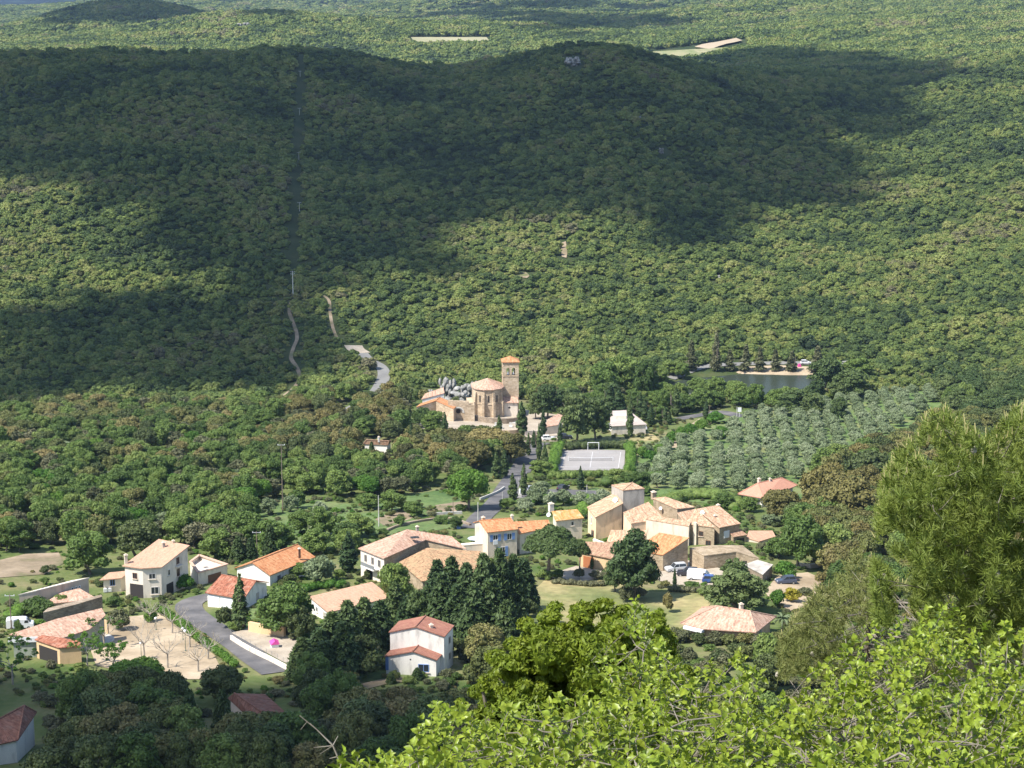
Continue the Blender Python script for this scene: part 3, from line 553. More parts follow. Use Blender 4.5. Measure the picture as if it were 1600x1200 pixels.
for i in range(3):
    g = np.random.default_rng(600+i); B = []
    for k in range(26):
        z = (k+.5)/26; r = (.5*math.sin(math.pi*min(1, z*1.0)**.62)+.06)*(1 if z < .93 else .6); a = g.uniform(0, 6.28); B.append((math.cos(a)*.14*r, math.sin(a)*.14*r, 8*z*.98+.05, r*.92, r*.92, .42))
    B = [(b[0]*2, b[1]*2, b[2], b[3]*1.0, b[4]*1.0, b[5]) for b in B]
    V, Q, T = foliage(B, 2600, .26, g, .35, .88, 2.0, hang=(0,0,1)); V[:,0] *= 1.0; proto('cypress', i, 1.15, 8, V, Q, T, 'cypress', trunk_mesh('trunk', g, 8, .12, .5, 3, .02))
    g = np.random.default_rng(700+i); B = []
    for k in range(60):
        z = (k/60)**.9; R = 1.95*(1-z)**.62+.10; a = k*2.4+g.uniform(-.4,.4); rr = .26+.34*(1-z); B.append((math.cos(a)*(R-rr*.4)*.85, math.sin(a)*(R-rr*.4)*.85, .3+z*9.1, rr, rr, rr*1.25))
    for k in range(10): z = k/10; B.append((0, 0, .5+z*8.6, 1.35*(1-z)+.08, 1.35*(1-z)+.08, .8))
    V, Q, T = foliage(B, 5200, .40, g, .6, .8, 2.2, up=.1, hang=(0,0,1)); proto('conifer', i, 4.2, 9.7, V, Q, T, 'cypress', trunk_mesh('trunk', g, 9.5, .2, .3, 3, .02, lean=.005))
    g = np.random.default_rng(750+i); B = [(g.normal()*.5*(1-z), g.normal()*.5*(1-z), 1+z*10, .9*(1-z)+.4, .9*(1-z)+.4, .8) for z in np.linspace(0, 1, 24)]
    V, Q, T = foliage(B, 1600, .5, g, .9, .6, 1.3, hang=(0,0,1)); proto('poplar', i, 3.2, 11.5, V, Q, T, 'grey_tree', trunk_mesh('trunk', g, 11, .2, .5, 3, .04))
g = np.random.default_rng(800); B = []
for k in range(80):
    a = k*2.4+g.uniform(-.3,.3); q = math.sqrt((k+.5)/80); rr = g.uniform(.8, 1.2); B.append((math.cos(a)*q*4.9, math.sin(a)*q*4.5, 6.6+2.9*(1-q*q)-rr*.2+g.uniform(-.5,.2), rr*1.1, rr*1.1, rr*.8))
V, Q, T = foliage(B, 10500, .34, g, .55, .85, 1.8, up=.6); proto('umbrella', 0, 12, 10.3, V, Q, T, 'lpine', trunk_mesh('trunk', g, 9.5, .42, .62, 8, .4))
for i in range(3):
    g = np.random.default_rng(820+i); V, Q, T = foliage(round_blobs(g, 3, 2.4, 14, .0, (.3,.45)), 1500, .24, g, .6, .85); proto('bush', i, 3, 2.4, V, Q, T, 'decid', None)
    g = np.random.default_rng(830+i); V, Q, T = foliage(round_blobs(g, 3, 2.2, 14, .0, (.3,.45)), 1500, .24, g, .6, .85); proto('brightbush', i, 3, 2.2, V, Q, T, 'bright', None)
    g = np.random.default_rng(840+i); V, Q, T = foliage(round_blobs(g, 3, 2.4, 14, .0, (.25,.45)), 1300, .26, g, .8, .75); proto('greybush', i, 3, 2.4, V, Q, T, 'grey_tree', None)
    g = np.random.default_rng(850+i); V, Q, T = foliage(round_blobs(g, 3, 2.4, 14, .0, (.25,.45)), 1300, .26, g, .8, .75); proto('holmbush', i, 3, 2.4, V, Q, T, 'holm', None)
g = np.random.default_rng(860); V, Q, T = foliage(round_blobs(g, 8, 7, 26, .15, (.25,.4)), 5200, .42, g, .6, .8); proto('brighttree', 0, 8, 7, V, Q, T, 'bright', trunk_mesh('trunk', g, 7, .3, .4))
g = np.random.default_rng(870); V, Q, T = foliage(round_blobs(g, 2, 1.6, 10, .0, (.3,.5)), 700, .2, g, .8, .8); proto('broom', 0, 2, 1.6, V, Q, T, 'flower', None)
PROTO['brownholm'] = []
for p_ in PROTO['holm']:
    me_ = p_['crown'].copy(); me_.materials.clear(); me_.materials.append(MAT['brown_oak']); PROTO['brownholm'].append(dict(w=p_['w'], h=p_['h'], crown=me_, trunk=p_['trunk']))
SCRUB = []
for i in range(8):
    g = np.random.default_rng(900+i); w, h = 6, g.uniform(3.6, 4.8)
    V, Q, T = foliage(round_blobs(g, w, h, 18, -.1, (.22,.42)), 1100, .46, g, .5, .88); SCRUB.append(fmesh('scrub_oak', V, Q, T, MAT['scrub']))
FAR = []
for i in range(6):
    g = np.random.default_rng(950+i); V, Q, T = foliage(round_blobs(g, 6, 4.4, 10, -.1, (.3,.5)), 160, 1.0, g, .5, .9); FAR.append(fmesh('far_scrub', V, Q, T, MAT['scrub']))
KINDNAME = dict(brownholm='holm_oak', holm='holm_oak', decid='broadleaf_tree', olive='olive_tree', pine='pine_tree', grey='grey_green_tree', cypress='cypress_tree', conifer='hedge_conifer', poplar='poplar_tree', umbrella='umbrella_pine', bush='round_shrub', brightbush='bright_shrub', greybush='grey_shrub', holmbush='holm_oak_shrub', brighttree='bright_broadleaf_tree', broom='broom_shrub')
CATS = dict(brownholm='tree', holm='tree', decid='tree', olive='olive tree', pine='pine', grey='tree', cypress='cypress', conifer='conifer', poplar='poplar', umbrella='pine', bush='shrub', brightbush='shrub', greybush='shrub', holmbush='shrub', brighttree='tree', broom='shrub')
def plant(kind, x, y, h, w, label, group=None, parts=True, z=None, var=None, rz=None):
    P = PROTO[kind]; p = P[random.randrange(len(P)) if var is None else var % len(P)]
    z = hz(x, y) if z is None else z; sc = (w/p['w'], w/p['w'], h/p['h']); rz = random.uniform(0, 6.28) if rz is None else rz
    if parts and p['trunk']:
        r = empty(KINDNAME[kind], (x, y, z-.05), rz); r.scale = sc
        c = bpy.data.objects.new('crown', p['crown']); t = bpy.data.objects.new('trunk', p['trunk'])
        for o in (c, t): COL.objects.link(o); o.parent = r
    else:
        r = bpy.data.objects.new(KINDNAME[kind], p['crown']); COL.objects.link(r); r.location = (x, y, z-.15); r.rotation_euler = (0,0,rz); r.scale = sc
    tag(r, label, CATS[kind], group); return r
def plant_px(kind, u, v, top, wpx, label, group=None, **k):
    """base pixel (u, v), top pixel row, crown width in photo pixels"""
    p = pt(u, v); s = F/p.y*1.02; h = (v-top)/s/math.cos(math.radians(15))*1.0; return plant(kind, p.x, p.y, h, wpx/s, label, group, z=p.z, **k)
for k_ in ('umbrella','conifer','cypress','pine','holm'):
    c_ = np.array([v.co[:] for v in PROTO[k_][0]['crown'].vertices]); print('BB', k_, PROTO[k_][0]['w'], PROTO[k_][0]['h'], c_.min(0), c_.max(0))
# ------------------------------------------------------------------ buildings
def base_z(u, v, h):
    """ground height under the point of an eave seen at (u, v), h metres above its ground"""
    a, b, c = ray(u, v); Ys = _YS[_YS < 900]; t = Ys/b; f = CZ+c*t-height(a*t, Ys)-h; i = np.argmax(f < 0); return hz(float(a*t[i]), float(Ys[i]))
class House:
    def __init__(s, name, label, cat, V, roofs, walls, roofmat, wallmat, over=.35, thick=.16, group=None, z0=None, drop=4.0, flatroof=False):
        k0 = next(iter(V)); s.z0 = base_z(*V[k0]) if z0 is None else z0; s.V = {}
        for k, q in V.items():
            if q[0] == 'P': A, B, C = s.V[q[1]], s.V[q[2]], s.V[q[3]]; p = A+C-B; s.V[k] = Vector((p.x, p.y, s.z0+q[4])) if len(q) > 4 else p
            elif q[0] == 'M': A, B = s.V[q[1]], s.V[q[2]]; p = A.lerp(B, q[3]); s.V[k] = Vector((p.x, p.y, s.z0+q[4]))
            elif q[0] == 'L':
                A, B, C = s.V[q[3]], s.V[q[4]], s.V[q[5]]; nn = (B-A).cross(C-A); dr = Vector(ray(q[1], q[2])); c0_ = Vector((0,0,CZ)); s.V[k] = c0_+dr*((A-c0_).dot(nn)/dr.dot(nn))
            elif q[0] == 'X': p = s.V[q[1]]+Vector(q[2]); s.V[k] = p
            else: s.V[k] = plane_pt(q[0], q[1], s.z0+q[2])
        L = [s.V[k] for k in walls]; c = sum(L, Vector())/len(L); ar = sum(L[i].x*L[(i+1) % len(L)].y-L[(i+1) % len(L)].x*L[i].y for i in range(len(L)))
        if ar < 0: walls = walls[::-1]; L = L[::-1]
        s.walls = walls; s.o = Vector((c.x, c.y, s.z0)); s.root = empty(name, s.o); tag(s.root, label, cat, group)
        n = len(L); s.L = []
        for i in range(n):      # inset loop
            p, q, r = L[i-1], L[i], L[(i+1) % n]; d1 = (q-p).xy.normalized(); d2 = (r-q).xy.normalized(); n1 = Vector((-d1.y, d1.x)); n2 = Vector((-d2.y, d2.x)); m = n1+n2
            if m.length < .3: m = n1
            m = m.normalized(); m = m*(over/max(.35, m.dot(n1))); s.L.append(Vector((q.x+m.x, q.y+m.y, q.z-thick*1.1)))
        mb = MB(); vs = []; fs = []
        for i, p in enumerate(s.L): vs += [(p.x, p.y, s.z0-drop), (p.x, p.y, p.z)]
        for i in range(n): j = (i+1) % n; fs.append((2*i, 2*j, 2*j+1, 2*i+1))
        mb.add([Vector(v)-s.o for v in vs], fs)
        s.wall = mb.build('wall', MAT[wallmat], s.root)
        if roofs:
            bm = bmesh.new(); vv = {k: bm.verts.new(p-s.o) for k, p in s.V.items()}
            for f in roofs: bm.faces.new([vv[k] for k in f])
            for v in [v for v in bm.verts if not v.link_faces]: bm.verts.remove(v)
            rm = MB()
            for e_ in bm.edges:
                if len(e_.link_faces) == 2:
                    e_.link_faces[0].normal_update(); e_.link_faces[1].normal_update()
                    if abs(e_.link_faces[0].normal.dot(e_.link_faces[1].normal)) < .985: rm.tube(e_.verts[0].co+Vector((0,0,.03)), e_.verts[1].co+Vector((0,0,.03)), .13, .13, 6)
            if rm.v: rm.build('ridge_tiles', MAT[roofmat], s.root, uv=True)
            bmesh.ops.triangulate(bm, faces=[f for f in bm.faces if len(f.verts) > 3])
            bm.normal_update(); 
            for f in bm.faces:
                if f.normal.z < 0: f.normal_flip()
            me = bpy.data.meshes.new('roof'); bm.normal_update(); top = list(bm.faces)
            r = bmesh.ops.extrude_face_region(bm, geom=top); ev = [g for g in r['geom'] if isinstance(g, bmesh.types.BMVert)]
            # the extruded copy is the top; push originals down
            bmesh.ops.translate(bm, verts=[v for v in bm.verts if v not in set(ev)], vec=(0, 0, -thick))
            bmesh.ops.recalc_face_normals(bm, faces=bm.faces); bm.to_mesh(me); bm.free(); uv_slope(me)
            s.roof = link('roof', me, s.root, MAT[roofmat])
    def edge(s, a, b):
        i = s.walls.index(a); j = s.walls.index(b); return s.L[i], s.L[j]
    def frame(s, a, b, t, z):
        p, q = s.edge(a, b); d = (q-p).xy; d.normalize(); c = p.lerp(q, t)
        cen = Vector((s.o.x, s.o.y)); n = Vector((d.y, -d.x))
        if n.dot(c.xy-cen) < 0: n = -n
        return Vector((c.x, c.y, s.z0+z))-s.o, Vector((d.x, d.y, 0)), Vector((n.x, n.y, 0))
    def plate(s, name, a, b, t, z, w, h, mat, prou=.03, parent=None, ring=None, th=.05):
        """flat box on the wall; z = bottom; ring = frame border width -> open frame"""
        c, d, n = s.frame(a, b, t, z); m = MB(); 
        def bx(x0, x1, z0, z1, y0, y1):
            vs = [c+d*x+n*y+Vector((0,0,zz)) for zz in (z0, z1) for x, y in ((x0,y0),(x1,y0),(x1,y1),(x0,y1))]
            m.add(vs, [(0,3,2,1),(4,5,6,7),(0,1,5,4),(1,2,6,5),(2,3,7,6),(3,0,4,7)])
        if ring:
            bx(-w/2, w/2, h-ring, h, prou-.1, prou+th); bx(-w/2, w/2, 0, ring, prou-.1, prou+th); bx(-w/2, -w/2+ring, ring, h-ring, prou-.1, prou+th); bx(w/2-ring, w/2, ring, h-ring, prou-.1, prou+th)
            if w > .8: bx(-.04, .04, ring, h-ring, prou-.1, prou+th*.8)
        else: bx(-w/2, w/2, 0, h, prou-.1, prou+th)
        return m.build(name, MAT[mat], parent or s.root)
    def window(s, a, b, t, z, w=1.1, h=1.2, shut=None, sw=.55, fr='frame', sill=True, open_=True):
        f = s.plate('window', a, b, t, z, w, h, fr, .02, ring=.09); s.plate('pane', a, b, t, z+.06, w-.1, h-.12, 'glass', -.01, parent=f, th=.03)
        if sill: s.plate('sill', a, b, t, z-.14, w+.3, .1, 'cream', .05, parent=f, th=.14)
        if shut:
            p, q = s.edge(a, b); L = (q-p).length
            for k in (-1, 1): s.plate('shutter', a, b, t+k*(w/2+sw/2+.03)/L, z-.03, sw, h+.06, shut, .03, th=.06)
    def door(s, a, b, t, w, h, mat, z=0.0): f = s.plate('door', a, b, t, z, w, h, mat, .02); return f
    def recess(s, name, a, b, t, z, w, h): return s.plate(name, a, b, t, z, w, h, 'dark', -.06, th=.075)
    def chimney(s, u, v, hz0, h=1.2, w=.6, mat='cream', cap='tile_pink'):
        p = plane_pt(u, v, s.z0+hz0)-s.o; m = MB(); m.box((p.x, p.y, p.z-.5), (w, w, h+.5), .4); c = m.build('chimney', MAT[mat], s.root)
        m = MB(); m.box((p.x, p.y, p.z+h), (w+.2, w+.2, .12), .4); m.box((p.x, p.y, p.z+h+.12), (w*.6, w*.6, .2), .4); m.build('chimney_cap', MAT['cream'], c)
    def dish(s, u, v, hz0, r=.45):
        p = plane_pt(u, v, s.z0+hz0)-s.o; m = MB(); m.tube(p-Vector((0,0,.8)), p, .04); d = m.build('satellite_dish', MAT['metal'], s.root)
        m = MB(); n = 12; ax = Vector((-.45,-.75,.45)).normalized(); A = ax.orthogonal().normalized(); B = ax.cross(A)
        vs = [p-ax*.12]+[p+A*r*.55*math.cos(6.283*i/n)+B*r*.55*math.sin(6.283*i/n)-ax*.08 for i in range(n)]+[p+A*r*math.cos(6.283*i/n)+B*r*math.sin(6.283*i/n) for i in range(n)]
        fs = [(0, 1+i, 1+(i+1) % n) for i in range(n)]+[(1+i, 1+n+i, 1+n+(i+1) % n, 1+(i+1) % n) for i in range(n)]
        m.add(vs, fs); m.build('dish', MAT['wshut'], d)
# --- left group -------------------------------------------------------------
H = House('house', 'tall three-storey cream house with a salmon shed roof on the left', 'house',
  dict(a=(191,884,6.4), b=(222,888,6.4), c=(253,886,6.4), d=(296.5,852,8.2), e=(248,842,8.2)), [('a','b','c','d','e')], ['a','b','c','d','e'], 'tile_salmon', 'pale')
H.window('a','b',.55,4.0,1.0,1.15,fr='brown'); H.window('b','c',.5,4.0,1.3,1.15); H.window('b','c',.62,.9,1.5,1.5); H.recess('porch', 'a','b',.62,0,3.0,2.9)
H.window('c','d',.28,3.9,.8,1.2); H.window('c','d',.62,5.4,1.0,1.3,fr='brown'); H.window('c','d',.62,2.9,1.0,1.5,fr='brown'); H.recess('garage_door','c','d',.3,0,2.4,2.3)
H.plate('balcony','c','d',.62,4.9,2.0,.18,'pale',.05,th=.6)
H.chimney(197,880,6.6,1.6,.55); H.chimney(256,858,7.3,1.3,.5,'grey'); H.chimney(271,850,7.9,.6,.4)
H2 = House('house_annex', 'low cream annex with air conditioners beside the tall left house', 'annex', dict(a=(155,906.5,2.7), b=(190,903,2.7), d=(170,894.5,3.4), c=('P','d','a','b',3.4)), [('a','b','c','d')], ['a','b','c','d'], 'tile_salmon', 'pale')
H2.window('a','b',.52,1.2,1.0,1.3,fr='blue')
for t in (.12, .3): H2.plate('air_conditioner','a','b',t,.1,.9,.7,'wshut',.05,th=.35)
H3 = House('garage_terrace', 'square garage block with a tiled roof terrace beside the tall house', 'garage', dict(a=(296,877,3.6), b=(309,895,3.6), c=(356,881,3.6), d=(311,866,3.6)), None, ['a','b','c','d'], None, 'pale', over=.1)
m = MB(); P = [p-H3.o for p in H3.L]; n = 4
for i in range(4):
    p, q = P[i], P[(i+1) % 4]; d = (q-p).normalized(); nn = Vector((d.y, -d.x, 0)); c = [p+nn*.2-d*.2, q+nn*.2+d*.2, q-nn*.35-d*.35, p-nn*.35+d*.35]
    m.add([Vector((x.x, x.y, x.z+.02)) for x in c]+[Vector((x.x, x.y, x.z+.2)) for x in c], [(3,2,1,0),(4,5,6,7),(0,1,5,4),(1,2,6,5),(2,3,7,6),(3,0,4,7)])
m.build('parapet_coping', MAT['tile_pink'], H3.root)
m = MB(); m.add([Vector((x.x, x.y, x.z-.8)) for x in P], [(0,1,2,3)]); m.build('terrace_floor', MAT['pale'], H3.root)
m = MB(); c = sum(P, Vector())/4; m.tube(c-Vector((0,0,.8)), c-Vector((0,0,.05)), .05, .05, 8); m.lathe(c-Vector((0,0,.12)), [(.6,0),(.6,.06)], 12); m.build('terrace_table', MAT['wshut'], H3.root)
H3.plate('garage_door','b','c',.55,0,3.4,2.4,'brown',.02)
G4 = House('garage_house', 'white double garage with a weathered red-brown roof beside the cypress', 'garage', dict(a=(320,925.5,2.9), b=(381,936,2.9), c=(420,909.5,2.9), r1=(346,898,4.8), r2=('M','b','c',.5,4.8), d=('P','a','b','c')), [('a','b','r2','r1'),('r1','r2','c','d')], ['a','b','r2','c','d','r1'], 'tile_red', 'white')
G4.plate('garage_door','a','b',.18,0,2.6,2.4,'wshut',.02); G4.plate('garage_door','a','b',.58,0,3.2,2.4,'wshut',.02); G4.plate('door','b','c',.6,0,1.1,2.1,'grey',.02)
H5 = House('house', 'white-gabled house with a patchy orange and red roof left of the silvery olive', 'house', dict(a=(366.5,887,3), b=(422,899,3), c=(493,870,3), r1=('M','a','b',.5,4.9), r2=('P','r1','b','c'), d=('P','a','b','c')), [('a','r1','r2','d'),('r1','b','c','r2')], ['a','r1','b','c','r2','d'], 'tile_orange', 'white')
H5.chimney(468,868,4.2,1.4,.4,'brown'); H5.window('b','c',.2,1,1.2,1.2); H5.window('b','c',.5,1,1.2,1.2)
H6 = House('house', 'long low white house with a plain salmon roof behind the dark conifers', 'house', dict(a=(483,932,3.4), b=(513,957,2.7), c=(612,933,2.7), d=('P','a','b','c',3.4)), [('a','b','c','d')], ['a','b','c','d'], 'tile_salmon', 'white')
H6.door('a','b',.72,1.0,2.0,'grey'); H6.window('a','b',.3,1.1,.9,1.0)
H7 = House('house', 'large L-shaped house with a mottled pink roof, a skylight and a white balcony front', 'house', dict(a=(559.5,856.5,6.0), b=(600,872.5,6.0), c=(666,843,6.2), d=(729,857.5,5.0), e=(706,838,6.2), f=(636,827,8.0)), [('a','b','c','f'),('f','c','d','e')], ['a','b','c','d','e','f'], 'tile_pink', 'pale')
for t in (.22, .52, .8): H7.window('a','b',t,3.6,.9,1.5,fr='grey',sill=False)
H7.recess('doorway','a','b',.42,0,1.5,2.3); H7.plate('balcony','a','b',.5,2.9,4.6,.2,'white',.05,th=1.3); H7.plate('balcony_rail','a','b',.5,3.1,4.6,.8,'metal',1.2,th=.05)
sk = plane_pt(648,840,H7.z0+7.35)-H7.o; m = MB(); m.box((sk.x,sk.y,sk.z),(1.7,1.2,.14),.3); m.build('skylight', MAT['glass'], H7.root); H7.chimney(652,829,7.6,.8,.5,'grey')
w7 = House('stone_wing', 'bare stone side wall wing under the L-shaped pink roof', 'building', dict(b=(601,874,5.7), c=(666.5,845,5.9), d=(728,859,4.7), x=('X','c',(.6,3.5,0))), None, ['b','c','d','x'], None, 'stone', over=.02, z0=H7.z0) if False else None
m = MB()
for p, q in ((H7.edge('b','c')), (H7.edge('c','d'))):
    d = (q-p).xy.normalized(); nn = Vector((d.y, -d.x, 0)) 
    if nn.dot((p+q)/2-H7.o) < 0 and True: nn = nn
    if nn.y > 0: nn = -nn
    z = Vector((0,0,1)); P4 = [p+nn*.06, q+nn*.06]; lo = H7.z0-3
    m.add([Vector((P4[0].x,P4[0].y,lo))-H7.o, Vector((P4[1].x,P4[1].y,lo))-H7.o, Vector((P4[1].x,P4[1].y,q.z-.02))-H7.o, Vector((P4[0].x,P4[0].y,p.z-.02))-H7.o], [(0,1,2,3)])
m.build('stone_facing', MAT['stone'], H7.root)
H8 = House('old_barn', 'old barn with a lichen-covered brown tile roof behind the dark conifer row', 'barn', dict(a=(623.5,878,4.0), b=(659,908,3.2), c=(742,897,3.2), d=(751,861,4.2), r=(667,856,5.2)), [('a','b','r'),('r','b','c','d')], ['a','b','c','d','r'], 'tile_old', 'stone')
# --- blue-shutter row
H9 = House('house', 'two-storey house with light blue shutters and an orange roof', 'house', dict(b=(761,832,5.8), c=(810,826.5,5.8), a0=(739,816,6.2), r1=(748.5,813.5,7.0), r2=(799,809.5,7.0), d=('P','a0','b','c',6.0)), [('r1','b','c','r2'),('a0','r1','r2','d')], ['b','c','r2','d','a0','r1'], 'tile_orange', 'cream', over=.25)
H9.window('b','c',.26,3.6,1.1,1.4,'blue',.65,sill=False); H9.window('b','c',.74,3.6,1.1,1.4,'blue',.65,sill=False); H9.window('b','c',.5,.1,1.2,2.1,'blue',.6,sill=False)
H9.plate('hung_sheet','b','c',.26,2.9,1.0,1.0,'wshut',.12); H9.chimney(755,815,6.6,.9,.6,'ochre','tile_pink'); H9.chimney(800,812,6.6,.9,.5,'pale')
H9b = House('house_wing', 'low orange-roofed link between the blue-shutter house and the umbrella pine', 'house', dict(a=(811,834,4.6), b=(861,824,4.6), c=(857,812,5.6), d=(803,815,5.6)), [('a','b','c','d')], ['a','b','c','d'], 'tile_orange', 'cream', over=.2)
H9c = House('cottage', 'small cream cottage with a bright orange lichen roof behind the umbrella pine', 'house', dict(a=(868,814,4.6), b=(912.5,809,4.6), c=(902,795.5,6.0), d=(862,798.5,6.0)), [('a','b','c','d')], ['a','b','c','d'], 'tile_lich', 'cream', over=.25)
H9c.window('a','b',.62,3.0,.7,1.0); H9c.dish(857,804,4.9,.5); H9c.chimney(861,796,5.6,1.3,1.0,'pale')
T9 = House('terrace_wall', 'cream terrace wall between the old barn and the blue-shutter house', 'wall', dict(a=(722,852,2.6), b=(756,849,2.6), c=(754,846,2.6), d=(720,849,2.6)), [('a','b','c','d')], ['a','b','c','d'], 'pale', 'pale', over=.05)
# --- the old farm cluster
C1 = House('farmhouse', 'farmhouse with a plain peach side wall at the left end of the stone cluster', 'house', dict(a=(917,792,6.0), b=(930,808.5,6.0), c=(974,786,8.5), d=('P','a','b','c',8.5)), [('a','b','c','d')], ['a','b','c','d'], 'tile_mixed', 'peach', over=.25)
C1.window('a','b',.45,3.2,.8,1.5,fr='wshut'); C1.door('a','b',.7,1,2.2,'brown'); C1.dish(961,781,8.6,.6)
C2 = House('tower_block', 'tall blank grey-rendered tower block rising above the stone cluster', 'building', dict(b=(973.5,766,10.2), c=(1007.5,763,10.2), d=(988.5,753.5,10.9), a=(955,757.5,10.2)), [('a','b','d'),('b','c','d')], ['a','b','c','d'], 'tile_mixed', 'grey', over=.05, z0=C1.z0+.2)
m = MB(); m.prism([], 0, 0) if False else None
C3 = House('farm_building', 'tile-roofed building right under the grey tower block', 'building', dict(b=(986,818,6.0), c=(1038,810,6.4), d=(1013,784,8.2), a=(973.5,800.5,7.2)), [('a','b','c','d')], ['a','b','c','d'], 'tile_mixed', 'peach', over=.1, z0=C1.z0)
C6 = House('stone_house', 'long stone-walled house with a chimney at the back of the cluster', 'house', dict(a=(1019,778,8.6), b=(1058,795,8.0), c=(1087,792,8.0), d=(1040,776,9.0)), [('a','b','c','d')], ['a','b','c','d'], 'tile_mixed', 'stone', over=.12, z0=C1.z0); C6.chimney(1021,777,8.4,1.2,.9,'stone')
C7 = House('stone_house', 'narrow stone-fronted house with a tall cream flue in the middle of the cluster', 'house', dict(a=(1070,818,7.0), b=(1118,824,7.0), c=(1087,795,8.6), d=(1058,801,8.6)), [('a','b','c','d')], ['a','b','c','d'], 'tile_mixed', 'stone', over=.12, z0=C1.z0-.3)
C7.window('a','b',.55,4.6,1.0,1.1,fr='brown'); C7.window('a','b',.8,1.6,1.2,2.2,fr='brown',sill=False); C7.plate('flue','a','b',.36,.2,.7,7.4,'cream',.05,th=.5); C7.dish(1097,801,8.4,.55); C7.dish(1032,794,7.4,.4)
C8 = House('stone_house', 'stone house with a mottled pink roof and white shutters on the right of the cluster', 'house', dict(a=(1124,824.5,6.6), b=(1157.5,818,6.6), c=(1122,789,8.8), d=(1087.5,795,8.8)), [('a','b','c','d')], ['a','b','c','d'], 'tile_mixed', 'stone', over=.2, z0=C1.z0-.3)
C8.window('a','b',.36,3.9,1.5,1.6,fr='wshut',sill=False); C8.plate('shutter','a','b',.36,3.95,1.3,1.5,'wshut',.06); C8.plate('shutter','a','b',.6,1.2,1.1,1.5,'wshut',.04); C8.dish(1117,811,7.2,.4); C8.chimney(1122,796,7.8,1.0,.6,'stone'); C8.chimney(1117,812,7.0,.9,.5,'grey')
C9 = House('covered_terrace', 'small tiled porch over a dark opening on the right of the stone cluster', 'porch', dict(a=(1146,839,4.6), b=(1168.5,835.5,4.6), c=(1156,827,5.4), d=(1138,830,5.4)), [('a','b','c','d')], ['a','b','c','d'], 'tile_brown', 'stone', over=.15, z0=C1.z0-.6)
C9.recess('opening','a','b',.55,2.2,1.9,1.8); C9.plate('shutter','a','b',.06,.3,.9,1.6,'wshut',.05)
C10 = House('annex', 'cream annex with an orange lean-to roof at the right end of the cluster', 'annex', dict(a=(1166,840,4.0), b=(1186,846,3.6), c=(1212,838,3.6), e=(1207,829,4.2), d=(1170,829,4.6)), [('a','b','c','e','d')], ['a','b','c','e','d'], 'tile_salmon', 'cream', over=.1, z0=C1.z0-.8)
C4 = House('farm_wing', 'long blank cream wall wing in front of the stone cluster', 'building', dict(a=(1009,811,7.2), b=(1076.5,822,7.2), c=('X','b',(.6,2.2,.4)), d=('X','a',(.6,2.2,.4))), [('a','b','c','d')], ['a','b','c','d'], 'tile_mixed', 'cream', over=.05, z0=C1.z0-.4)
C4.window('a','b',.62,3.6,.5,.6,fr='brown',sill=False)
C5 = House('barn', 'barn with an orange-red sloping roof behind the parked silver car', 'barn', dict(b=(1036,867,3.6), c=(1077,840,6.4), d=(1030,832,6.4), a=('P','b','c','d',3.6)), [('a','b','c','d')], ['a','b','c','d'], 'tile_orange', 'stone', over=.12)
C11 = House('terrace_wall', 'stone retaining wall of the terrace above the parking yard', 'wall', dict(a=(1077,856,4.0), b=(1100,868,3.6), c=(1150,862,3.6), e=(1186,872,2.6), f=(1160,852,2.8), d=(1110,852,3.6)), [('a','b','c','e','f','d')], ['a','b','c','e','f','d'], 'stone', 'stone', over=.05)
for t in (.4,): C11.recess('opening','c','e',t,1.0,.9,.8)
C12 = House('shed', 'shed with a flat grey roof and a rough stone side right of the terrace wall', 'shed', dict(a=(1162,882,2.6), b=(1192,897.5,2.6), c=(1208,882,2.8), d=(1184,874.5,2.8)), [('a','b','c','d')], ['a','b','c','d'], 'grey', 'drystone', over=.15)
C13 = House('garage_building', 'peach garage building with a brown tile roof and an orange-brown door below the cluster', 'garage', dict(a=(902,862,3.2), b=(957,873,3.2), c=(965,848,4.6), d=(912,846,4.6)), [('a','b','c','d')], ['a','b','c','d'], 'tile_brown', 'ochre', over=.3)
C13.plate('garage_door','a','b',.3,0,2.6,2.5,'rust',.03)
C14 = House('farm_lean_to', 'small tiled lean-to between the peach farmhouse and the brown-roofed garage', 'building', dict(a=(948,846,3.2), b=(1004,853,3.2), c=(1012,828,5.2), d=(955,828,5.2)), [('a','b','c','d')], ['a','b','c','d'], 'tile_mixed', 'peach', over=.15, z0=C1.z0-.3)
C15 = House('yard_wall', 'low cream yard wall below the peach farmhouse', 'wall', dict(a=(926,843,1.8), b=(948,851,1.8), c=(950,849,1.8), d=(928,841,1.8)), [('a','b','c','d')], ['a','b','c','d'], 'pale', 'cream', over=.02)
# --- single villas
H10 = House('villa', 'villa with a bright salmon hip roof at the edge of the olive grove', 'house', dict(a=(1153,771.5,3), b=(1193,778.5,3), c=(1247,758,3), d=('P','a','b','c'), r1=(1184,755,5.0), r2=(1221,746.5,5.0)), [('a','b','r1'),('r1','b','c','r2'),('c','d','r2'),('d','a','r1','r2')], ['a','b','c','d'], 'tile_coral', 'white', over=.9)
H10.chimney(1186,754,4.8,.9,.6); H10.chimney(1203,753,4.7,.8,.4,'white'); H10.window('a','b',.8,1,1,1.2); H10.recess('porch','a','b',.45,0,3,2.4)
H11 = House('bungalow', 'bungalow with a wide pinkish hip roof in front of the right-hand pine', 'house', dict(a=(1063,973.5,2.8), e=(1100,982.5,2.8), b=(1182,988,2.8), c=(1213,963,2.8), r1=(1120,947,5.0), r2=(1172,955,5.0), d=('P','a','b','c')), [('a','e','r1'),('e','b','r2','r1'),('b','c','r2'),('r1','r2','c','d'),('a','r1','d')], ['a','e','b','c','d'], 'tile_pink', 'ochre', over=.8)
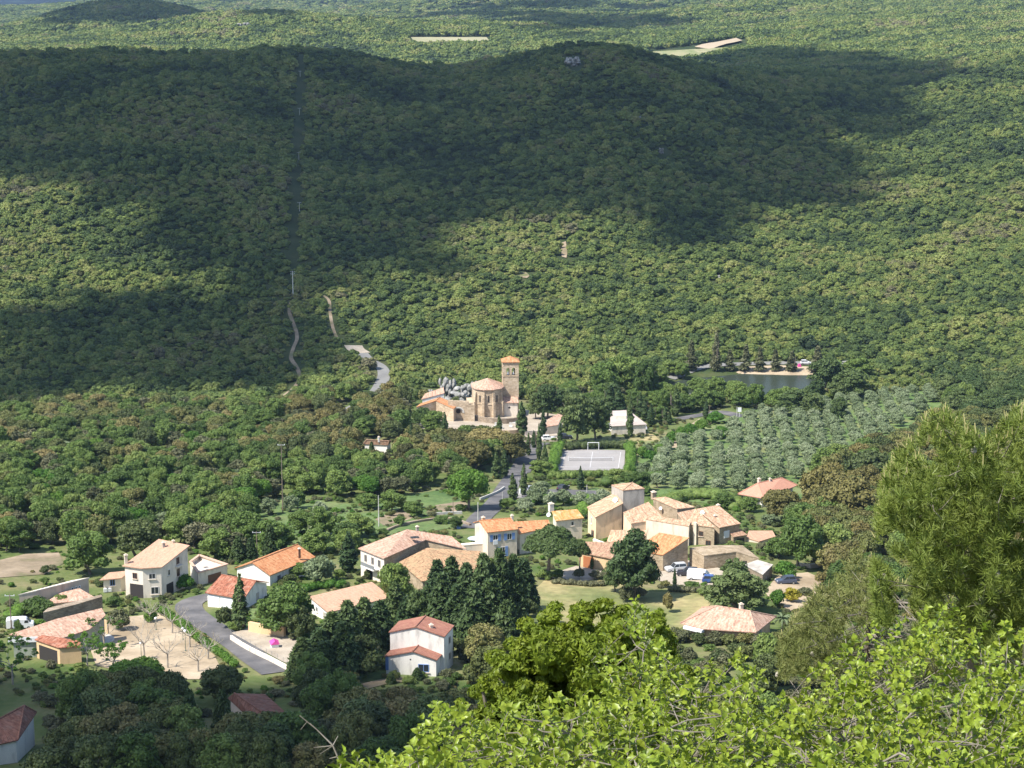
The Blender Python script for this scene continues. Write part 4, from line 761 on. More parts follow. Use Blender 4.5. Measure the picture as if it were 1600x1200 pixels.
H11.chimney(1158,951,4.8,.8,.6); H11.plate('awning','a','e',.55,2.1,3.9,.5,'wshut',.6,th=.8); H11.window('b','c',.4,.9,1.2,1.2)
H12 = House('house', 'white two-level house with a stepped red roof below the dark conifers', 'house', dict(a=(607,987.5,6.6), r1=(649.5,979,8.0), b=(695,994.5,6.6), c=(710,977,6.6), r2=('P','r1','b','c'), d=('P','a','b','c')), [('a','r1','r2','d'),('r1','b','c','r2')], ['a','r1','b','c','r2','d'], 'tile_redroof', 'white', over=.2)
H12.window('b','c',.6,4.2,1,1.2,fr='grey',sill=False); H12.window('b','c',.6,1.4,1,1.2,fr='grey',sill=False)
H12b = House('house_extension', 'lower white gable with one window in front of the two-level white house', 'house', dict(a=(600,1025.5,3.4), r1=(645,1017.5,4.7), b=(683,1031,3.4), c=(697,1015.5,3.4), r2=('P','r1','b','c'), d=('P','a','b','c')), [('a','r1','r2','d'),('r1','b','c','r2')], ['a','r1','b','c','r2','d'], 'tile_redroof', 'white', over=.25, z0=H12.z0)
H12b.window('r1','b',.45,1.1,1.8,1.35,fr='blue'); H12b.chimney(674,1009,4.2,3.6,.5,'cream'); H12b.plate('shutter','a','r1',.04,1.0,.5,2.3,'blue',.04); H12b.recess('vent','a','r1',.9,3.0,.25,.25)
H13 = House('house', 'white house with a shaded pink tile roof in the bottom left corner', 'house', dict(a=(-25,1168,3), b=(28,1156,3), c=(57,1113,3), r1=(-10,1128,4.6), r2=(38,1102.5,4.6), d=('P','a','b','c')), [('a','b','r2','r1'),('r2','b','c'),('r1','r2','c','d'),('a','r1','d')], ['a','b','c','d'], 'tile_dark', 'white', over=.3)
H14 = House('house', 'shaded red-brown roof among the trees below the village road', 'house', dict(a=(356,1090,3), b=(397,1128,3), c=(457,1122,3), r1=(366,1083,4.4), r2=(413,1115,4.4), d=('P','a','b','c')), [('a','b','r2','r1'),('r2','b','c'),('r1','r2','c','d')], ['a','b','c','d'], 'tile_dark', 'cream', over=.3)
H15 = House('house', 'small tan roof with a white chimney in the trees below the church', 'house', dict(a=(568,693,3), b=(606,695,3), c=(612,689,3), r1=(573,687,4.2), r2=(608,689,4.2), d=('P','a','b','c')), [('a','b','r2','r1'),('r2','b','c'),('r1','r2','c','d'),('a','r1','d')], ['a','b','c','d'], 'tile_brown', 'white', over=.3); H15.chimney(592,688,4.2,.9,.5,'white')
H16 = House('shed', 'dark grey-roofed shed in the trees left of the chapel house', 'shed', dict(a=(605,659,2.6), b=(612,662,2.6), c=(632,655.5,2.6), d=('P','a','b','c')), [('a','b','c','d')], ['a','b','c','d'], 'grey', 'dark', over=.3)
# --- hall and sheds bottom-left
B2 = House('hall', 'long windowless pink-beige wall building with three small openings on the far left', 'building', dict(a=(28,929,3.2), b=(57,922.5,3.6), c=(140,902,3.6), d=('P','a','b','c',3.4)), [('a','b','c','d')], ['a','b','c','d'], 'pale', 'peachgrey', over=.08, thick=.2)
for t in (.68, .75, .82): B2.window('b','c',t,1.9,.45,.55,fr='wshut',sill=False)
B2b = House('tiled_annex', 'small low pink tiled roofs in front of the long beige hall', 'building', dict(a=(66,944,1.6), b=(112,940,1.6), c=(150,934,1.6), e=(124,919,2.6), d=(95,926,2.2)), [('a','b','e','d'),('b','c','e')], ['a','b','c','e','d'], 'tile_pink', 'peach', over=.15)
B2c = House('stone_parapet_wall', 'curved dark dry-stone wall above the pink hall roof', 'wall', dict(a=(67,957,2.4), b=(81,954,2.4), c=(120,944,2.4), e=(160,932,2.4), f=(158,929,2.4), d=(75,950,2.4)), [('a','b','c','e','f','d')], ['a','b','c','e','f','d'], 'drystone', 'drystone', over=.03)
R3 = House('village_hall', 'village hall with a broad pink tiled roof and a white gable panel on the left', 'building', dict(b=(94,998,3.2), g=(88,967,4.8), f=(159,950,4.8), a=('L',51,996,'b','g','f'), c=('L',140,983,'b','g','f'), e=('L',165,961,'b','g','f'), d=('L',14,991,'b','g','f')), [('a','b','c','e','f','g','d')], ['a','b','c','e','f','g','d'], 'tile_pink', 'greengrey', over=.25)
R3.plate('white_fascia','a','d',.5,3.0,5.0,.9,'wshut',.3)
R4 = House('hall_porch', 'sunlit ochre porch building with a narrow dark red roof beside the square', 'building', dict(a=(54,999,3.4), b=(92,1012,3.4), c=(129,1009,3.4), e=(125,1001,3.8), d=(66,992,3.8)), [('a','b','c','e','d')], ['a','b','c','e','d'], 'tile_red', 'ochre', over=.2)
R4.recess('porch','a','b',.5,0,5.0,2.6)
# round open-air stage on the square
c0 = pt(150,1003); st = empty('round_stage', c0); tag(st, 'round concrete stage with a curved ochre back wall on the sandy square', 'stage')
m = MB(); m.lathe((0,0,-1), [(3.2,0),(3.2,1.5)], 28); m.build('platform', MAT['concrete'], st)
m = MB(); n = 18
for i in range(n):
    a0 = math.radians(62+190*i/n); a1 = math.radians(62+190*(i+1)/n)
    p = [(r*math.cos(a), r*math.sin(a)) for a, r in ((a0,3.25),(a1,3.25),(a1,3.6),(a0,3.6))]; m.prism(p[::-1], -1, 3.0)
m.build('curved_wall', MAT['ochre'], st)
# ------------------------------------------------------------------ church
cb = pt(762, 652); CO = Vector((cb.x, cb.y+4.6, cb.z)); RZ = math.radians(4)
def chl(x, y, z=0): return Vector((x, y, z))
ch = empty('church', CO, RZ); tag(ch, 'old stone church with a many-sided buttressed apse and a pink tiled cone roof', 'church')
RA = 4.9; HE = 9.0
ap = [(RA*math.cos(math.radians(a)), RA*math.sin(math.radians(a))) for a in (180, 216, 252, 288, 324, 360)]
nave = ap + [(4.9, 5.5), (-4.9, 5.5)]
m = MB(); m.prism(nave, -3, HE); m.build('wall', MAT['church'], ch)
def roofpoly(loop, apex, over, z, thick=.2):
    """fan roof from a loop of xy to apex point(s)"""
    c = Vector((sum(p[0] for p in loop)/len(loop), sum(p[1] for p in loop)/len(loop))); L = []
    for p in loop: d = (Vector(p)-c); d = d+d.normalized()*over; L.append((c.x+d.x, c.y+d.y))
    n = len(L); vs = [(x, y, z-thick) for x, y in L]+[(x, y, z) for x, y in L]+[apex]; fs = [tuple(range(n-1,-1,-1))]+[(i, (i+1) % n, n+(i+1) % n, n+i) for i in range(n)]+[(n+i, n+(i+1) % n, 2*n) for i in range(n)]
    m = MB(); m.add(vs, fs); return m
roofpoly(nave, (0, .6, HE+3.0), .45, HE+.2).build('roof', MAT['tile_pink'], ch, uv=True)
for a in (198, 234, 270, 306, 342):
    r = math.radians(a); rr = RA*math.cos(math.radians(18))
    if a in (234, 270, 306):
        for zz, nm in ((4.9, 'window'),):
            m = MB(); c = Vector((rr*math.cos(r), rr*math.sin(r), zz)); n_ = Vector((math.cos(r), math.sin(r), 0)); t_ = Vector((-n_.y, n_.x, 0)); w, h = .27, 2.0
            pr = [(-w,0),(w,0),(w,h)]+[(w*math.cos(q), h+w*math.sin(q)) for q in np.linspace(0, math.pi, 6)[1:-1]]+[(-w,h)]
            vs = [c+t_*x+Vector((0,0,z))+n_*.05 for x, z in pr]; m.add(vs, [tuple(range(len(vs)))]); m.build('window', MAT['dark'], ch)
for a in (216, 252, 288, 324):
    r = math.radians(a); n_ = Vector((math.cos(r), math.sin(r), 0)); p = n_*(RA+.35); m = MB(); m.box((p.x, p.y, -3), (1.5, .75, 3+5.0), r); m.box((p.x-n_.x*.2, p.y-n_.y*.2, 5.0), (1.1, .62, 3.1), r, top=(.55, 1)); m.build('buttress', MAT['church'], ch)
for x in (-6.7,):
    m = MB(); m.prism([(-6.8,-3.2),(-4.7,-3.2),(-4.7,5),(-6.8,5)], -3, 4.6); m.build('side_chapel', MAT['church'], ch)
m = MB(); z = 4.15
for i in range(5):
    p, q = Vector(ap[i]), Vector(ap[i+1]); n_ = ((p+q)/2).normalized(); p2, q2 = p+n_*.02, q+n_*.02
    vs = [(p2.x,p2.y,z),(q2.x,q2.y,z),(q2.x+n_.x*.14,q2.y+n_.y*.14,z),(p2.x+n_.x*.14,p2.y+n_.y*.14,z)]; vs += [(a,b_,c+.16) for a,b_,c in vs]; m.add(vs, [(0,3,2,1),(4,5,6,7),(0,1,5,4),(1,2,6,5),(2,3,7,6),(3,0,4,7)])
m.build('string_course', MAT['church'], ch)
# lean-to at the tower foot
m = MB(); m.prism([(5.1,-2.2),(9.6,-2.2),(9.6,1.2),(5.1,1.2)], -3, 4.4); lt = m.build('side_sacristy', MAT['pale'], ch)
m = MB(); m.add([(4.9,-2.6,4.3),(9.9,-2.6,4.1),(9.9,1.3,5.3),(4.9,1.3,5.5),(4.9,-2.6,4.45),(9.9,-2.6,4.25),(9.9,1.3,5.45),(4.9,1.3,5.65)], [(0,3,2,1),(4,5,6,7),(0,1,5,4),(1,2,6,5),(2,3,7,6),(3,0,4,7)]); m.build('side_roof', MAT['tile_pink'], ch, uv=True)
m = MB(); m.lathe((0,0,0), [(.38,-.03),(.38,.03)], 12); o = m.build('round_window', MAT['dark'], ch); o.location = (6.9,-2.2,2.6); o.rotation_euler = (math.pi/2, 0, 0)
# bell tower with open belfry
tw = 5.2; tx, ty = 7.6, 3.8; hb = 12.3; ht = 16.6
m = MB(); x0, x1, y0, y1 = tx-tw/2, tx+tw/2, ty-tw/2, ty+tw/2; m.prism([(x0,y0),(x1,y0),(x1,y1),(x0,y1)], -3, hb)
tower = m.build('bell_tower', MAT['church'], ch)
m = MB(); wp = .55
def pier(xa, xb, ya, yb, za, zb): m.prism([(xa,ya),(xb,ya),(xb,yb),(xa,yb)], za, zb)
ow = 1.05; mid = .75; sp = (tw-2*ow-mid)/2
zo, ho = hb+.3, 2.0
pier(x0, x1, y0, y1, hb+.004, zo)                     # parapet floor
for ya, yb in ((y0, y0+wp), (y1-wp, y1)):
    pier(x0, x0+sp, ya, yb, zo, ht); pier(x1-sp, x1, ya, yb, zo, ht); pier(tx-mid/2, tx+mid/2, ya, yb, zo, ht)
    for xc in (x0+sp+ow/2, x1-sp-ow/2):
        n = 8; arc = [(xc+ow/2*math.cos(q), zo+ho+ow/2*math.sin(q)) for q in np.linspace(0, math.pi, n)]
        for (xa, za), (xb, zb) in zip(arc[:-1], arc[1:]): 
            vs = [(xa,ya,za),(xb,ya,zb),(xb,ya,ht),(xa,ya,ht),(xa,yb,za),(xb,yb,zb),(xb,yb,ht),(xa,yb,ht)]; m.add(vs, [(0,1,2,3),(4,7,6,5),(0,4,5,1)])
for xa, xb in ((x0, x0+wp), (x1-wp, x1)):
    pier(xa, xb, y0+wp, y0+wp+.7, zo, ht); pier(xa, xb, y1-wp-.7, y1-wp, zo, ht); pier(xa, xb, y0+wp+.7, y1-wp-.7, zo+ho+.4, ht)
m.build('belfry', MAT['church'], tower)
m = MB(); pier(x0-.12, x1+.12, y0-.12, y1+.12, hb-.1, hb+.1); pier(x0-.12, x1+.12, y0-.12, y1+.12, ht+.003, ht+.25); m.build('cornice', MAT['church'], tower)
roofpoly([(x0,y0),(x1,y0),(x1,y1),(x0,y1)], (tx, ty, ht+2.0), .5, ht+.5).build('tower_roof', MAT['tile_orange'], tower, uv=True)
for xc in (x0+sp+ow/2, x1-sp-ow/2):
    m = MB(); m.lathe((xc, y0+.35, zo+.35), [(.36,0),(.30,.25),(.22,.6),(.1,.85),(.04,1.0)], 12); m.tube((xc,y0+.35,zo+1.3),(xc,y0+.35,zo+2.0),.05); m.build('bell', MAT['metal'], tower)
# ruined wall with an ornate round arch, left of the apse
rc = pt(716, 658); ru = empty('ruined_wall', (rc.x, rc.y+1, rc.z)); tag(ru, 'ruined church wall with an ornate round arched doorway left of the apse', 'ruin')
m = MB(); r_ = 1.6; arc = [(r_*math.cos(q), 2.5+r_*math.sin(q)) for q in np.linspace(0, math.pi, 12)]
for (xa, za), (xb, zb) in zip(arc[:-1], arc[1:]): m.add([(xa,0,za),(xb,0,zb),(xb,0,6.3),(xa,0,6.3),(xa,1,za),(xb,1,zb),(xb,1,6.3),(xa,1,6.3)], [(0,1,2,3),(4,7,6,5),(0,4,5,1),(3,2,6,7)])
for xa, xb, h in ((-3.2,-1.6,6.5),(1.6,3.4,6.2),(3.4,5.2,5.0)): m.prism([(xa,0),(xb,0),(xb,1),(xa,1)], -3, h)
m.build('wall', MAT['church'], ru)
m = MB(); 
for k, (ra, rb, y) in enumerate(((1.6,1.95,-.12),(1.25,1.6,.25))):
    A = np.linspace(0, math.pi, 16)
    for a, b_ in zip(A[:-1], A[1:]): m.add([(r*math.cos(t), yy, 2.5+r*math.sin(t)) for yy in (y, y+.4) for r, t in ((ra,a),(rb,a),(rb,b_),(ra,b_))], [(0,1,2,3),(4,7,6,5),(0,4,5,1),(2,6,7,3),(1,5,6,2),(0,3,7,4)])
m.build('arch_moulding', MAT['concrete'], ru)
m = MB(); m.prism([(-1.6,.6),(1.6,.6),(1.6,.9),(-1.6,.9)], -2, 4.2); m.build('infill', MAT['church'], ru)
m = MB(); m.lathe((0,0,0), [(.75,-.03),(.75,.03)], 16); o = m.build('round_window', MAT['dark'], ru); o.location = (0,.57,2.9); o.rotation_euler = (math.pi/2,0,0)
CH = House('chapel_house', 'white house with a pink roof on the left of the church ruins', 'house', dict(a=(658,624,5.0), b=(680,618,6.1), c=(694.5,614,6.8), e=(693,605,8.2), d=(664,615,6.6)), [('a','b','c','e','d')], ['a','b','c','e','d'], 'tile_pink', 'white', over=.15, z0=rc.z)
CH.window('b','c',.3,5.0,.5,.6,sill=False)
CH2 = House('chapel_house_wing', 'stone wing with a bright orange roof in front of the white house by the church', 'house', dict(a=(650,636,5.0), r1=(681,626,6.3), b=(709,638.5,5.0), c=('X','b',(1.2,5.5,0)), r2=('X','r1',(1.2,5.5,0)), d=('X','a',(1.2,5.5,0))), [('a','r1','r2','d'),('r1','b','c','r2')], ['a','r1','b','c','r2','d'], 'tile_orange', 'church', over=.15, z0=rc.z-.5)
def wall_px(name, label, px, h, th, mat, cat='wall', capm=None, z=None, fence=None):
    P = [pt(u, v) for u, v in px]; o0 = P[0]; r = empty(name, o0); tag(r, label, cat); m = MB()
    L = smoothline([p.xy for p in P], 2.0) if len(P) > 2 else [P[0].xy.lerp(P[1].xy, i/8) for i in range(9)]
    Z = height(np.array([p.x for p in L]), np.array([p.y for p in L])); V = []
    for i, p in enumerate(L):
        d = (L[min(i+1, len(L)-1)]-L[max(i-1, 0)]).normalized(); n_ = Vector((-d.y, d.x))*th/2
        for q, zz in ((p-n_, Z[i]-1), (p+n_, Z[i]-1), (p+n_, Z[i]+h), (p-n_, Z[i]+h)): V.append(Vector((q.x, q.y, zz))-o0)
    fs = [(4*i+k, 4*i+(k+1) % 4, 4*i+4+(k+1) % 4, 4*i+4+k) for i in range(len(L)-1) for k in range(4)]+[(3,2,1,0), tuple(4*(len(L)-1)+k for k in range(4))]
    m.add(V, fs); m.build('wall_body', MAT[mat], r)
    if fence:
        for i in range(0, len(L)):
            f = MB(); p = Vector((L[i].x, L[i].y, Z[i]+h))-o0; f.tube(p, p+Vector((0,0,fence)), .03, .03, 5); f.build('fence_post', MAT['metal'], r)
        f = MB()
        for i in range(len(L)-1):
            for zz in (.3, .65, .98): f.tube(Vector((L[i].x, L[i].y, Z[i]+h+fence*zz))-o0, Vector((L[i+1].x, L[i+1].y, Z[i+1]+h+fence*zz))-o0, .015, .015, 4)
        f.build('fence_wire', MAT['metal'], r)
    return r
wall_px('terrace_wall', 'grey stone terrace wall under the church apse', [(736,655),(760,661),(800,662),(815,656)], 1.8, .6, 'drystone')
wall_px('terrace_wall', 'pale lower terrace wall in front of the church graves', [(745,672),(770,678),(806,679),(812,672)], 1.5, .5, 'church')
wall_px('garden_wall', 'long pale wall right of the church behind the cypresses', [(820,681),(850,678),(876,672)], 1.4, .4, 'pale')
wall_px('cream_wall', 'cream wall under the trees between church and campsite', [(838,641),(856,638),(900,637),(925,638)], 1.6, .4, 'cream')
wall_px('retaining_wall', 'white retaining wall topped by a wire fence beside the village road', [(361,1000),(378,1011),(400,1023),(425,1035),(449,1048)], .9, .35, 'pale', fence=1.1)
wall_px('rock_wall', 'ochre rock face wall above the gravel terrace', [(390,987),(410,991),(428,993),(445,996)], 1.9, .6, 'ochre')
wall_px('rubble_wall', 'low rubble wall winding above the L-shaped pink house', [(598,835),(615,826),(650,817),(700,812),(735,822)], .6, .6, 'drystone')
wall_px('roadside_wall', 'pale low wall beside the garden plot next to the road', [(668,806),(700,804),(722,803)], .7, .3, 'concrete')
wall_px('roadside_wall', 'low pale kerb wall along the bend below the round tree', [(750,782),(775,772),(788,764)], .7, .3, 'concrete')
wall_px('garden_wall', 'garden wall with pale blocks at the sandy yard on the right', [(1245,885),(1265,888),(1290,884)], .9, .5, 'cream')
for lb, uvs in (('weathered white tomb slab in the small graveyard below the apse', [(775,668),(783,670),(798,668),(790,661),(803,662)]),):
    for k, (u, v) in enumerate(uvs):
        p = pt(u, v); m = MB(); m.box((0,0,-.2), (1.1,2.0,.75)); m.box((0,.9,.55), (.9,.2,.9)); o = m.build('tomb', MAT['concrete']); o.location = p; tag(o, 'weathered pale tomb in the small graveyard below the apse', 'tomb', 'tombs below the apse')
# vault building right of the church and campsite block
H17 = House('mausoleum', 'pale pink flat-roofed building right of the church behind the cypresses', 'building', dict(a=(852,667,2.6), b=(872,664,2.6), c=(879,649,2.8), e=(872,646,3.4), d=(856,655,2.8)), [('a','b','c','e','d')], ['a','b','c','e','d'], 'tile_pink', 'pale', over=.1)
H18 = House('campsite_block', 'broad grey-pink roofed campsite building behind the white vans', 'building', dict(a=(954,666,2.8), b=(1011,663,2.8), c=(982,640.5,4.2), d=(953,642,3.6)), [('a','b','c','d')], ['a','b','c','d'], 'greyroof', 'pale', over=.3)
m = MB(); p = plane_pt(970, 652, H18.z0+3.6)-H18.o; m.box((p.x,p.y,p.z-.6), (3.4,2.4,1.5)); m.build('roof_light', MAT['pale'], H18.root)
# ------------------------------------------------------------------ rocks
def pole(u, v, top, label, mat='concrete', arms=0, r=.14, name='utility_pole'):
    p = pt(u, v); h = (v-top)/(F/p.y)/.97; t = empty(name, p); tag(t, label, 'pole'); m = MB(); m.tube((0,0,-1),(0,0,h), r, r*.6, 8); m.build('shaft', MAT[mat], t)
    for k in range(arms):
        m = MB(); m.tube((-.9,0,h-.3-k*.9),(.9,0,h-.3-k*.9),.06,.06,5); ar = m.build('crossarm', MAT['metal'], t)
        m = MB(); [m.lathe((x,0,h-.25-k*.9), [(.07,0),(.07,.18)], 6) for x in (-.8,0,.8)]; m.build('insulators', MAT['wshut'], ar)
for k_,(u_,v_,t_) in enumerate(((468,330,316),(467,250,238),(468,180,169),(469,120,111))): pole(u_, v_, t_, ('lowest','second','third','topmost')[k_]+' thin power pole in the cleared strip up the shaded hill', 'concrete', 1, .12)
def rock(u, v, wpx, hpx, label, seed, Y=None):
    p = pt(u, v) if Y is None else None
    s = F/p.y; g = np.random.default_rng(seed); m = MB()
    for k in range(30):
        iv, jf = ICO2; w = wpx/s/2; h = hpx/s; c = np.array([g.uniform(-.7,.7)*w, g.uniform(-.4,.4)*w, g.uniform(.0,.62)*h]); j = 1+g.uniform(-.14,.14,(len(iv),1)); sc = np.array([w*g.uniform(.14,.30), w*g.uniform(.2,.4), h*g.uniform(.07,.17)])
        m.add(c+iv*j*sc, [tuple(f) for f in jf])
    o = m.build('rock_outcrop', MAT['rock']); o.location = p; tag(o, label, 'rock')
rock(676,630,34,32,'white limestone crag at the left end of the rocks behind the church',1); rock(700,626,36,50,'tallest white limestone crag among the rocks behind the church',2)
rock(728,628,44,46,'broad grey limestone ridge rising to the apse roof',3); rock(712,632,50,30,'low grey rocks just above the ruined arch wall',4); rock(743,626,26,46,'pale rock beside the apse roof',5)
rock(895,103,30,20,'pale rocky outcrop near the shaded hill summit',6); rock(1034,240,10,13,'small pale rock on the shaded right flank of the hill',7); rock(998,188,9,9,'tiny pale rock high on the shaded hill',8)
rock(380,47,22,17,'big isolated white rock on the sunlit far hill',9); rock(577,93,9,7,'small white rock on the sunlit slope beyond the ridge',10); rock(1120,436,14,9,'pale rocks in the sunlit right hillside',11); rock(1176,385,9,7,'small pale rock on the sunlit hillside above the lake',12)
for (u, v, w, h, l) in ((881,392,12,20,'bare reddish gully on the hillside behind the church'),(815,431,26,7,'small bare earth patch on the slope above the church')):
    sheet('bare_earth', [(u-w/2,v),(u-w/4,v-h*.6),(u+w/4,v-h*.7),(u+w/2,v+h*.1),(u+w/3,v+h*.6),(u-w/4,v+h*.5)], MAT['dirt'], .35)
# ------------------------------------------------------------------ court
cz = COURT[0].z; m = MB(); cc = sum(COURT, Vector())/4; m.prism([(p.x-cc.x, p.y-cc.y) for p in COURT][::-1] , -.5, 0); o = m.build('tennis_court', MAT['court']); o.location = cc; tag(o, kind='structure')
if o.data.polygons[1].normal.z < 0: o.data.flip_normals()
def lp(u, v): return plane_pt(u, v, cz)
nl, nr_ = lp(888.5,720), lp(958,721.5); nr_.y = nl.y; t = empty('tennis_net', nl); tag(t, 'tennis net sagging between two posts across the grey court', 'net'); m = MB()
Wn = nr_.x-nl.x
for x in (0, Wn):
    q = MB(); q.tube((x,0,0),(x,0,1.15),.07,.07,6); q.build('net_post', MAT['wshut'], t)
n = 16; q = MB()
for i in range(n):
    z0 = 1.07-.16*math.sin(math.pi*i/n); z1 = 1.07-.16*math.sin(math.pi*(i+1)/n); x0_, x1_ = Wn*i/n, Wn*(i+1)/n
    q.add([(x0_,-.03,z0-.1),(x1_,-.03,z1-.1),(x1_,-.03,z1),(x0_,-.03,z0),(x0_,.03,z0-.1),(x1_,.03,z1-.1),(x1_,.03,z1),(x0_,.03,z0)], [(0,1,2,3),(4,7,6,5),(3,2,6,7)])
q.build('net_band', MAT['wshut'], t); q = MB()
for i in range(52): x = Wn*(i+.5)/52; q.tube((x,0,.05),(x,0,.95),.014,.014,3,cap=False)
for k in range(5): q.tube((0,0,.1+k*.19),(Wn,0,.1+k*.19),.012,.012,3,cap=False)
q.build('net_mesh', MAT['dark'], t)
g0 = lp(918.5,702.5); t = empty('football_goal', g0); tag(t, 'white-framed football goal at the far edge of the grey court', 'goal'); w = 17.6/F*g0.y; h = 2.1
q = MB()
for x in (0, w): q.tube((x,0,0),(x,0,h),.09,.09,6); q.tube((x,0,h),(x,.9,0),.04,.04,5)
q.tube((-.05,0,h),(w+.05,0,h),.09,.09,6); q.tube((0,.9,0),(w,.9,0),.04,.04,5); q.build('frame', MAT['wshut'], t)
q = MB()
for i in range(12): x = w*i/11; q.tube((x,.02,h),(x,.9,0),.012,.012,3,cap=False)
for k in range(9): q.tube((0,.9*k/9,h*(1-k/9)),(w,.9*k/9,h*(1-k/9)),.012,.012,3,cap=False)
q.build('net', MAT['dark'], t)
m = MB()
for a, b_ in (((884,706),(970,706.5)),((884,706),(877,729)),((970,706.5),(966,731)),((877,729),(966,731)),((926,706),(922,730))):
    p, q = lp(*a), lp(*b_); d = (q-p).normalized(); n_ = Vector((-d.y, d.x, 0))*.04; m.add([p-n_+Vector((0,0,.008)), q-n_+Vector((0,0,.008)), q+n_+Vector((0,0,.008)), p+n_+Vector((0,0,.008))], [(0,1,2,3)])
tag(m.build('court_lines', MAT['wshut']), kind='structure')
# ------------------------------------------------------------------ vehicles
PAINT = {}
def paint(c):
    if c not in PAINT: PAINT[c] = flat('car_paint_%d' % len(PAINT), c, .3, .1, .6)
    return PAINT[c]
def vehicle(u, v, head, kind, color, label, cat='car', XYZ=None):
    p = XYZ or pt(u, v); L, Wd, Hh = dict(hatch=(4.1,1.75,1.5), suv=(4.4,1.85,1.65), van=(4.9,1.95,1.95), camper=(6.4,2.2,2.7), caravan=(5.2,2.2,2.4))[kind]
    r = empty(dict(hatch='hatchback_car', suv='estate_car', van='panel_van', camper='camper_van', caravan='caravan')[kind], (p.x, p.y, p.z+.12), math.radians(head)); tag(r, label, cat)
    PR = dict(hatch=[(-.49,.30),(-.50,.62),(-.47,.92),(-.05,.95),(.22,.93),(.44,.80),(.495,.62),(.49,.28)],
              suv=[(-.49,.34),(-.50,.75),(-.48,1.05),(-.05,1.05),(.2,1.02),(.45,.90),(.495,.70),(.49,.30)],
              van=[(-.49,.30),(-.50,1.0),(-.49,1.80),(-.44,1.95),(.10,1.95),(.22,1.86),(.36,1.18),(.48,.98),(.50,.60),(.49,.28)],
              camper=[(-.49,.4),(-.50,1.2),(-.49,2.45),(-.46,2.7),(.22,2.7),(.30,2.5),(.36,1.75),(.47,1.25),(.50,.8),(.49,.35)],
              caravan=[(-.46,.45),(-.50,1.1),(-.48,2.2),(-.42,2.4),(.42,2.4),(.48,2.1),(.50,1.1),(.46,.45)])[kind]
    m = MB(); n = len(PR); st = [(-.5,.90),(-.46,1.0),(.46,1.0),(.5,.90)]; vs = []
    for y, k in st: vs += [(x*L*(k*.03+.97), y*Wd, (z-.3)*(.06*(k-.9)/.1+.94)+.3) for x, z in PR]
    fs = [(j*n+i, j*n+(i+1) % n, (j+1)*n+(i+1) % n, (j+1)*n+i) for j in range(3) for i in range(n)]+[tuple(range(n)), tuple(range(4*n-1, 3*n-1, -1))]
    m.add(vs, fs); bd = m.build('body', paint(color), r, smooth=False)
    if kind in ('hatch','suv'):
        G = [(-.45,.93),(-.38,Hh*.97),(.02,Hh*.97),(.20,.93)] if kind == 'hatch' else [(-.47,1.03),(-.43,Hh*.98),(.05,Hh*.98),(.2,1.02)]
        m = MB(); vs = [(x*L, s*Wd*.5*(.93 if z < 1.2 else .76), z) for s in (-1, 1) for x, z in G]; m.add(vs, [(0,1,2,3),(7,6,5,4),(0,4,5,1),(1,5,6,2),(2,6,7,3)]); m.build('windows', MAT['glass'], r)
        m = MB(); xa, xb = G[1][0]*L, G[2][0]*L; zt = G[1][1]; m.box(((xa+xb)/2, 0, zt+.003), (xb-xa+.05, Wd*.78, .05)); 
        for x0, z0, x1, z1 in ((G[0][0]*L, .93, xa, zt), (xb, zt, G[3][0]*L, .95), (-.1*L, .95, -.1*L, zt)):
            for s in (-1, 1): m.tube((x0, s*Wd*.47 if z0 < 1.1 else s*Wd*.385, z0), (x1, s*Wd*.47 if z1 < 1.1 else s*Wd*.385, z1), .05, .05, 4)
        m.build('roof', paint(color), r)
    elif kind in ('van','camper'):
        k = 1.0; m = MB(); zb = 1.2 if kind == 'van' else 1.75; zt = 1.8 if kind == 'van' else 2.4
        for s in (-1, 1): m.box((.235*L, s*(Wd*.5+.003), zb), (.15*L, .03, (zt-zb)*.8), top=(.7,1))
        if kind == 'camper':
            for s in (-1, 1): m.box((-.2*L, s*(Wd*.5+.003), 1.5), (.2*L, .03, .5))
        vs = [(.375*L,-.42*Wd,zb),(.375*L,.42*Wd,zb),(.24*L+.02*L,.38*Wd,zt),(.26*L,-.38*Wd,zt)]; m.add([(x+.03, y, z+.03) for x, y, z in vs], [(0,1,2,3)]); m.build('windows', MAT['glass'], r)
    else:
        m = MB()
        for s in (-1, 1): m.box((.1*L, s*(Wd*.5+.003), 1.25), (.25*L, .03, .55)); m.box((-.25*L, s*(Wd*.5+.003), 1.25), (.12*L, .03, .55))
        m.build('windows', MAT['glass'], r)
    for x in ((-.31, .31) if kind != 'caravan' else (-.05,)):
        for s in (-1, 1):
            q = MB(); q.lathe((0,0,-.11), [(.30,0),(.33,.03),(.33,.19),(.30,.22)], 14); wh = q.build('wheel', MAT['tyre'], r); wh.location = (x*L, s*(Wd*.5-.08), .21); wh.rotation_euler = (math.pi/2, 0, 0)
            q = MB(); q.lathe((0,0,-.125), [(.19,0),(.19,.25)], 10); q.build('rim', MAT['metal'], wh)
    if kind != 'caravan':
        for s in (-1, 1):
            q = MB(); q.box((.485*L, s*.36*Wd, .66), (.1, .28, .14)); q.build('headlight', MAT['wshut'], r); q = MB(); q.box((-.487*L, s*.38*Wd, .72), (.06, .2, .18)); q.build('tail_light', MAT['redlight'], r)
    return r
MAT['tyre'] = flat('tyre_rubber', (.02,.02,.02), .8); MAT['redlight'] = flat('tail_light_red', (.35,.02,.02), .3)
vehicle(1056,893,196,'suv',(.50,.52,.54),'silver estate car parked against the stone barn wall')
vehicle(1074,900,172,'suv',(.03,.03,.04),'black car parked between the silver car and the white van')
vehicle(1093,906,-14,'van',(.80,.81,.83),'white panel van in the parking yard under the stone cluster','van')
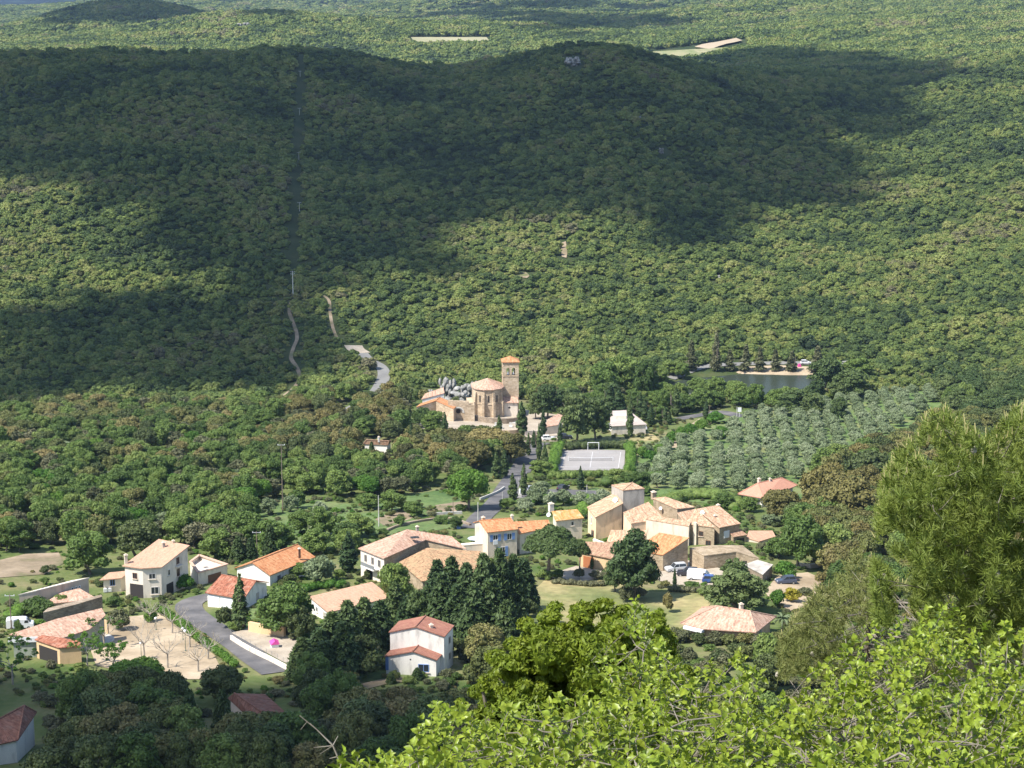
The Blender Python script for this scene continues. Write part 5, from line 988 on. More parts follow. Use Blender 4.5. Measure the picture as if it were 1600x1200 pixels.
vehicle(1113,911,-8,'hatch',(.05,.10,.28),'blue car half hidden by the pine beside the white van')
vehicle(1228,912,190,'hatch',(.07,.09,.14),'dark blue-grey car beside the clipped bush on the sandy yard')
vehicle(880,766,60,'hatch',(.02,.02,.025),'small black car alone on the grey car park road')
vehicle(828,768,100,'hatch',(.35,.37,.40),'grey car behind the cypress next to the white statue')
vehicle(857,688,8,'hatch',(.80,.80,.80),'white car parked left of the dark cypress above the court')
vehicle(883,686,5,'suv',(.02,.02,.03),'black car in the shade of the big pine above the court')
vehicle(955,673,-75,'van',(.78,.78,.78),'white van at the left end of the campsite row','van')
vehicle(980,672,172,'camper',(.80,.80,.80),'large white camper van behind the tall leaning cypress','camper van')
vehicle(1001,672,178,'hatch',(.78,.79,.80),'white car right of the large white camper van')
vehicle(1037,625,80,'caravan',(.80,.80,.80),'white caravan at the lakeside between the cypresses','caravan')
vehicle(1084,627,10,'caravan',(.80,.80,.80),'white caravan under the trees right of the lakeside cypress','caravan')
vehicle(1259,569,0,'hatch',(.80,.80,.80),'tiny white car on the far lakeside road','car')
vehicle(530,836,5,'hatch',(.70,.74,.80),'pale car in the garden shade behind the dark cypress')
vehicle(541,834,0,'hatch',(.45,.55,.70),'light blue car half hidden in the gardens above the village')
vehicle(32,982,10,'van',(.80,.80,.80),'white van behind the left end of the pink hall roof','van')
# ------------------------------------------------------------------ poles, lamps, signs
pole(592,823,772,'white utility pole standing above the L-shaped pink house'); pole(747,826,783,'white lamp pole on the road bend in front of the blue-shutter house')
pole(458,463,424,'pale power pole at the top of the dirt track on the hill','concrete',2,.22); pole(442,802,690,'tall brown power pole in the trees below the church road','wood',1)
pole(402,875,828,'power pole beside the dark conifers behind the tall house','wood',1); pole(18,985,925,'brown power pole in front of the left hall building','wood',1); pole(708,806,780,'slim brown pole beside the round tree','wood',0,.1); pole(785,785,768,'short white pole by the road bend','concrete',0,.1); pole(810,742+30,745,'thin white lamp pole between the roadside cypresses','concrete',0,.08); pole(917,770,757,'short white post at the end of the car park','concrete',0,.12); pole(1151,660,635,'white pole with a sign at the campsite entrance','concrete',0,.12); pole(442,655+30,655,'brown power pole by the church road on the left','wood',0,.12)
for u, v, top, lab in ((244,985,966,'first white-globe lamp post at the top of the sandy square'),(290,1018,985,'white-globe lamp post near the hedge side of the square'),(221,1030,1004,'white-globe lamp post at the lower middle of the square'),(286,1000,982,'double-globe lamp post beside the bright hedge')):
    p = pt(u, v); h = (v-top)/(F/p.y)/.95; t = empty('lamp_post', p); tag(t, lab, 'lamp post'); m = MB(); m.lathe((0,0,-.2), [(.14,0),(.14,.4),(.05,.5),(.045,h)], 8); m.build('post', MAT['greenpost'], t); m = MB(); m.lathe((0,0,h-.2), [(.06,0),(.22,.12),(.27,.28),(.2,.45),(.05,.53)], 12); m.build('globe', MAT['wshut'], t)
p = pt(800,782); t = empty('road_sign', p); tag(t, 'round blue road sign on a post by the road bend', 'sign'); m = MB(); m.tube((0,0,0),(0,0,2.3),.05,.05,6); m.build('post', MAT['metal'], t); m = MB(); m.lathe((0,0,0),[(.42,0),(.42,.04)],16); o = m.build('sign_disc', MAT['blue'], t); o.location=(0,-.08,2.2); o.rotation_euler=(math.pi/2,0,0)
p = pt(812.5,777); t = empty('statue', p); tag(t, 'white statue on a plinth between roadside cypresses', 'statue')
m = MB(); m.box((0,0,-.3),(.8,.8,1.1)); m.box((0,0,.8),(.6,.6,.15)); m.build('plinth', MAT['concrete'], t); m = MB(); m.lathe((0,0,.95), [(.26,0),(.24,.35),(.20,.7),(.25,.95),(.22,1.1),(.09,1.2),(.12,1.3),(.11,1.42),(.03,1.5)], 12, sy=.8); m.build('figure', MAT['wshut'], t, smooth=True)
p = pt(429,1012); t = empty('play_house', p, .3); tag(t, 'small white play house with a bright pink roof on the gravel terrace', 'play house')
m = MB(); m.box((0,0,0),(1.3,1.1,.9)); m.build('base', MAT['wshut'], t); m = MB(); m.add([(-.8,-.7,.75),(.8,-.7,.75),(.8,.7,1.1),(-.8,.7,1.1),(0,.75,1.5),(0,-.6,1.35)], [(0,1,5),(1,2,4,5),(2,3,4),(3,0,5,4)]); m.build('roof', MAT['pinkc'], t)
p = pt(1249,573); m = MB(); m.box((0,0,0),(1.3,1.2,1.1),.2,top=(.5,.6)); o = m.build('tent', MAT['pinkc']); o.location = p; tag(o, 'tiny bright pink tent on the far lakeside beach', 'tent')
p = pt(716.5,826); m = MB(); m.lathe((0,0,0),[(.5,0),(.45,.5),(.25,1.0),(.04,1.5)],10); o = m.build('closed_parasol', MAT['blue']); o.location = p; tag(o, 'blue closed parasol in the garden left of the blue-shutter house', 'parasol')
p = pt(742,858); t = empty('parasol', (p.x,p.y,p.z+.2)); tag(t, 'pale blue open parasol beside the cream terrace wall', 'parasol'); m = MB(); m.tube((0,0,0),(0,0,2.5),.03,.03,5); m.build('pole', MAT['metal'], t); m = MB(); m.lathe((0,0,2.2),[(1.6,0),(1.58,.05),(.05,.55)],8); m.build('canopy', MAT['palec'], t)
p = pt(254,722); t = empty('sign_board', p); tag(t, 'white sign board in the trees beside the valley road', 'sign'); m = MB(); m.box((0,0,1.6),(1.5,.08,1.5)); m.build('board', MAT['wshut'], t); m = MB(); m.tube((-.5,0,0),(-.5,0,1.6),.05); m.tube((.5,0,0),(.5,0,1.6),.05); m.build('legs', MAT['wood'], t)
p = pt(1151,652); m = MB(); m.box((.9,-.1,1.8),(1.2,.08,1.5)); m.tube((.9,0,0),(.9,0,1.8),.06); o = m.build('sign_board', MAT['wshut']); o.location = p; tag(o, 'white sign board on the campsite entrance road', 'sign')
# terrace furniture in front of the shutter houses
for k, (u, v) in enumerate(((486,850),)):
    p = pt(445,848); t = empty('garden_table', p); tag(t, 'white garden table on the lawn behind the orange-red roofed house', 'table'); m = MB(); m.box((0,0,.74),(2.6,1.3,.06)); m.build('table_top', MAT['wshut'], t); m = MB(); [m.tube((x,y,0),(x,y,.74),.05) for x in (-1.1,1.1) for y in (-.5,.5)]; m.build('legs', MAT['metal'], t)
# ------------------------------------------------------------------ hand-placed trees
T = plant_px
T('cypress',376,984,892,25,'tall lone cypress in front of the white garage house'); T('cypress',545,894,828,26,'broad dark cypress left of the L-shaped pink house'); T('conifer',422,872,816,30,'pointed dark conifer behind the orange-red roofed house')
T('conifer',352,874,830,36,'dark bushy conifer right behind the garage terrace'); T('conifer',372,878,835,30,'second dark conifer behind the garage terrace, next to the power pole'); T('conifer',392,876,838,26,'smallest of the dark conifers beside the power pole')
for u, v, top, w, l in ((780,674,648,9,'thin cypress standing before the middle of the apse'),(815,680,626,17,'thick cypress against the church tower foot'),(695,686,643,11,'cypress in front of the chapel stone wing'),(643,704,658,10,'cypress in the trees left below the church'),(849,684,636,10,'tall cypress right of the church next to the mausoleum'),
   (826,712,675,8,'thin cypress left of the court hedge'),(842,718,660,9,'tall thin cypress left of the tennis court'),(851,740,690,12,'cypress at the lower left corner of the court'),(875,694,660,8,'thin cypress by the dark shaded car'),(984,684,610,11,'tallest leaning cypress in front of the camper van'),(1000,652,612,12,'first cypress of the trio behind the campsite'),(1007,658,622,12,'middle cypress of the trio behind the campsite'),(1017,667,630,12,'right cypress of the trio behind the campsite'),
   (1039,662,634,8,'thin cypress by the lakeside lawn'),(1046,664,640,8,'shorter thin cypress right of the lakeside lawn'),(1056,650,603,16,'dark cypress rising before the lake water'),(1103,657,624,9,'cypress beside the campsite road'),(954,650,600,22,'tall dark cypress right of the big pine pair'),(967,655,606,20,'dark cypress between the big pines and the campsite roof'),(907,766,727,11,'lone cypress between court and car park'),(801,784,738,15,'left cypress of the pair flanking the road'),(818,774,722,12,'right cypress of the pair flanking the road'),
   (514,692,652,12,'cypress in the wood left of the brown-roofed cottage'),(537,735,703,10,'small cypress in the thicket below the church road'),(581,722,688,16,'dark pointed conifer below the tan-roofed cottage'),(925,890,866,6,'slim young cypress beside the rust-coloured garage door'),(1054,920,884,6,'slim cypress in front of the silver car'),(776,748,704,15,'cypress in the wood just left of the road'),(834,700,672,9,'thin cypress between church and court'),(788,745,700,13,'dark cypress by the road below the brown oaks'),(1199,632,612,8,'small cypress on the near lake shore')):
    T('conifer' if 'conifer' in l else 'cypress', u, v, top, w, l)
T('brighttree',731,797,730,72,'round bright green tree on the road bend'); T('umbrella',862,905,814,100,'large umbrella pine in front of the orange-roofed wing'); T('umbrella',905,893,838,40,'small umbrella pine clump right of the large one')
T('pine',990,938,820,92,'tall dark pine in front of the peach farmhouse'); T('pine',962,925,868,46,'low side pine left of the tall dark pine'); T('pine',1150,960,884,108,'broad dark pine left of the sandy yard'); T('pine',1146,945,868,60,'upper dark pine behind the bungalow'); T('holmbush',1043,958,922,22,'small round tree on the green meadow below the silver car'); T('greybush',978,940,912,32,'dark bush at the foot of the tall dark pine')
for u, v, top, w, l in ((520,1045,948,46,'dark conifer nearest the gravel terrace'),(545,1040,930,44,'second dark conifer behind the white two-level house'),(570,1028,926,42,'third dark conifer behind the white two-level house'),(594,1015,932,40,'dark conifer touching the left side of the white two-level house'),(500,1052,975,44,'lower dark conifer by the gravel terrace'),(538,1064,962,46,'low dark conifer at the edge of the shaded wood'),(474,1062,990,42,'dark conifer at the end of the white fence'),(508,1068,995,44,'dark conifer over the end of the village road'),
   (684,965,868,38,'first dark conifer of the row before the old barn'),(706,980,862,40,'tall dark conifer before the old barn roof'),(730,986,872,40,'dark conifer in the middle of the barn row'),(756,992,856,42,'tallest dark conifer before the blue-shutter house'),(780,988,848,42,'dark conifer just right of the blue shutters'),(802,984,858,40,'dark conifer left of the umbrella pine'),(742,1015,905,46,'front dark conifer of the meadow corner'),(768,1012,896,46,'front dark conifer at the meadow edge'),(716,1003,905,42,'dark conifer right of the white chimney'),(692,990,888,40,'lower dark conifer behind the white house roof'),(818,955,866,36,'dark conifer beside the umbrella pine foot'),(618,978,905,34,'slender dark conifer behind the red roof'),(640,985,925,36,'low dark conifer behind the red roof ridge'),(792,1020,930,40,'dark conifer at the lower end of the meadow row'),(668,985,910,34,'dark conifer right behind the red roof')):
    T('conifer', u, v, top, w*1.6, l, 'dark conifers in the middle of the village')
T('decid',617,950,876,62,'green leafy tree at the corner of the L-shaped pink house'); T('pine',655,985,915,56,'pale green pine between the two conifer groups'); T('decid',447,992,905,96,'big leafy green tree above the gravel terrace'); T('holm',470,1000,945,50,'dark tree at the right of the big leafy green tree'); T('olive',498,914,866,60,'large silvery olive in front of the orange-red roofed house'); T('decid',466,905,878,34,'small green tree left of the large silvery olive')
T('holmbush',351,982,944,32,'brown-green bush beside the white garage'); T('bush',364,986,968,24,'round bush between the garage bush and the tall cypress'); T('brightbush',235,972,950,26,'bright green bushes at the foot of the tall left house'); T('brightbush',290,922,896,32,'bright green climbing plant over the garage pergola'); T('greybush',185,985,950,40,'grey-green olive bush behind the round stage'); T('bush',177,948,930,30,'dark green shrubs on the terrace by the low annex')
T('decid',140,898,826,88,'bright leafy tree left of the tall cream house'); T('holm',215,872,808,78,'dark brown-green tree behind the tall cream house'); T('bush',60,962,930,60,'green bushes in front of the beige hall'); T('bush',96,950,926,34,'bush on the pink annex roof edge'); T('brightbush',62,978,965,22,'bright round bush left of the dry-stone wall'); T('decid',30,1010,965,20,'thin garden tree left of the pink hall')
T('brownholm',1217,814,762,70,'brown-green oak in front of the salmon villa'); T('decid',1250,888,800,90,'dense green tree right of the cream annex'); T('decid',1215,872,838,50,'green tree overlapping the cream annex'); T('brightbush',1226,905,876,42,'clipped flat-topped green bush by the dark car'); T('holmbush',1285,915,890,26,'reddish-brown bush at the edge of the sandy yard'); T('brownholm',1330,830,745,110,'large brown-green oak mass right of the villa'); T('brownholm',1290,800,726,90,'brown-green oak right above the villa'); T('holm',1360,775,705,100,'brown-green oak below the olive rows'); T('decid',1300,885,815,80,'green tree beyond the sandy yard'); T('decid',1170,800,775,40,'dark garden trees left of the villa'); T('decid',1130,795,768,44,'garden tree between the stone cluster and the villa'); T('broom',1236,940,915,34,'yellow-flowering shrub below the dark car'); T('brightbush',1215,948,918,30,'yellow-green shrub next to the yellow-flowering shrub')
for u, v, top, w, l in ((900,692,612,66,'big round pine left of the campsite block'),(930,688,618,56,'big round pine right of its twin above the court'),(855,655,598,52,'dark pine right behind the church tower'),(880,652,604,50,'round pine between the church and the campsite'),(838,655,612,34,'dark tree close to the church tower')): T('pine', u, v, top, w, l)
for u, v, top, w, l in ((760,715,668,90,'brown-green oak crown in the middle below the church'),(800,722,676,60,'brown-green oak right below the church'),(715,712,672,60,'brown-green oak left below the church'),(740,735,690,70,'front brown-green oak below the church')): T('brownholm', u, v, top, w, l)
for u, v, top, w, l in ((680,676,640,44,'green fig tree before the chapel wing'),(660,668,636,36,'green tree left of the chapel orange roof'),(725,684,664,22,'green bush below the ruined arch')): T('decid', u, v, top, w, l)
for k, (u, v, w) in enumerate(((1118,662,30),(1096,673,26),(1080,680,24),(1066,686,24),(1052,693,24),(1042,702,24),(1032,712,24),(1018,722,26),(1128,685,30),(1004,716,20))): T('brightbush', u, v, v-20, w, 'bright green clipped tree in the row along the sandy track', 'bright trees along the sandy track')
for k, (u, v, top, w) in enumerate(((1080,580,532,20),(1119,580,520,20),(1165,580,538,20),(1187,580,542,18),(1211,579,545,18),(1237,580,548,20),(1277,582,540,24),(1140,579,545,18))): T('poplar', u, v, top, w, 'tall grey-green poplar on the far lake bank', 'poplars on the far lake bank')
for u, v, top, w, l in ((975,622,552,70,'leafy green tree left of the lake'),(1010,632,560,50,'green tree at the left tip of the lake'),(945,625,565,60,'green tree on the wooded rise left of the lake'),(1150,632,596,50,'green tree on the near shore before the open water'),(1120,626,588,44,'bright tree on the near lake shore'),(1180,640,598,40,'tree right of the open water on the near shore'),(1095,640,605,44,'tree before the lake behind the campsite'),(1060,628,600,36,'low tree at the left near shore'),(1215,642,606,46,'round tree on the near shore left of the small shore cypress'),(1030,640,606,40,'green tree between the campsite and the left arm of the lake'),(1232,632,604,44,'tree closing the right end of the lake'),(1300,596,560,50,'green tree at the right end of the lake road'),(1340,590,556,50,'green tree beyond the right end of the lake road'),(1020,592,570,36,'tree on the far left bank of the lake'),(1048,586,562,36,'taller tree on the far left bank of the lake')): T('decid', u, v, top, w, l)
T('broom',1006,602,570,28,'yellow-flowering tree at the left tip of the lake'); T('broom',1255,683,671,12,'small yellow broom in the olive grove'); T('broom',1382,671,661,32,'yellow broom patch at the top of the olive grove'); T('broom',1402,680,668,14,'yellow broom beside the grove patch')
for u, v, top, w, l in ((1290,612,555,60,'dark pine right of the lake water'),(1240,650,606,56,'pale green pine on the near shore before the beach'),(1330,622,575,64,'round pine beyond the olive rows'),(1270,655,612,44,'low pine at the upper left of the olive grove'),(1310,660,618,30,'small pine at the top of the olive grove')): T('pine', u, v, top, w, l)
for u, v, top, w, l in ((645,808,782,38,'round dark bush on the garden grass'),(612,800,765,50,'grey-green tree in the garden above the white pole'),(575,796,770,44,'tree at the edge of the garden lawn'),(470,835,795,50,'dense tree in the gardens by the table'),(560,840,800,60,'leafy tree above the parked pale cars'),(505,842,788,50,'leafy tree in the middle of the gardens'),(712,826,806,28,'bush left of the blue-shutter house'),(793,795,778,34,'bright bush on the road island'),(465,795,765,36,'olive-coloured tree in the gardens')): T('decid', u, v, top, w, l)
for u, v in ((440,862),(480,868),(420,805),(455,800),(500,812),(495,838),(835,788),(860,792),(880,790),(905,793),(925,800),(845,775),(820,800),(940,790),(400,845)): T('olive', u, v, v-random.uniform(22,30), random.uniform(26,36), 'small silvery olive in the village gardens', 'olives in the village gardens')
for u, v in ((600,838),(625,822),(690,818),(575,905),(530,905),(450,912),(590,870),(870,905),(905,905),(850,905),(1000,935),(930,905),(1100,930),(1080,920),(1235,855),(1190,860),(160,915),(330,905),(1260,930),(640,1068),(618,1062),(700,1060),(600,1045),(560,1058),(730,1035),(745,1045),(460,1000),(1130,925),(980,780),(1010,775),(1060,785)):
    k = random.choice(['bush','greybush','holmbush','bush']); T(k, u, v, v-random.uniform(12,20), random.uniform(20,34), 'low garden bush between the village houses', 'garden bushes between the houses')
T('conifer',652,1062,1041,24,'small round dark conifer before the window of the white house'); T('conifer',611,1068,1048,20,'small dark conifer at the left corner of the white house')
for u, v, w in ((1068,1004,34),(1092,1008,30),(1115,1006,36),(1140,1010,32),(1165,1008,34),(1190,1012,36),(1215,1006,34),(1050,1000,30)): T(random.choice(['greybush','holmbush']), u, v, v-22, w, 'olive-grey garrigue bush right below the bungalow', 'garrigue bushes below the bungalow')
T('bush',1197,1040,985,52,'dark glossy round bush below the right end of the bungalow')
for u, v, w in ((660,1012,46),(700,1022,50),(745,1032,52),(785,1032,46),(815,1000,40),(828,965,34),(640,1004,34),(540,1078,50),(500,1082,50)): T('holmbush', u, v, v-34, w, 'dark undergrowth bush at the foot of the dark conifers', 'bushes under the dark conifers')
for u, v, top, w, l in ((686,636,614,20,'small green bush growing among the left church rocks'),(712,638,618,22,'green bush in front of the middle church rocks'),(735,640,620,16,'small bush between the rocks and the apse'),(722,614,598,18,'dark bush growing on top of the grey ridge rocks'),(665,632,606,26,'leafy bush left of the church rocks')): T('holmbush', u, v, top, w, l)
for u, v, top, w, l in ((998,606,578,34,'tree hiding the left tip of the lake'),(1030,600,570,36,'leafy tree on the left lake bank'),(1066,592,566,30,'tree where the lakeside road begins'),(1150,622,592,36,'leafy tree overlapping the lower lake edge'),(1090,618,590,40,'rounded tree covering the left part of the lake')): T('decid', u, v, top, w, l)
# palm
p = pt(1222,985); t = empty('palm_tree', p); tag(t, 'small feathery palm between the bungalow and the sandy yard', 'palm'); m = MB(); m.tube((0,0,-.5),(0,0,2.2),.25,.2,8); m.build('trunk', MAT['bark'], t); m = MB()
for i in range(34):
    a = random.uniform(0,6.28); e = random.uniform(-.1,1.3); L_ = random.uniform(1.6,2.4); pr = Vector((0,0,2.2))
    for k in range(6):
        d = Vector((math.cos(a)*math.cos(e), math.sin(a)*math.cos(e), math.sin(e))); q = pr+d*L_/6; s_ = Vector((-math.sin(a), math.cos(a), 0))*.22*(1-k/7); m.add([pr-s_-Vector((0,0,.1)), pr, q, q-s_-Vector((0,0,.1))], [(0,1,2,3)]); m.add([pr, pr+s_-Vector((0,0,.1)), q+s_-Vector((0,0,.1)), q], [(0,1,2,3)]); pr = q; e -= .27
m.build('fronds', MAT['olive'], t)
# hedges
def hedge(px, w, h, mat, label, seed=1, leaf=.22, name='hedge'):
    L = smoothline([pt(u, v).xy for u, v in px], .9) if len(px) > 2 else [pt(*px[0]).xy.lerp(pt(*px[1]).xy, i/14) for i in range(15)]
    g = np.random.default_rng(seed); Z = height(np.array([p.x for p in L]), np.array([p.y for p in L])); o0 = Vector((L[0].x, L[0].y, Z[0])); B = []
    for p, z in zip(L, Z):
        for k in range(2): B.append((p.x-o0.x+g.normal()*w*.14, p.y-o0.y+g.normal()*w*.14, z-o0.z+h*g.uniform(.3,.6), w*.5*g.uniform(.8,1.1), w*.5*g.uniform(.8,1.1), h*.5*g.uniform(.8,1.15)))
    V, Q, T_ = foliage(B, int(len(B)*90), leaf, g, .6, .85); o = link(name, fmesh(name, V, Q, T_, MAT[mat])); o.location = o0; tag(o, label, 'hedge'); return o
hedge([(254,957),(275,972),(300,992),(325,1012),(350,1030),(368,1043)], 1.5, 1.3, 'bright', 'bright yellow-green clipped hedge between the square and the road', 1)
hedge([(888,703),(920,701),(950,700),(980,701)], 3.0, 2.4, 'holm', 'dark hedge along the far side of the tennis court', 2); hedge([(862,740),(866,722),(872,704)], 2.8, 3.2, 'bright', 'bright green hedge on the left side of the tennis court', 3); hedge([(982,742),(986,720),(984,704)], 2.6, 3.0, 'bright', 'green hedge on the right side of the tennis court', 4)
hedge([(862,748),(900,748),(940,746),(985,748)], 2.2, 2.2, 'decid', 'dark green hedge along the near side of the tennis court', 5); hedge([(945,762),(980,756),(1030,752)], 4, 3.0, 'decid', 'thick hedge between the court and the grey tower block', 6)
hedge([(475,925),(500,920),(535,918)], 2.2, 1.6, 'bright', 'rounded green hedge behind the long low salmon roof', 7); hedge([(870,912),(930,916),(960,912)], 1.6, 1.2, 'grey_tree', 'scruffy grey hedge at the top of the meadow', 8); hedge([(1050,925),(1085,926),(1125,924)], 1.6, 1.3, 'grey_tree', 'scruffy grey hedge below the parking yard', 9)
hedge([(820,792),(850,784),(900,786),(940,784)], 2.6, 1.8, 'bright', 'bright green planting below the car park road', 10); hedge([(855,760),(880,758),(935,760)], 1.8, 1.2, 'decid', 'low hedge between car park and court garden', 11); hedge([(400,860),(440,872),(480,860),(520,862)], 3, 1.6, 'decid', 'dark garden hedge behind the orange-red roofed house', 12)
hedge([(520,1054),(560,1040),(592,1030)], 4, 1.6, 'holm', 'sprawling shrub bank left of the white two-level house', 13); hedge([(20,968),(50,952),(80,948)], 3, 2, 'bright', 'leafy planting before the left hall', 14); hedge([(900,812),(915,800),(922,785)], 3.5, 2.2, 'bright', 'bright green shrubs behind the small cottage', 15); hedge([(1020,800),(1060,782),(1110,778),(1150,795)], 5, 2.6, 'decid', 'green thicket behind the stone cluster', 16)
# olive grove, planted in rows
GR0 = 0
GR = [pt(u, v).xy for u, v in ((1000,752),(1012,700),(1052,700),(1130,672),(1180,648),(1290,632),(1430,610),(1480,612),(1440,650),(1375,690),(1290,716),(1245,752),(1150,772),(1030,770))]
ax = Vector((.10, 1)).normalized(); bx = Vector((ax.y, -ax.x)); o0 = GR[0]; cnt = 0; PG = [tuple(p) for p in GR]
for i in range(-20, 60):
    for j in range(-10, 60):
        q = o0+bx*(i*5.15+random.uniform(-.5,.5))+ax*(j*6.6+random.uniform(-1,1)); 
        if not inpoly(PG, [q.x], [q.y])[0]: continue
        if random.random() < .03: continue
        s = random.uniform(.82, 1.12); plant('olive', q.x, q.y, 3.8*s, 5.0*s*random.uniform(.8,1.15), 'silvery grey-green olive tree in the planted rows of the grove', 'olive trees planted in rows', parts=q.y < 560); cnt += 1
print('OLIVES', cnt)
# bare pollarded trees on the square
def bare(u, v, top, label, seed, leafy=0):
    p = pt(u, v); h = (v-top)/(F/p.y)/.95; g = random.Random(seed); t = empty('plane_tree', p); tag(t, label, 'tree'); m = MB(); m.path([Vector((0,0,-.3)), Vector((g.uniform(-.1,.1),0,h*.2)), Vector((g.uniform(-.15,.15),0,h*.38))], .17, .13, 7); m.build('trunk', MAT['paleb'], t); m = MB(); tips = []
    def grow(q, d, L_, r, k):
        e = q+d*L_; mid = q.lerp(e, .5)+Vector((g.uniform(-1,1), g.uniform(-1,1), g.uniform(-.3,1)))*L_*.12; m.path([q, mid, e], r, r*.6, 5); tips.append(e)
        if k:
            for _ in range(g.choice((2,3,3))):
                d2 = (d+Vector((g.uniform(-1,1), g.uniform(-1,1), g.uniform(-.1,.9)))*.75).normalized(); grow(e, d2, L_*g.uniform(.55,.8), r*.55, k-1)
    for i in range(6): a = i*1.05+g.uniform(-.3,.3); grow(Vector((0,0,h*.36)), Vector((math.cos(a), math.sin(a), g.uniform(.5,1.1))).normalized(), h*.27, .085, 3)
    m.build('branches', MAT['paleb'], t)
    if leafy:
        gg = np.random.default_rng(seed); B = [(q.x, q.y, q.z, .3, .3, .25) for q in tips if g.random() < leafy]; V, Q, T_ = foliage(B, len(B)*26, .26, gg, .9, 0); link('leaves', fmesh('leaves', V, Q, T_, MAT['bright']), t)
bare(234,974,935,'bare pollarded tree at the top corner of the sandy square',1); bare(269,990,938,'bare pollarded tree beside the hedge, upper one',2); bare(297,1012,960,'bare pollarded tree beside the hedge, middle one',3); bare(226,1030,962,'bare pollarded tree in the middle of the square',4); bare(262,1044,980,'bare pollarded tree at the lower edge of the square',5); bare(325,1030,985,'bare pollarded tree at the lower end of the hedge',6); bare(163,1012,958,'bare pollarded tree in front of the round stage',7,.2); bare(137,1042,985,'half-leafed plane tree before the ochre porch',8,.5); bare(178,1052,1000,'leafy young plane tree below the round stage',9,.8); bare(20,1070,992,'leafy plane tree at the left edge below the hall',10,.75); bare(310,1050,1000,'bare tree at the bottom corner of the square',11)
T('brighttree',215,1088,1024,98,'bright green flat-crowned tree at the bottom of the square')
# ------------------------------------------------------------------ foreground plants
def P3(u, v, d):
    a, b, c = ray(u, v); k = d/math.sqrt(a*a+b*b+c*c); return np.array([a*k, b*k, CZ+c*k])
rg = np.random.default_rng(77)
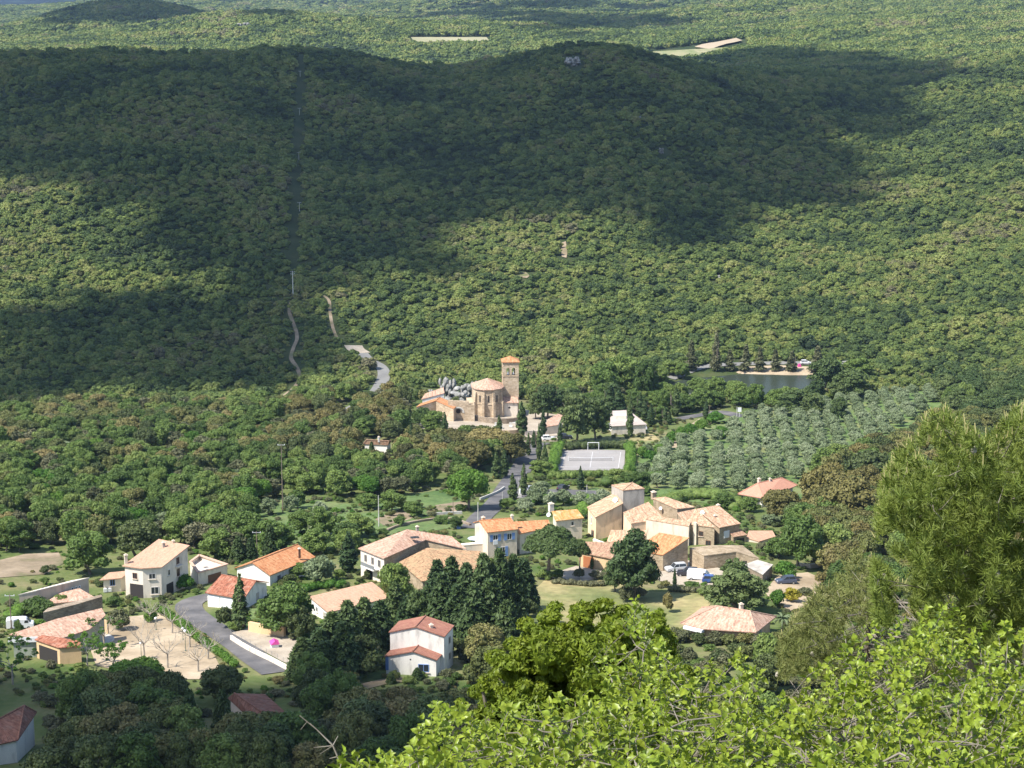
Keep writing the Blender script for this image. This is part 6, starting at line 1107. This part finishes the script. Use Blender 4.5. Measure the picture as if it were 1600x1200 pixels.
# --- holly-leaved oak shrub
TOPU = [440,500,530,560,600,640,655,690,720,760,800,860,900,935,950,962,985,1005,1025,1050,1080,1110,1140,1160,1180,1200,1235,1260,1290,1310,1340,1380,1410,1440,1480,1520,1560,1600,1680]
TOPV = [1240,1195,1165,1150,1160,1150,1095,1072,1085,1095,1090,1080,1070,1030,985,935,915,918,960,985,1000,1020,1020,985,1040,1062,1062,1040,1015,985,958,962,958,940,925,945,958,955,940]
def oak():
    base = np.array([.75, 4.9, hz(.75, 4.9)]); t = empty('oak_shrub', tuple(base)); tag(t, 'sunlit shrub with spiny bright green oak leaves filling the lower right foreground', 'shrub')
    NS = 1450; us = rg.uniform(450, 1670, NS*3); vt = np.interp(us, TOPU, TOPV); f = rg.random(NS*3)**.8; vs_ = vt+8+f*(1245-vt); keep = rg.random(NS*3) < (1245-vt)/330*(1.0); us, vs_, f = us[keep][:NS], vs_[keep][:NS], f[keep][:NS]
    dd = 6.6-2.6*np.clip((vs_-930)/300, 0, 1)+rg.uniform(-.2, 1.1, len(us)); tips = np.array([P3(u, v, d) for u, v, d in zip(us, vs_, dd)])
    ax_ = np.stack([rg.normal(0,.45,len(us)), rg.normal(-.15,.45,len(us)), rg.uniform(.5,1.2,len(us))], 1); ax_ /= np.linalg.norm(ax_, axis=1)[:,None]
    Ln = rg.uniform(.05,.10,len(us)); V = []; Fq = []; MI = []
    # leaf outline: folded holly leaf (x along, y across)
    xs = [0,.16,.30,.44,.58,.74,1.0]; ys = [0,.20,.33,.27,.34,.19,0]
    M_ = []; 
    for x in xs: M_.append((x, 0, 0))
    U_ = [(xs[i], ys[i], .5*ys[i]+.02) for i in range(1, 6)]; D_ = [(xs[i]+(.04 if i % 2 else -.03), -ys[i], .5*ys[i]+.02) for i in range(1, 6)]
    LV = np.array(M_+U_+D_); LV[:,2] -= .22*LV[:,0]**2
    LF = [(0,1,7)]+[(i,i+1,7+i,6+i) for i in range(1, 5)]+[(5,6,11)]+[(0,12,1)]+[(i,11+i,12+i,i+1) for i in range(1, 5)]+[(5,16,6)]
    LF4 = [f if len(f) == 4 else (f[0], f[1], f[2], f[2]) for f in LF]; tri = [f for f in LF if len(f) == 3]; quad = [f for f in LF if len(f) == 4]
    AV = []; AT = []; AQ = []; n0 = 0
    for s in range(len(us)):
        nl_ = rg.integers(8, 13); a0 = rg.uniform(0, 6.28); A = ax_[s]; e1 = np.cross(A, [0,0,1.]); e1 /= np.linalg.norm(e1)+1e-9; e2 = np.cross(A, e1)
        for k in range(nl_):
            th = a0+k*2.4; fr = k/nl_; pos = tips[s]-A*Ln[s]*(1-fr); out = e1*math.cos(th)+e2*math.sin(th); el = .15+.9*fr; d = out*math.cos(el)+A*math.sin(el)+rg.normal(0,.18,3); d /= np.linalg.norm(d)
            up = A*math.cos(el)-out*math.sin(el)+rg.normal(0,.3,3); y = np.cross(up, d); y /= np.linalg.norm(y)+1e-9; z = np.cross(d, y); L_ = rg.uniform(.018,.033)*(1.1-.35*fr); wv = rg.uniform(.85,1.15)
            AV.append(pos+(LV[:,0:1]*d+LV[:,1:2]*y*wv+LV[:,2:3]*z)*L_); AT += [(a+n0,b+n0,c+n0) for a,b,c in tri]; AQ += [(a+n0,b+n0,c+n0,e+n0) for a,b,c,e in quad]; n0 += 17
    AV = np.concatenate(AV)-base; o = link('leaves', fmesh('leaves', AV, np.array(AQ), np.array(AT), MAT['oakleaf']), t); o.data.polygons.foreach_set('use_smooth', np.ones(len(o.data.polygons), bool))
    # branches: stems from the ground, side branches to groups of sprigs, twigs to every sprig
    m = MB(); nodes = []
    for k in range(42):
        i = rg.integers(len(us)); tip = tips[i]-ax_[i]*Ln[i]; root = base+np.array([rg.normal()*.5+(tip[0]-base[0])*.5, (tip[1]-base[1])*.4+rg.normal()*.3, 0]); root[2] = tip[2]-.9; pts = [root]
        for q in (.3,.55,.8,1): pts.append(root*(1-q)+tip*q+rg.normal(0,.035,3)*(q < 1)+np.array([0,0,.10*math.sin(q*3.1)]))
        m.path([Vector(p-base) for p in pts], .0075, .0018, 6)
        for j in range(len(pts)-1):
            for q in (.25,.5,.75,1.): nodes.append(pts[j]*(1-q)+pts[j+1]*q)
    nodes = np.array(nodes)
    for s in range(len(us)):
        b_ = tips[s]-ax_[s]*Ln[s]; d = np.linalg.norm(nodes-b_, axis=1)+np.where(nodes[:,2] > b_[2], .3, 0); j = np.argmin(d)
        if d[j] < .20: mid = (nodes[j]+b_)/2+rg.normal(0,.012,3); m.path([Vector(nodes[j]-base), Vector(mid-base), Vector(b_-base), Vector(tips[s]-base)], .0019, .0010, 4)
    m.build('branches', MAT['oakbark'], t)
    m = MB(); pts = [P3(u, v, 5.6)-base for u, v in ((468,1118),(495,1140),(520,1165),(535,1200),(545,1240))]; m.path([Vector(p) for p in pts], .0012, .0035, 5)
    for a, b_ in (((495,1140),(484,1130)),((520,1165),(490,1168)),((520,1165),(500,1178)),((520,1165),(528,1150)),((507,1152),(524,1165)),((528,1182),(515,1185)),((480,1128),(470,1140))): m.path([Vector(P3(*a,5.6)-base), Vector(P3(*b_,5.65)-base)], .0016, .0008, 4)
    m.build('dead_twig', MAT['oakbark'], t)
MAT['oakbark'] = M('oak_twig_bark', [(.13,.11,.085),(.27,.24,.20)], scale=14)
MAT['oakleaf'] = leafmat('spiny_oak_leaf', [(.026,.06,.008),(.06,.13,.013),(.115,.2,.02),(.23,.28,.03)], .30, nscale=16, rough=.38, spec=.28, vmul=.45); 
oak()
# --- dense yellow-tipped bush behind it
def dome_bush(u, v, d, label):
    c = P3(u, v, d); base = np.array([c[0], c[1], hz(c[0], c[1])]); t = empty('flowering_bush', tuple(base)); tag(t, label, 'shrub'); B = []; s = d/F*.93; zc = c[2]-base[2]
    OUT = [(-20,0,110),(60,0,110),(20,80,120),(-70,60,90),(-150,45,60),(-130,0,50),(-100,-40,55),(-60,-75,55),(-20,-95,50),(30,-105,45),(70,-100,40),(110,-80,45),(130,-40,50),(-40,-20,80),(20,-40,80),(80,-20,80),(60,40,90),(-20,50,90),(-100,50,70),(110,50,80),(-60,110,90),(60,110,90),(150,20,50)]
    for x, y, r in OUT:
        for k in range(24):
            a = rg.uniform(0,6.28); q = math.sqrt(rg.random())*r*.9; rr = rg.uniform(.16,.32)*r*s; B.append(((x+math.cos(a)*q)*s, rg.uniform(-.30,.35), zc-(y+math.sin(a)*q)*s, rr, rr, rr*.9))
    V, Q, T_ = foliage(B, 110000, .025, rg, .8, .9, 1.6); link('crown', fmesh('crown', V, Q, T_, MAT['tipbush']), t); m = MB()
    for k in range(9): m.path([Vector((rg.normal()*.1, rg.normal()*.1, -.2)), Vector((rg.normal()*.3, rg.normal()*.2, zc*.5)), Vector(B[rg.integers(len(B))][:3])], .05, .012, 6)
    m.build('stems', MAT['bark'], t)
MAT['tipbush'] = leafmat('yellow_tipped_leaves', [(.06,.10,.012),(.11,.165,.016),(.20,.24,.022),(.34,.34,.03)], .35, nscale=5.5, rough=.5); dome_bush(908, 1082, 15, 'dense dome-shaped bush with yellow-green tips behind the oak shrub')
# --- pines with long needles
def pine(name, label, TU, TV, vb, u0, u1, d0, d1, ntuft, mat, nl_=.085, nb=44, trunk_u=1500, twig='oakbark', lift=.9, nw=.0036):
    us = rg.uniform(u0, u1, ntuft); vt = np.interp(us, TU, TV); f = rg.random(ntuft)**.9; vs_ = vt+6+f*(vb-vt)
    if callable(lift): pass
    n3 = fbm(us/38, vs_/38, 3); keep = (n3 > -.12) | (f < .05); us, vs_, f = us[keep], vs_[keep], f[keep]; n3 = n3[keep]
    dd = rg.uniform(d0, d1, len(us))-n3*2.2; tips = np.array([P3(u, v, d) for u, v, d in zip(us, vs_, dd)]); c = P3(trunk_u, vb, (d0+d1)/2); base = np.array([c[0], c[1], hz(c[0], c[1])]); t = empty(name, tuple(base)); tag(t, label, 'pine')
    n = len(us); rad = tips[:, :2]-c[:2]; rad /= np.linalg.norm(rad, axis=1)[:,None]+1e-9; A = np.concatenate([rad*rg.uniform(.2,.9,(n,1)), np.full((n,1), lift)], 1)+rg.normal(0,.3,(n,3)); A /= np.linalg.norm(A, axis=1)[:,None]
    K = nb; a3 = np.repeat(A, K, 0); p3 = np.repeat(tips, K, 0)-a3*rg.uniform(0,.11,(n*K,1)); r = rg.normal(size=(n*K,3)); r -= a3*(r*a3).sum(1)[:,None]; r /= np.linalg.norm(r, axis=1)[:,None]; w = rg.uniform(.25,1.0,(n*K,1)); d = a3*(1.25-w)+r*w*.95; d /= np.linalg.norm(d, axis=1)[:,None]
    L_ = rg.uniform(.65,1.1,(n*K,1))*nl_; sd = np.cross(d, rg.normal(size=(n*K,3))); sd /= np.linalg.norm(sd, axis=1)[:,None]; sd *= nw
    V = np.stack([p3-sd, p3+sd, p3+d*L_+sd*.4, p3+d*L_-sd*.4], 1).reshape(-1,3)-base; Q = np.arange(n*K*4).reshape(-1,4); link('needles', fmesh('needles', V, Q, None, MAT[mat]), t)
    m = MB(); top = P3(trunk_u, np.interp(trunk_u, TU, TV)+10, (d0+d1)/2); tr = [base-np.array([0,0,.3]), base*.6+top*.4+rg.normal(0,.05,3), base*.25+top*.75, top]; m.path([Vector(p-base) for p in tr], .10, .015, 8); m.build('trunk', MAT['bark'], t)
    m = MB(); nodes = []
    for k in range(85):
        i = rg.integers(n); tip = tips[i]; q0 = np.clip((tip[2]-.5-base[2])/(top[2]-base[2]), .1, .95); root = base*(1-q0)+top*q0; mid = (root+tip)/2+rg.normal(0,.06,3)-np.array([0,0,.08]); m.path([Vector(root-base), Vector(mid-base), Vector(tip-base)], .010, .003, 5); nodes += [root*(1-q)+mid*q for q in (.5,1)]+[mid*(1-q)+tip*q for q in (.3,.6,1)]
    nodes = np.array(nodes)
    for s in range(0, n):
        dq = np.linalg.norm(nodes-tips[s], axis=1); j = np.argmin(dq)
        if dq[j] < .2 and s % 3 == 0: m.path([Vector(nodes[j]-base), Vector(tips[s]-base)], .003, .002, 3)
    m.build('branches', MAT[twig], t)
    m = MB()
    for k in range(26): i = rg.integers(n); p = tips[i]-A[i]*.1-base; m.lathe(p, [(.008,-.03),(.026,-.01),(.022,.02),(.006,.04)], 7)
    m.build('cones', MAT['paleb'], t)
    # pale young shoots (candles) on the uppermost tips
    m = MB()
    for s in range(n):
        if f[s] < .16 and rg.random() < .55:
            p = tips[s]-base; m.tube(Vector(p), Vector(p+A[s]*[.4,.4,1]*rg.uniform(.06,.13)), .006, .004, 4)
    tag(m.build('young_shoots', MAT['candle'], t), kind='stuff')
MAT['fpine'] = leafmat('long_pine_needles', [(.085,.13,.024),(.145,.195,.036),(.225,.26,.055),(.34,.33,.09)], .25, nscale=2.2, rough=.5, spec=.35); MAT['candle'] = flat('pine_candle', (.42,.38,.16), .7)
MAT['gpine'] = leafmat('grey_green_needles', [(.06,.09,.022),(.10,.135,.032),(.155,.18,.05),(.24,.22,.09)], .2, nscale=2.2, rough=.6)
pine('foreground_pine', 'large sunlit pine with yellow-green needles at the right edge', [1360,1375,1395,1430,1450,1480,1500,1520,1550,1570,1590,1620,1700], [900,760,700,672,640,632,640,668,672,650,622,640,620], 1010, 1366, 1700, 17, 21, 4700, 'fpine', trunk_u=1530)
pine('scraggly_pine', 'thin grey-green pine scrub with bare twigs left of the big foreground pine', [1215,1240,1270,1300,1325,1350,1375,1400,1480,1600,1700], [1000,960,915,905,850,842,880,900,930,940,940], 1050, 1218, 1660, 22, 26, 2300, 'gpine', trunk_u=1360, lift=.5, nb=30, nl_=.10)
# ------------------------------------------------------------------ where woods may not stand (ground pixels)
OPEN = [
 [(-60,862),(95,862),(150,858),(300,862),(350,878),(470,862),(500,875),(548,885),(600,905),(620,935),(600,965),(540,1050),(480,1085),(430,1098),(330,1098),(200,1100),(130,1100),(0,1095),(-60,1090)],
 [(548,850),(640,822),(735,795),(860,788),(915,778),(960,770),(1010,780),(1160,800),(1235,840),(1290,890),(1300,960),(1240,975),(1230,1006),(1180,1008),(1060,1008),(1000,1025),(800,1040),(750,1030),(600,960),(548,900)],
 [(590,955),(720,950),(745,1075),(735,1130),(600,1135),(500,1110),(515,1070),(590,1062)],
 [(395,865),(392,790),(440,772),(560,782),(640,775),(690,762),(760,770),(745,815),(642,825),(560,850),(490,868)],
 [(770,745),(950,745),(945,790),(760,820),(740,790)],
 [(835,676),(1010,660),(1035,690),(1010,725),(985,750),(855,750),(835,720)],
 [(640,660),(650,640),(700,634),(780,636),(835,636),(840,645),(880,640),(885,672),(1020,640),(1030,665),(1100,655),(1100,690),(1030,700),(860,700),(700,685)],
 [(985,745),(1005,690),(1050,690),(1100,665),(1180,640),(1300,625),(1450,610),(1480,640),(1400,700),(1290,740),(1240,790),(1150,800),(1030,790)],
 [(980,622),(1000,600),(1060,580),(1160,571),(1290,570),(1300,575),(1290,600),(1240,618),(1000,622)],
 [(1095,640),(1165,640),(1165,660),(1090,662)],
 [(1140,765),(1260,762),(1265,805),(1200,815),(1140,800)],
 [(-60,1090),(45,1090),(66,1120),(72,1200),(60,1240),(-60,1240)],
 [(345,1072),(405,1074),(472,1115),(466,1138),(385,1142)],
 [(875,88),(905,84),(915,106),(890,110)], [(1025,228),(1045,228),(1042,245),(1025,243)],
 [(463,84),(478,84),(477,130),(474,160),(475,200),(471,250),(472,300),(469,360),(468,425),(450,425),(452,380),(452,340),(455,300),(457,250),(459,200),(460,150)],
 [(655,606),(755,606),(755,640),(655,640)],
 [(870,375),(890,375),(888,405),(872,400)], [(805,425),(835,425),(830,434),(808,434)],
 [(240,705),(275,705),(270,730),(245,728)],
]
TRACKW = 2.6
def blocked(X_, Y_, Z_, margin=0.):
    u, v = project(X_, Y_, Z_); b = np.zeros(X_.shape, bool)
    for P in OPEN: b |= inpoly(P, u, v)
    for L, hw in ROADS:
        L2 = L[::2]; x0 = min(p[0] for p in L2)-8; x1 = max(p[0] for p in L2)+8; y0 = min(p[1] for p in L2)-8; y1 = max(p[1] for p in L2)+8
        m = (X_ > x0) & (X_ < x1) & (Y_ > y0) & (Y_ < y1)
        if m.any(): b[m] |= pdist(L2, X_[m], Y_[m], False) < hw+margin
    return b
def scatter(y0, y1, s0, s1, aw=.30):
    out = []; y = y0
    while y < y1:
        s = s0+(s1-s0)*(y-y0)/(y1-y0); xs = np.arange(-aw*y-5, aw*y+5, s); ys = np.full(xs.shape, y)
        out.append(np.stack([xs+RNG.uniform(-.45, .45, xs.shape)*s, ys+RNG.uniform(-.45, .45, xs.shape)*s, np.full(xs.shape, s)], 1)); y += s*.9
    o = np.concatenate(out); z = height(o[:,0].copy(), o[:,1].copy()); return o[:,0], o[:,1], z, o[:,2]
# --- geometry-nodes instancer for the uncountable woods
def instancer(name, X_, Y_, Z_, SC, meshes, label, cat, seed=0):
    me = bpy.data.meshes.new(name); n = len(X_); me.vertices.add(n); me.vertices.foreach_set('co', np.stack([X_, Y_, Z_], 1).astype(np.float32).ravel())
    a = me.attributes.new('sc', 'FLOAT_VECTOR', 'POINT'); a.data.foreach_set('vector', SC.astype(np.float32).ravel())
    r = me.attributes.new('rz', 'FLOAT_VECTOR', 'POINT'); rr = np.zeros((n, 3), np.float32); rr[:,2] = RNG.uniform(0, 6.28, n); r.data.foreach_set('vector', rr.ravel())
    o = link(name, me)
    pc = bpy.data.collections.new(name+'_kinds')
    for m in meshes: pc.objects.link(bpy.data.objects.new('crown', m))
    ng = bpy.data.node_groups.new(name, 'GeometryNodeTree'); ng.interface.new_socket('Geometry', in_out='INPUT', socket_type='NodeSocketGeometry'); ng.interface.new_socket('Geometry', in_out='OUTPUT', socket_type='NodeSocketGeometry')
    N = ng.nodes.new; Lk = ng.links.new; gi = N('NodeGroupInput'); go = N('NodeGroupOutput'); ip = N('GeometryNodeInstanceOnPoints'); ci = N('GeometryNodeCollectionInfo')
    ci.inputs['Collection'].default_value = pc; ci.inputs['Separate Children'].default_value = True; ci.inputs['Reset Children'].default_value = True
    n1 = N('GeometryNodeInputNamedAttribute'); n1.data_type = 'FLOAT_VECTOR'; n1.inputs[0].default_value = 'sc'
    n2 = N('GeometryNodeInputNamedAttribute'); n2.data_type = 'FLOAT_VECTOR'; n2.inputs[0].default_value = 'rz'
    rv = N('FunctionNodeRandomValue'); rv.data_type = 'INT'
    for s in rv.inputs:
        if s.enabled and s.name == 'Max': s.default_value = len(meshes)-1
        if s.enabled and s.name == 'Min': s.default_value = 0
    rv.inputs['Seed'].default_value = seed
    Lk(gi.outputs[0], ip.inputs['Points']); Lk(ci.outputs[0], ip.inputs['Instance']); ip.inputs['Pick Instance'].default_value = True
    Lk([s for s in rv.outputs if s.enabled][0], ip.inputs['Instance Index']); Lk(n1.outputs[0], ip.inputs['Scale'])
    e2 = N('FunctionNodeEulerToRotation'); Lk(n2.outputs[0], e2.inputs[0]); Lk(e2.outputs[0], ip.inputs['Rotation'])
    Lk(ip.outputs[0], go.inputs[0]); md = o.modifiers.new('wood', 'NODES'); md.node_group = ng
    tag(o, label, cat, kind='stuff'); return o
# --- hill scrub
hx, hy, hz_, hs = scatter(668, 1560, 3.2, 4.1); b = blocked(hx, hy, hz_, 1.4) | blocked(hx, hy+5, hz_+1.0, .6); u, v = project(hx, hy, hz_)
keep = ~b & (RNG.random(hx.shape) > .03 + .10*(fbm(hx/30, hy/30, 3) > .12))
hx, hy, hz_, hs, u, v = [q[keep] for q in (hx, hy, hz_, hs, u, v)]
big = .62 + .95*RNG.random(hx.shape)**2.4 + .5*np.clip(fbm(hx/60+3, hy/60, 3), -.3, .5); sc = hs/4.9*big*(1+.35*(RNG.random(hx.shape)<.08))
inview = (u > 5) & (u < 1595) & (v > 0) & (v < 1190)
order = np.argsort(hy+np.where(inview, 0, 1e6)); NI = 298; first = order[:NI]; rest = np.ones(len(hx), bool); rest[first] = False
HUES = [('dark holm oak crown', 'dark green'), ('brown-green holm oak crown', 'brown-green')]
for i in first:
    o = bpy.data.objects.new('scrub_oak', random.choice(SCRUB)); COL.objects.link(o); o.location = (hx[i], hy[i], hz_[i]-.3); s = sc[i]; o.scale = (s, s, s*random.uniform(.85, 1.25)); o.rotation_euler = (0, 0, random.uniform(0, 6.28))
    side = 'left of the dirt track up the hillside' if u[i] < 455 else 'between the dirt track and the church' if u[i] < 650 else 'on the wooded bank behind the church' if u[i] < 860 else 'at the foot of the wooded hill left of the lake' if u[i] < 1060 else 'on the wooded slope above the far lake bank' if u[i] < 1290 else 'in the woods right of the lake beach'
    tag(o, 'rounded green scrub oak '+side, 'tree', 'scrub oaks '+side)
SC = np.stack([sc*RNG.uniform(.85,1.2,sc.shape), sc, sc*RNG.uniform(.6, 1.05, sc.shape)], 1)[rest]
instancer('hillside_wood', hx[rest], hy[rest], hz_[rest]-.3, SC, SCRUB, 'dense green holm oak scrub covering the big hillside behind the village', 'woodland', 1)
fx, fy, fz, fs = scatter(1560, 6500, 6, 19, .29); uu, vv = project(fx, fy, fz)
k2 = np.ones(len(fx), bool)
for P in [[(636,58),(766,58),(768,72),(640,74)], [(1010,80),(1170,60),(1170,76),(1090,96),(1015,98)]]: k2 &= ~inpoly(P, uu, vv)
k2 &= RNG.random(len(fx)) > .10+.25*(fbm(fx/300, fy/300, 3) > .1)
fx, fy, fz, fs = [q[k2] for q in (fx, fy, fz, fs)]; s = fs/5.6*(.7+.6*RNG.random(len(fx))); s3 = np.stack([s*1.15, s*1.15, s**.5*1.5], 1)
instancer('distant_wood', fx, fy, fz-.4, s3, FAR, 'hazy woodland on the far ranges beyond the big hill', 'woodland', 2)
# --- valley trees
vx, vy, vz, vs = scatter(247, 668, 5.6, 6.2); bl = blocked(vx, vy, vz, 2.4); u, v = project(vx, vy, vz)
bl |= RNG.random(vx.shape) < .08
vx, vy, vz, u, v = [q[~bl] for q in (vx, vy, vz, u, v)]
def zone(u, v):
    if v > 1050 and u < 740: return 'in the shaded wood below the village', dict(holm=.62, decid=.22, grey=.08, pine=.03, conifer=.05), 1.0
    if v > 960 and u > 700: return 'on the slope below the meadow', dict(holm=.12, greybush=.45, holmbush=.4, decid=.03), .9
    if u > 1230 and v > 700: return 'right of the olive grove', dict(holm=.5, brownholm=.3, decid=.2), 1.1
    if v < 660 and u > 1225: return 'between the lake and the olive grove', dict(pine=.85, decid=.15), 1.0
    if u > 1230: return 'beyond the big foreground pine', dict(holm=.6, grey=.2, bush=.2), .8
    if v < 690 and u > 860: return 'on the near shore of the lake', dict(decid=.65, grey=.25, pine=.1), .9
    if u > 430 and v < 735: return 'below the church', dict(holm=.46, brownholm=.22, decid=.22, grey=.1), .95
    if u > 730: return 'beside the village road', dict(bush=.4, decid=.3, olive=.3), .7
    if v > 735 and u > 430: return 'in the thicket above the gardens', dict(decid=.6, grey=.28, brighttree=.12), .85
    if v > 740: return 'in the valley wood above the left houses', dict(decid=.48, holm=.16, grey=.18, olive=.08, brighttree=.10), .95
    if v > 690: return 'beside the valley road on the left', dict(decid=.38, holm=.25, grey=.2, olive=.1, brighttree=.07), .9
    return 'at the foot of the wooded hill on the left', dict(holm=.5, decid=.35, grey=.15), .85
LOOK = dict(brownholm='reddish-brown flowering oak', brighttree='bright fresh-green leafy tree', holm='brown-green holm oak', decid='leafy green broadleaf tree', grey='thin grey-green tree', olive='silvery olive tree', pine='dark green pine', conifer='dark conifer', holmbush='low holm oak bush', greybush='low grey-green shrub', bush='rounded green shrub')
SIZE = dict(brownholm=(5.2,8), brighttree=(4.5,7), holm=(5.2,8.2), decid=(6,9), grey=(4.8,7), olive=(3.5,4.8), pine=(7,9.5), conifer=(8,10), holmbush=(2,3.6), greybush=(1.6,3.2), bush=(1.6,3))
WID = dict(brownholm=(6.4,9.5), brighttree=(5,8), holm=(6.4,9.5), decid=(6.2,9), grey=(5,7), olive=(4.5,5.6), pine=(7,9.5), conifer=(3.2,4), holmbush=(3.5,5.5), greybush=(2.6,4.5), bush=(2.6,4.2))
CNT = {}; STF = {}
# tall trees keep clear of the lines of sight to the buildings, the square, the road and the water
CLEAR = [[(1060,940),(1215,940),(1215,1003),(1060,1003)],[(598,955),(715,955),(715,1062),(598,1062)],[(355,1080),(415,1083),(460,1118),(400,1110)],[(-5,1098),(60,1098),(60,1160),(-5,1160)],[(-5,980),(135,980),(135,1040),(-5,1040)],[(140,960),(350,960),(372,1038),(140,1035)],[(330,960),(455,1030),(430,1042),(380,1040)],[(645,590),(830,590),(830,668),(645,660)],[(1090,583),(1255,583),(1255,606),(1090,606)],[(800,905),(1010,905),(1010,960),(800,990)],[(1150,742),(1250,742),(1250,785),(1150,785)],[(1195,890),(1290,890),(1270,945),(1200,945)],[(565,682),(612,682),(612,698),(568,698)]]
def hides(x, y, z, w, h):
    s_ = F/y; uu, vv = project(x, y, z); us = [uu-w*.4*s_, uu, uu+w*.4*s_]; pu = np.array(us*3); pv = np.repeat([vv-h*s_*.92, vv-h*s_*.6, vv-h*s_*.3], 3)
    return any(inpoly(P, pu, pv).any() for P in CLEAR)
vis = (u > -5) & (u < 1605) & (v < 1260)
for i in np.argsort(vy):
    zl, mix, k = zone(u[i], v[i]); 
    if not vis[i] and random.random() < .35: continue
    kind = random.choices(list(mix), list(mix.values()))[0]; h = random.uniform(*SIZE[kind])*k; w = random.uniform(*WID[kind])*(.6+.4*k)
    if vis[i] and hides(vx[i], vy[i], vz[i], w, h):
        kind = random.choice(['greybush','holmbush']); h, w = random.uniform(1.5,2.4), random.uniform(2.6,4)
        if hides(vx[i], vy[i], vz[i], w, h): continue
    kn = KINDNAME[kind]
    if vis[i] and CNT.get(kn, 0) < 270:
        CNT[kn] = CNT.get(kn, 0)+1
        plant(kind, vx[i], vy[i], h, w, LOOK[kind]+' '+zl, LOOK[kind]+'s '+zl, parts=vy[i] < 470, z=vz[i])
    else: STF.setdefault(kind, []).append((vx[i], vy[i], vz[i], w, h))
for kind, L in STF.items():
    A = np.array(L); p = PROTO[kind]; w0, h0 = p[0]['w'], p[0]['h']
    instancer('valley_wood', A[:,0], A[:,1], A[:,2]-.2, np.stack([A[:,3]/w0, A[:,3]/w0, A[:,4]/h0], 1), [q['crown'] for q in p], 'mass of %ss filling in the valley wood' % LOOK[kind], 'woodland', 3)
print('SCATTER hill', len(hx), 'far', len(fx), 'valley', len(vx), CNT, {k: len(x) for k, x in STF.items()})
# --- undergrowth between valley trees
ux, uy, uz, us = scatter(247, 680, 3.4, 4.2); bl = blocked(ux, uy, uz, .6) | (RNG.random(ux.shape) < .25); ux, uy, uz = ux[~bl], uy[~bl], uz[~bl]
k = RNG.uniform(.5, .95, ux.shape); instancer('undergrowth', ux, uy, uz-.2, np.stack([k, k, k*.6], 1), [q['crown'] for q in PROTO['holmbush']+PROTO['bush']+PROTO['greybush']], 'low green undergrowth between the valley trees', 'undergrowth', 5)

# --- rough grass tufts and small shrubs on the open village ground (nobody could count them)
tx_, ty_, tz_, ts_ = scatter(255, 640, 2.0, 2.6); u, v = project(tx_, ty_, tz_); ok = np.zeros(tx_.shape, bool)
for P in OPEN[:8]: ok |= inpoly(P, u, v)
HARD = [[(832,925),(850,908),(960,908),(1060,925),(1110,930),(1100,950),(1060,985),(1000,1010),(900,1020),(790,1020)],[(135,1016),(150,985),(172,966),(246,957),(300,995),(345,1045),(330,1066),(140,1060)],[(355,985),(388,980),(475,1003),(452,1040)],[(860,698),(985,698),(985,740),(858,740)],[(1015,905),(1035,880),(1130,885),(1155,905),(1060,920)],[(1190,925),(1215,897),(1290,890),(1268,948),(1235,958)],[(862,895),(900,882),(945,888),(935,912),(890,912)],[(640,668),(700,640),(820,640),(885,650),(880,690)],[(1000,752),(1012,700),(1130,665),(1180,640),(1500,605),(1480,640),(1375,700),(1245,765),(1030,775)],[(-20,880),(40,862),(100,864),(100,885),(-20,908)],[(310,925),(330,930),(440,1060),(400,1060),(270,960)]]
for P in HARD: ok &= ~inpoly(P, u, v)
for L, hw in ROADS:
    L2 = L[::2]; ok &= pdist(L2, tx_, ty_, False) > hw+.7
for o in list(COL.objects):
    if o.parent is None and o.type == 'EMPTY' and o.get('category') in ('house','building','garage','barn','annex','shed','porch','wall','church','ruin','stage'):
        for c in o.children:
            if c.name.startswith('wall'):
                w_ = [(q.co.x+o.location.x, q.co.y+o.location.y) for q in c.data.vertices][::2]
                if len(w_) > 2: ok &= ~inpoly(w_, tx_, ty_) & (pdist(w_, tx_, ty_) > .6)
dn = fbm(tx_/9, ty_/9, 3); ok &= (dn+.25*(RNG.random(tx_.shape)-.5)) > -.02
tx_, ty_, tz_ = tx_[ok], ty_[ok], tz_[ok]; k = RNG.uniform(.22, .62, tx_.shape)*(1+.5*(RNG.random(tx_.shape) < .12)); print('TUFTS', len(tx_))
instancer('ground_cover_shrubs', tx_, ty_, tz_-.1, np.stack([k, k, k*RNG.uniform(.5,.9,k.shape)], 1), [q['crown'] for q in PROTO['holmbush']+PROTO['bush']+PROTO['greybush']+PROTO['brightbush'][:1]], 'scattered tufts and small shrubs on the open ground between the houses', 'ground cover', 8)
# ------------------------------------------------------------------ haze
ztop = max(float(Zg.max()), CZ)+25
hm = MB(); hm.box((0, 7600, float(Zg.min())-1.5), (26000, 16600, ztop-float(Zg.min())+1.5))
mh, nt, b, N, Lk = newmat('haze_air'); nt.nodes.remove(b); pv = N('ShaderNodeVolumePrincipled'); pv.inputs['Density'].default_value = 4.3e-5
pv.inputs['Color'].default_value = (.50,.69,1,1); pv.inputs['Anisotropy'].default_value = .2; Lk(pv.outputs[0], nt.nodes['Material Output'].inputs['Volume'])
hz_o = hm.build('haze', mh); tag(hz_o, 'thin blue haze over the valley and the far ranges', 'haze', kind='stuff'); print('HAZE', Zg.min(), ztop)
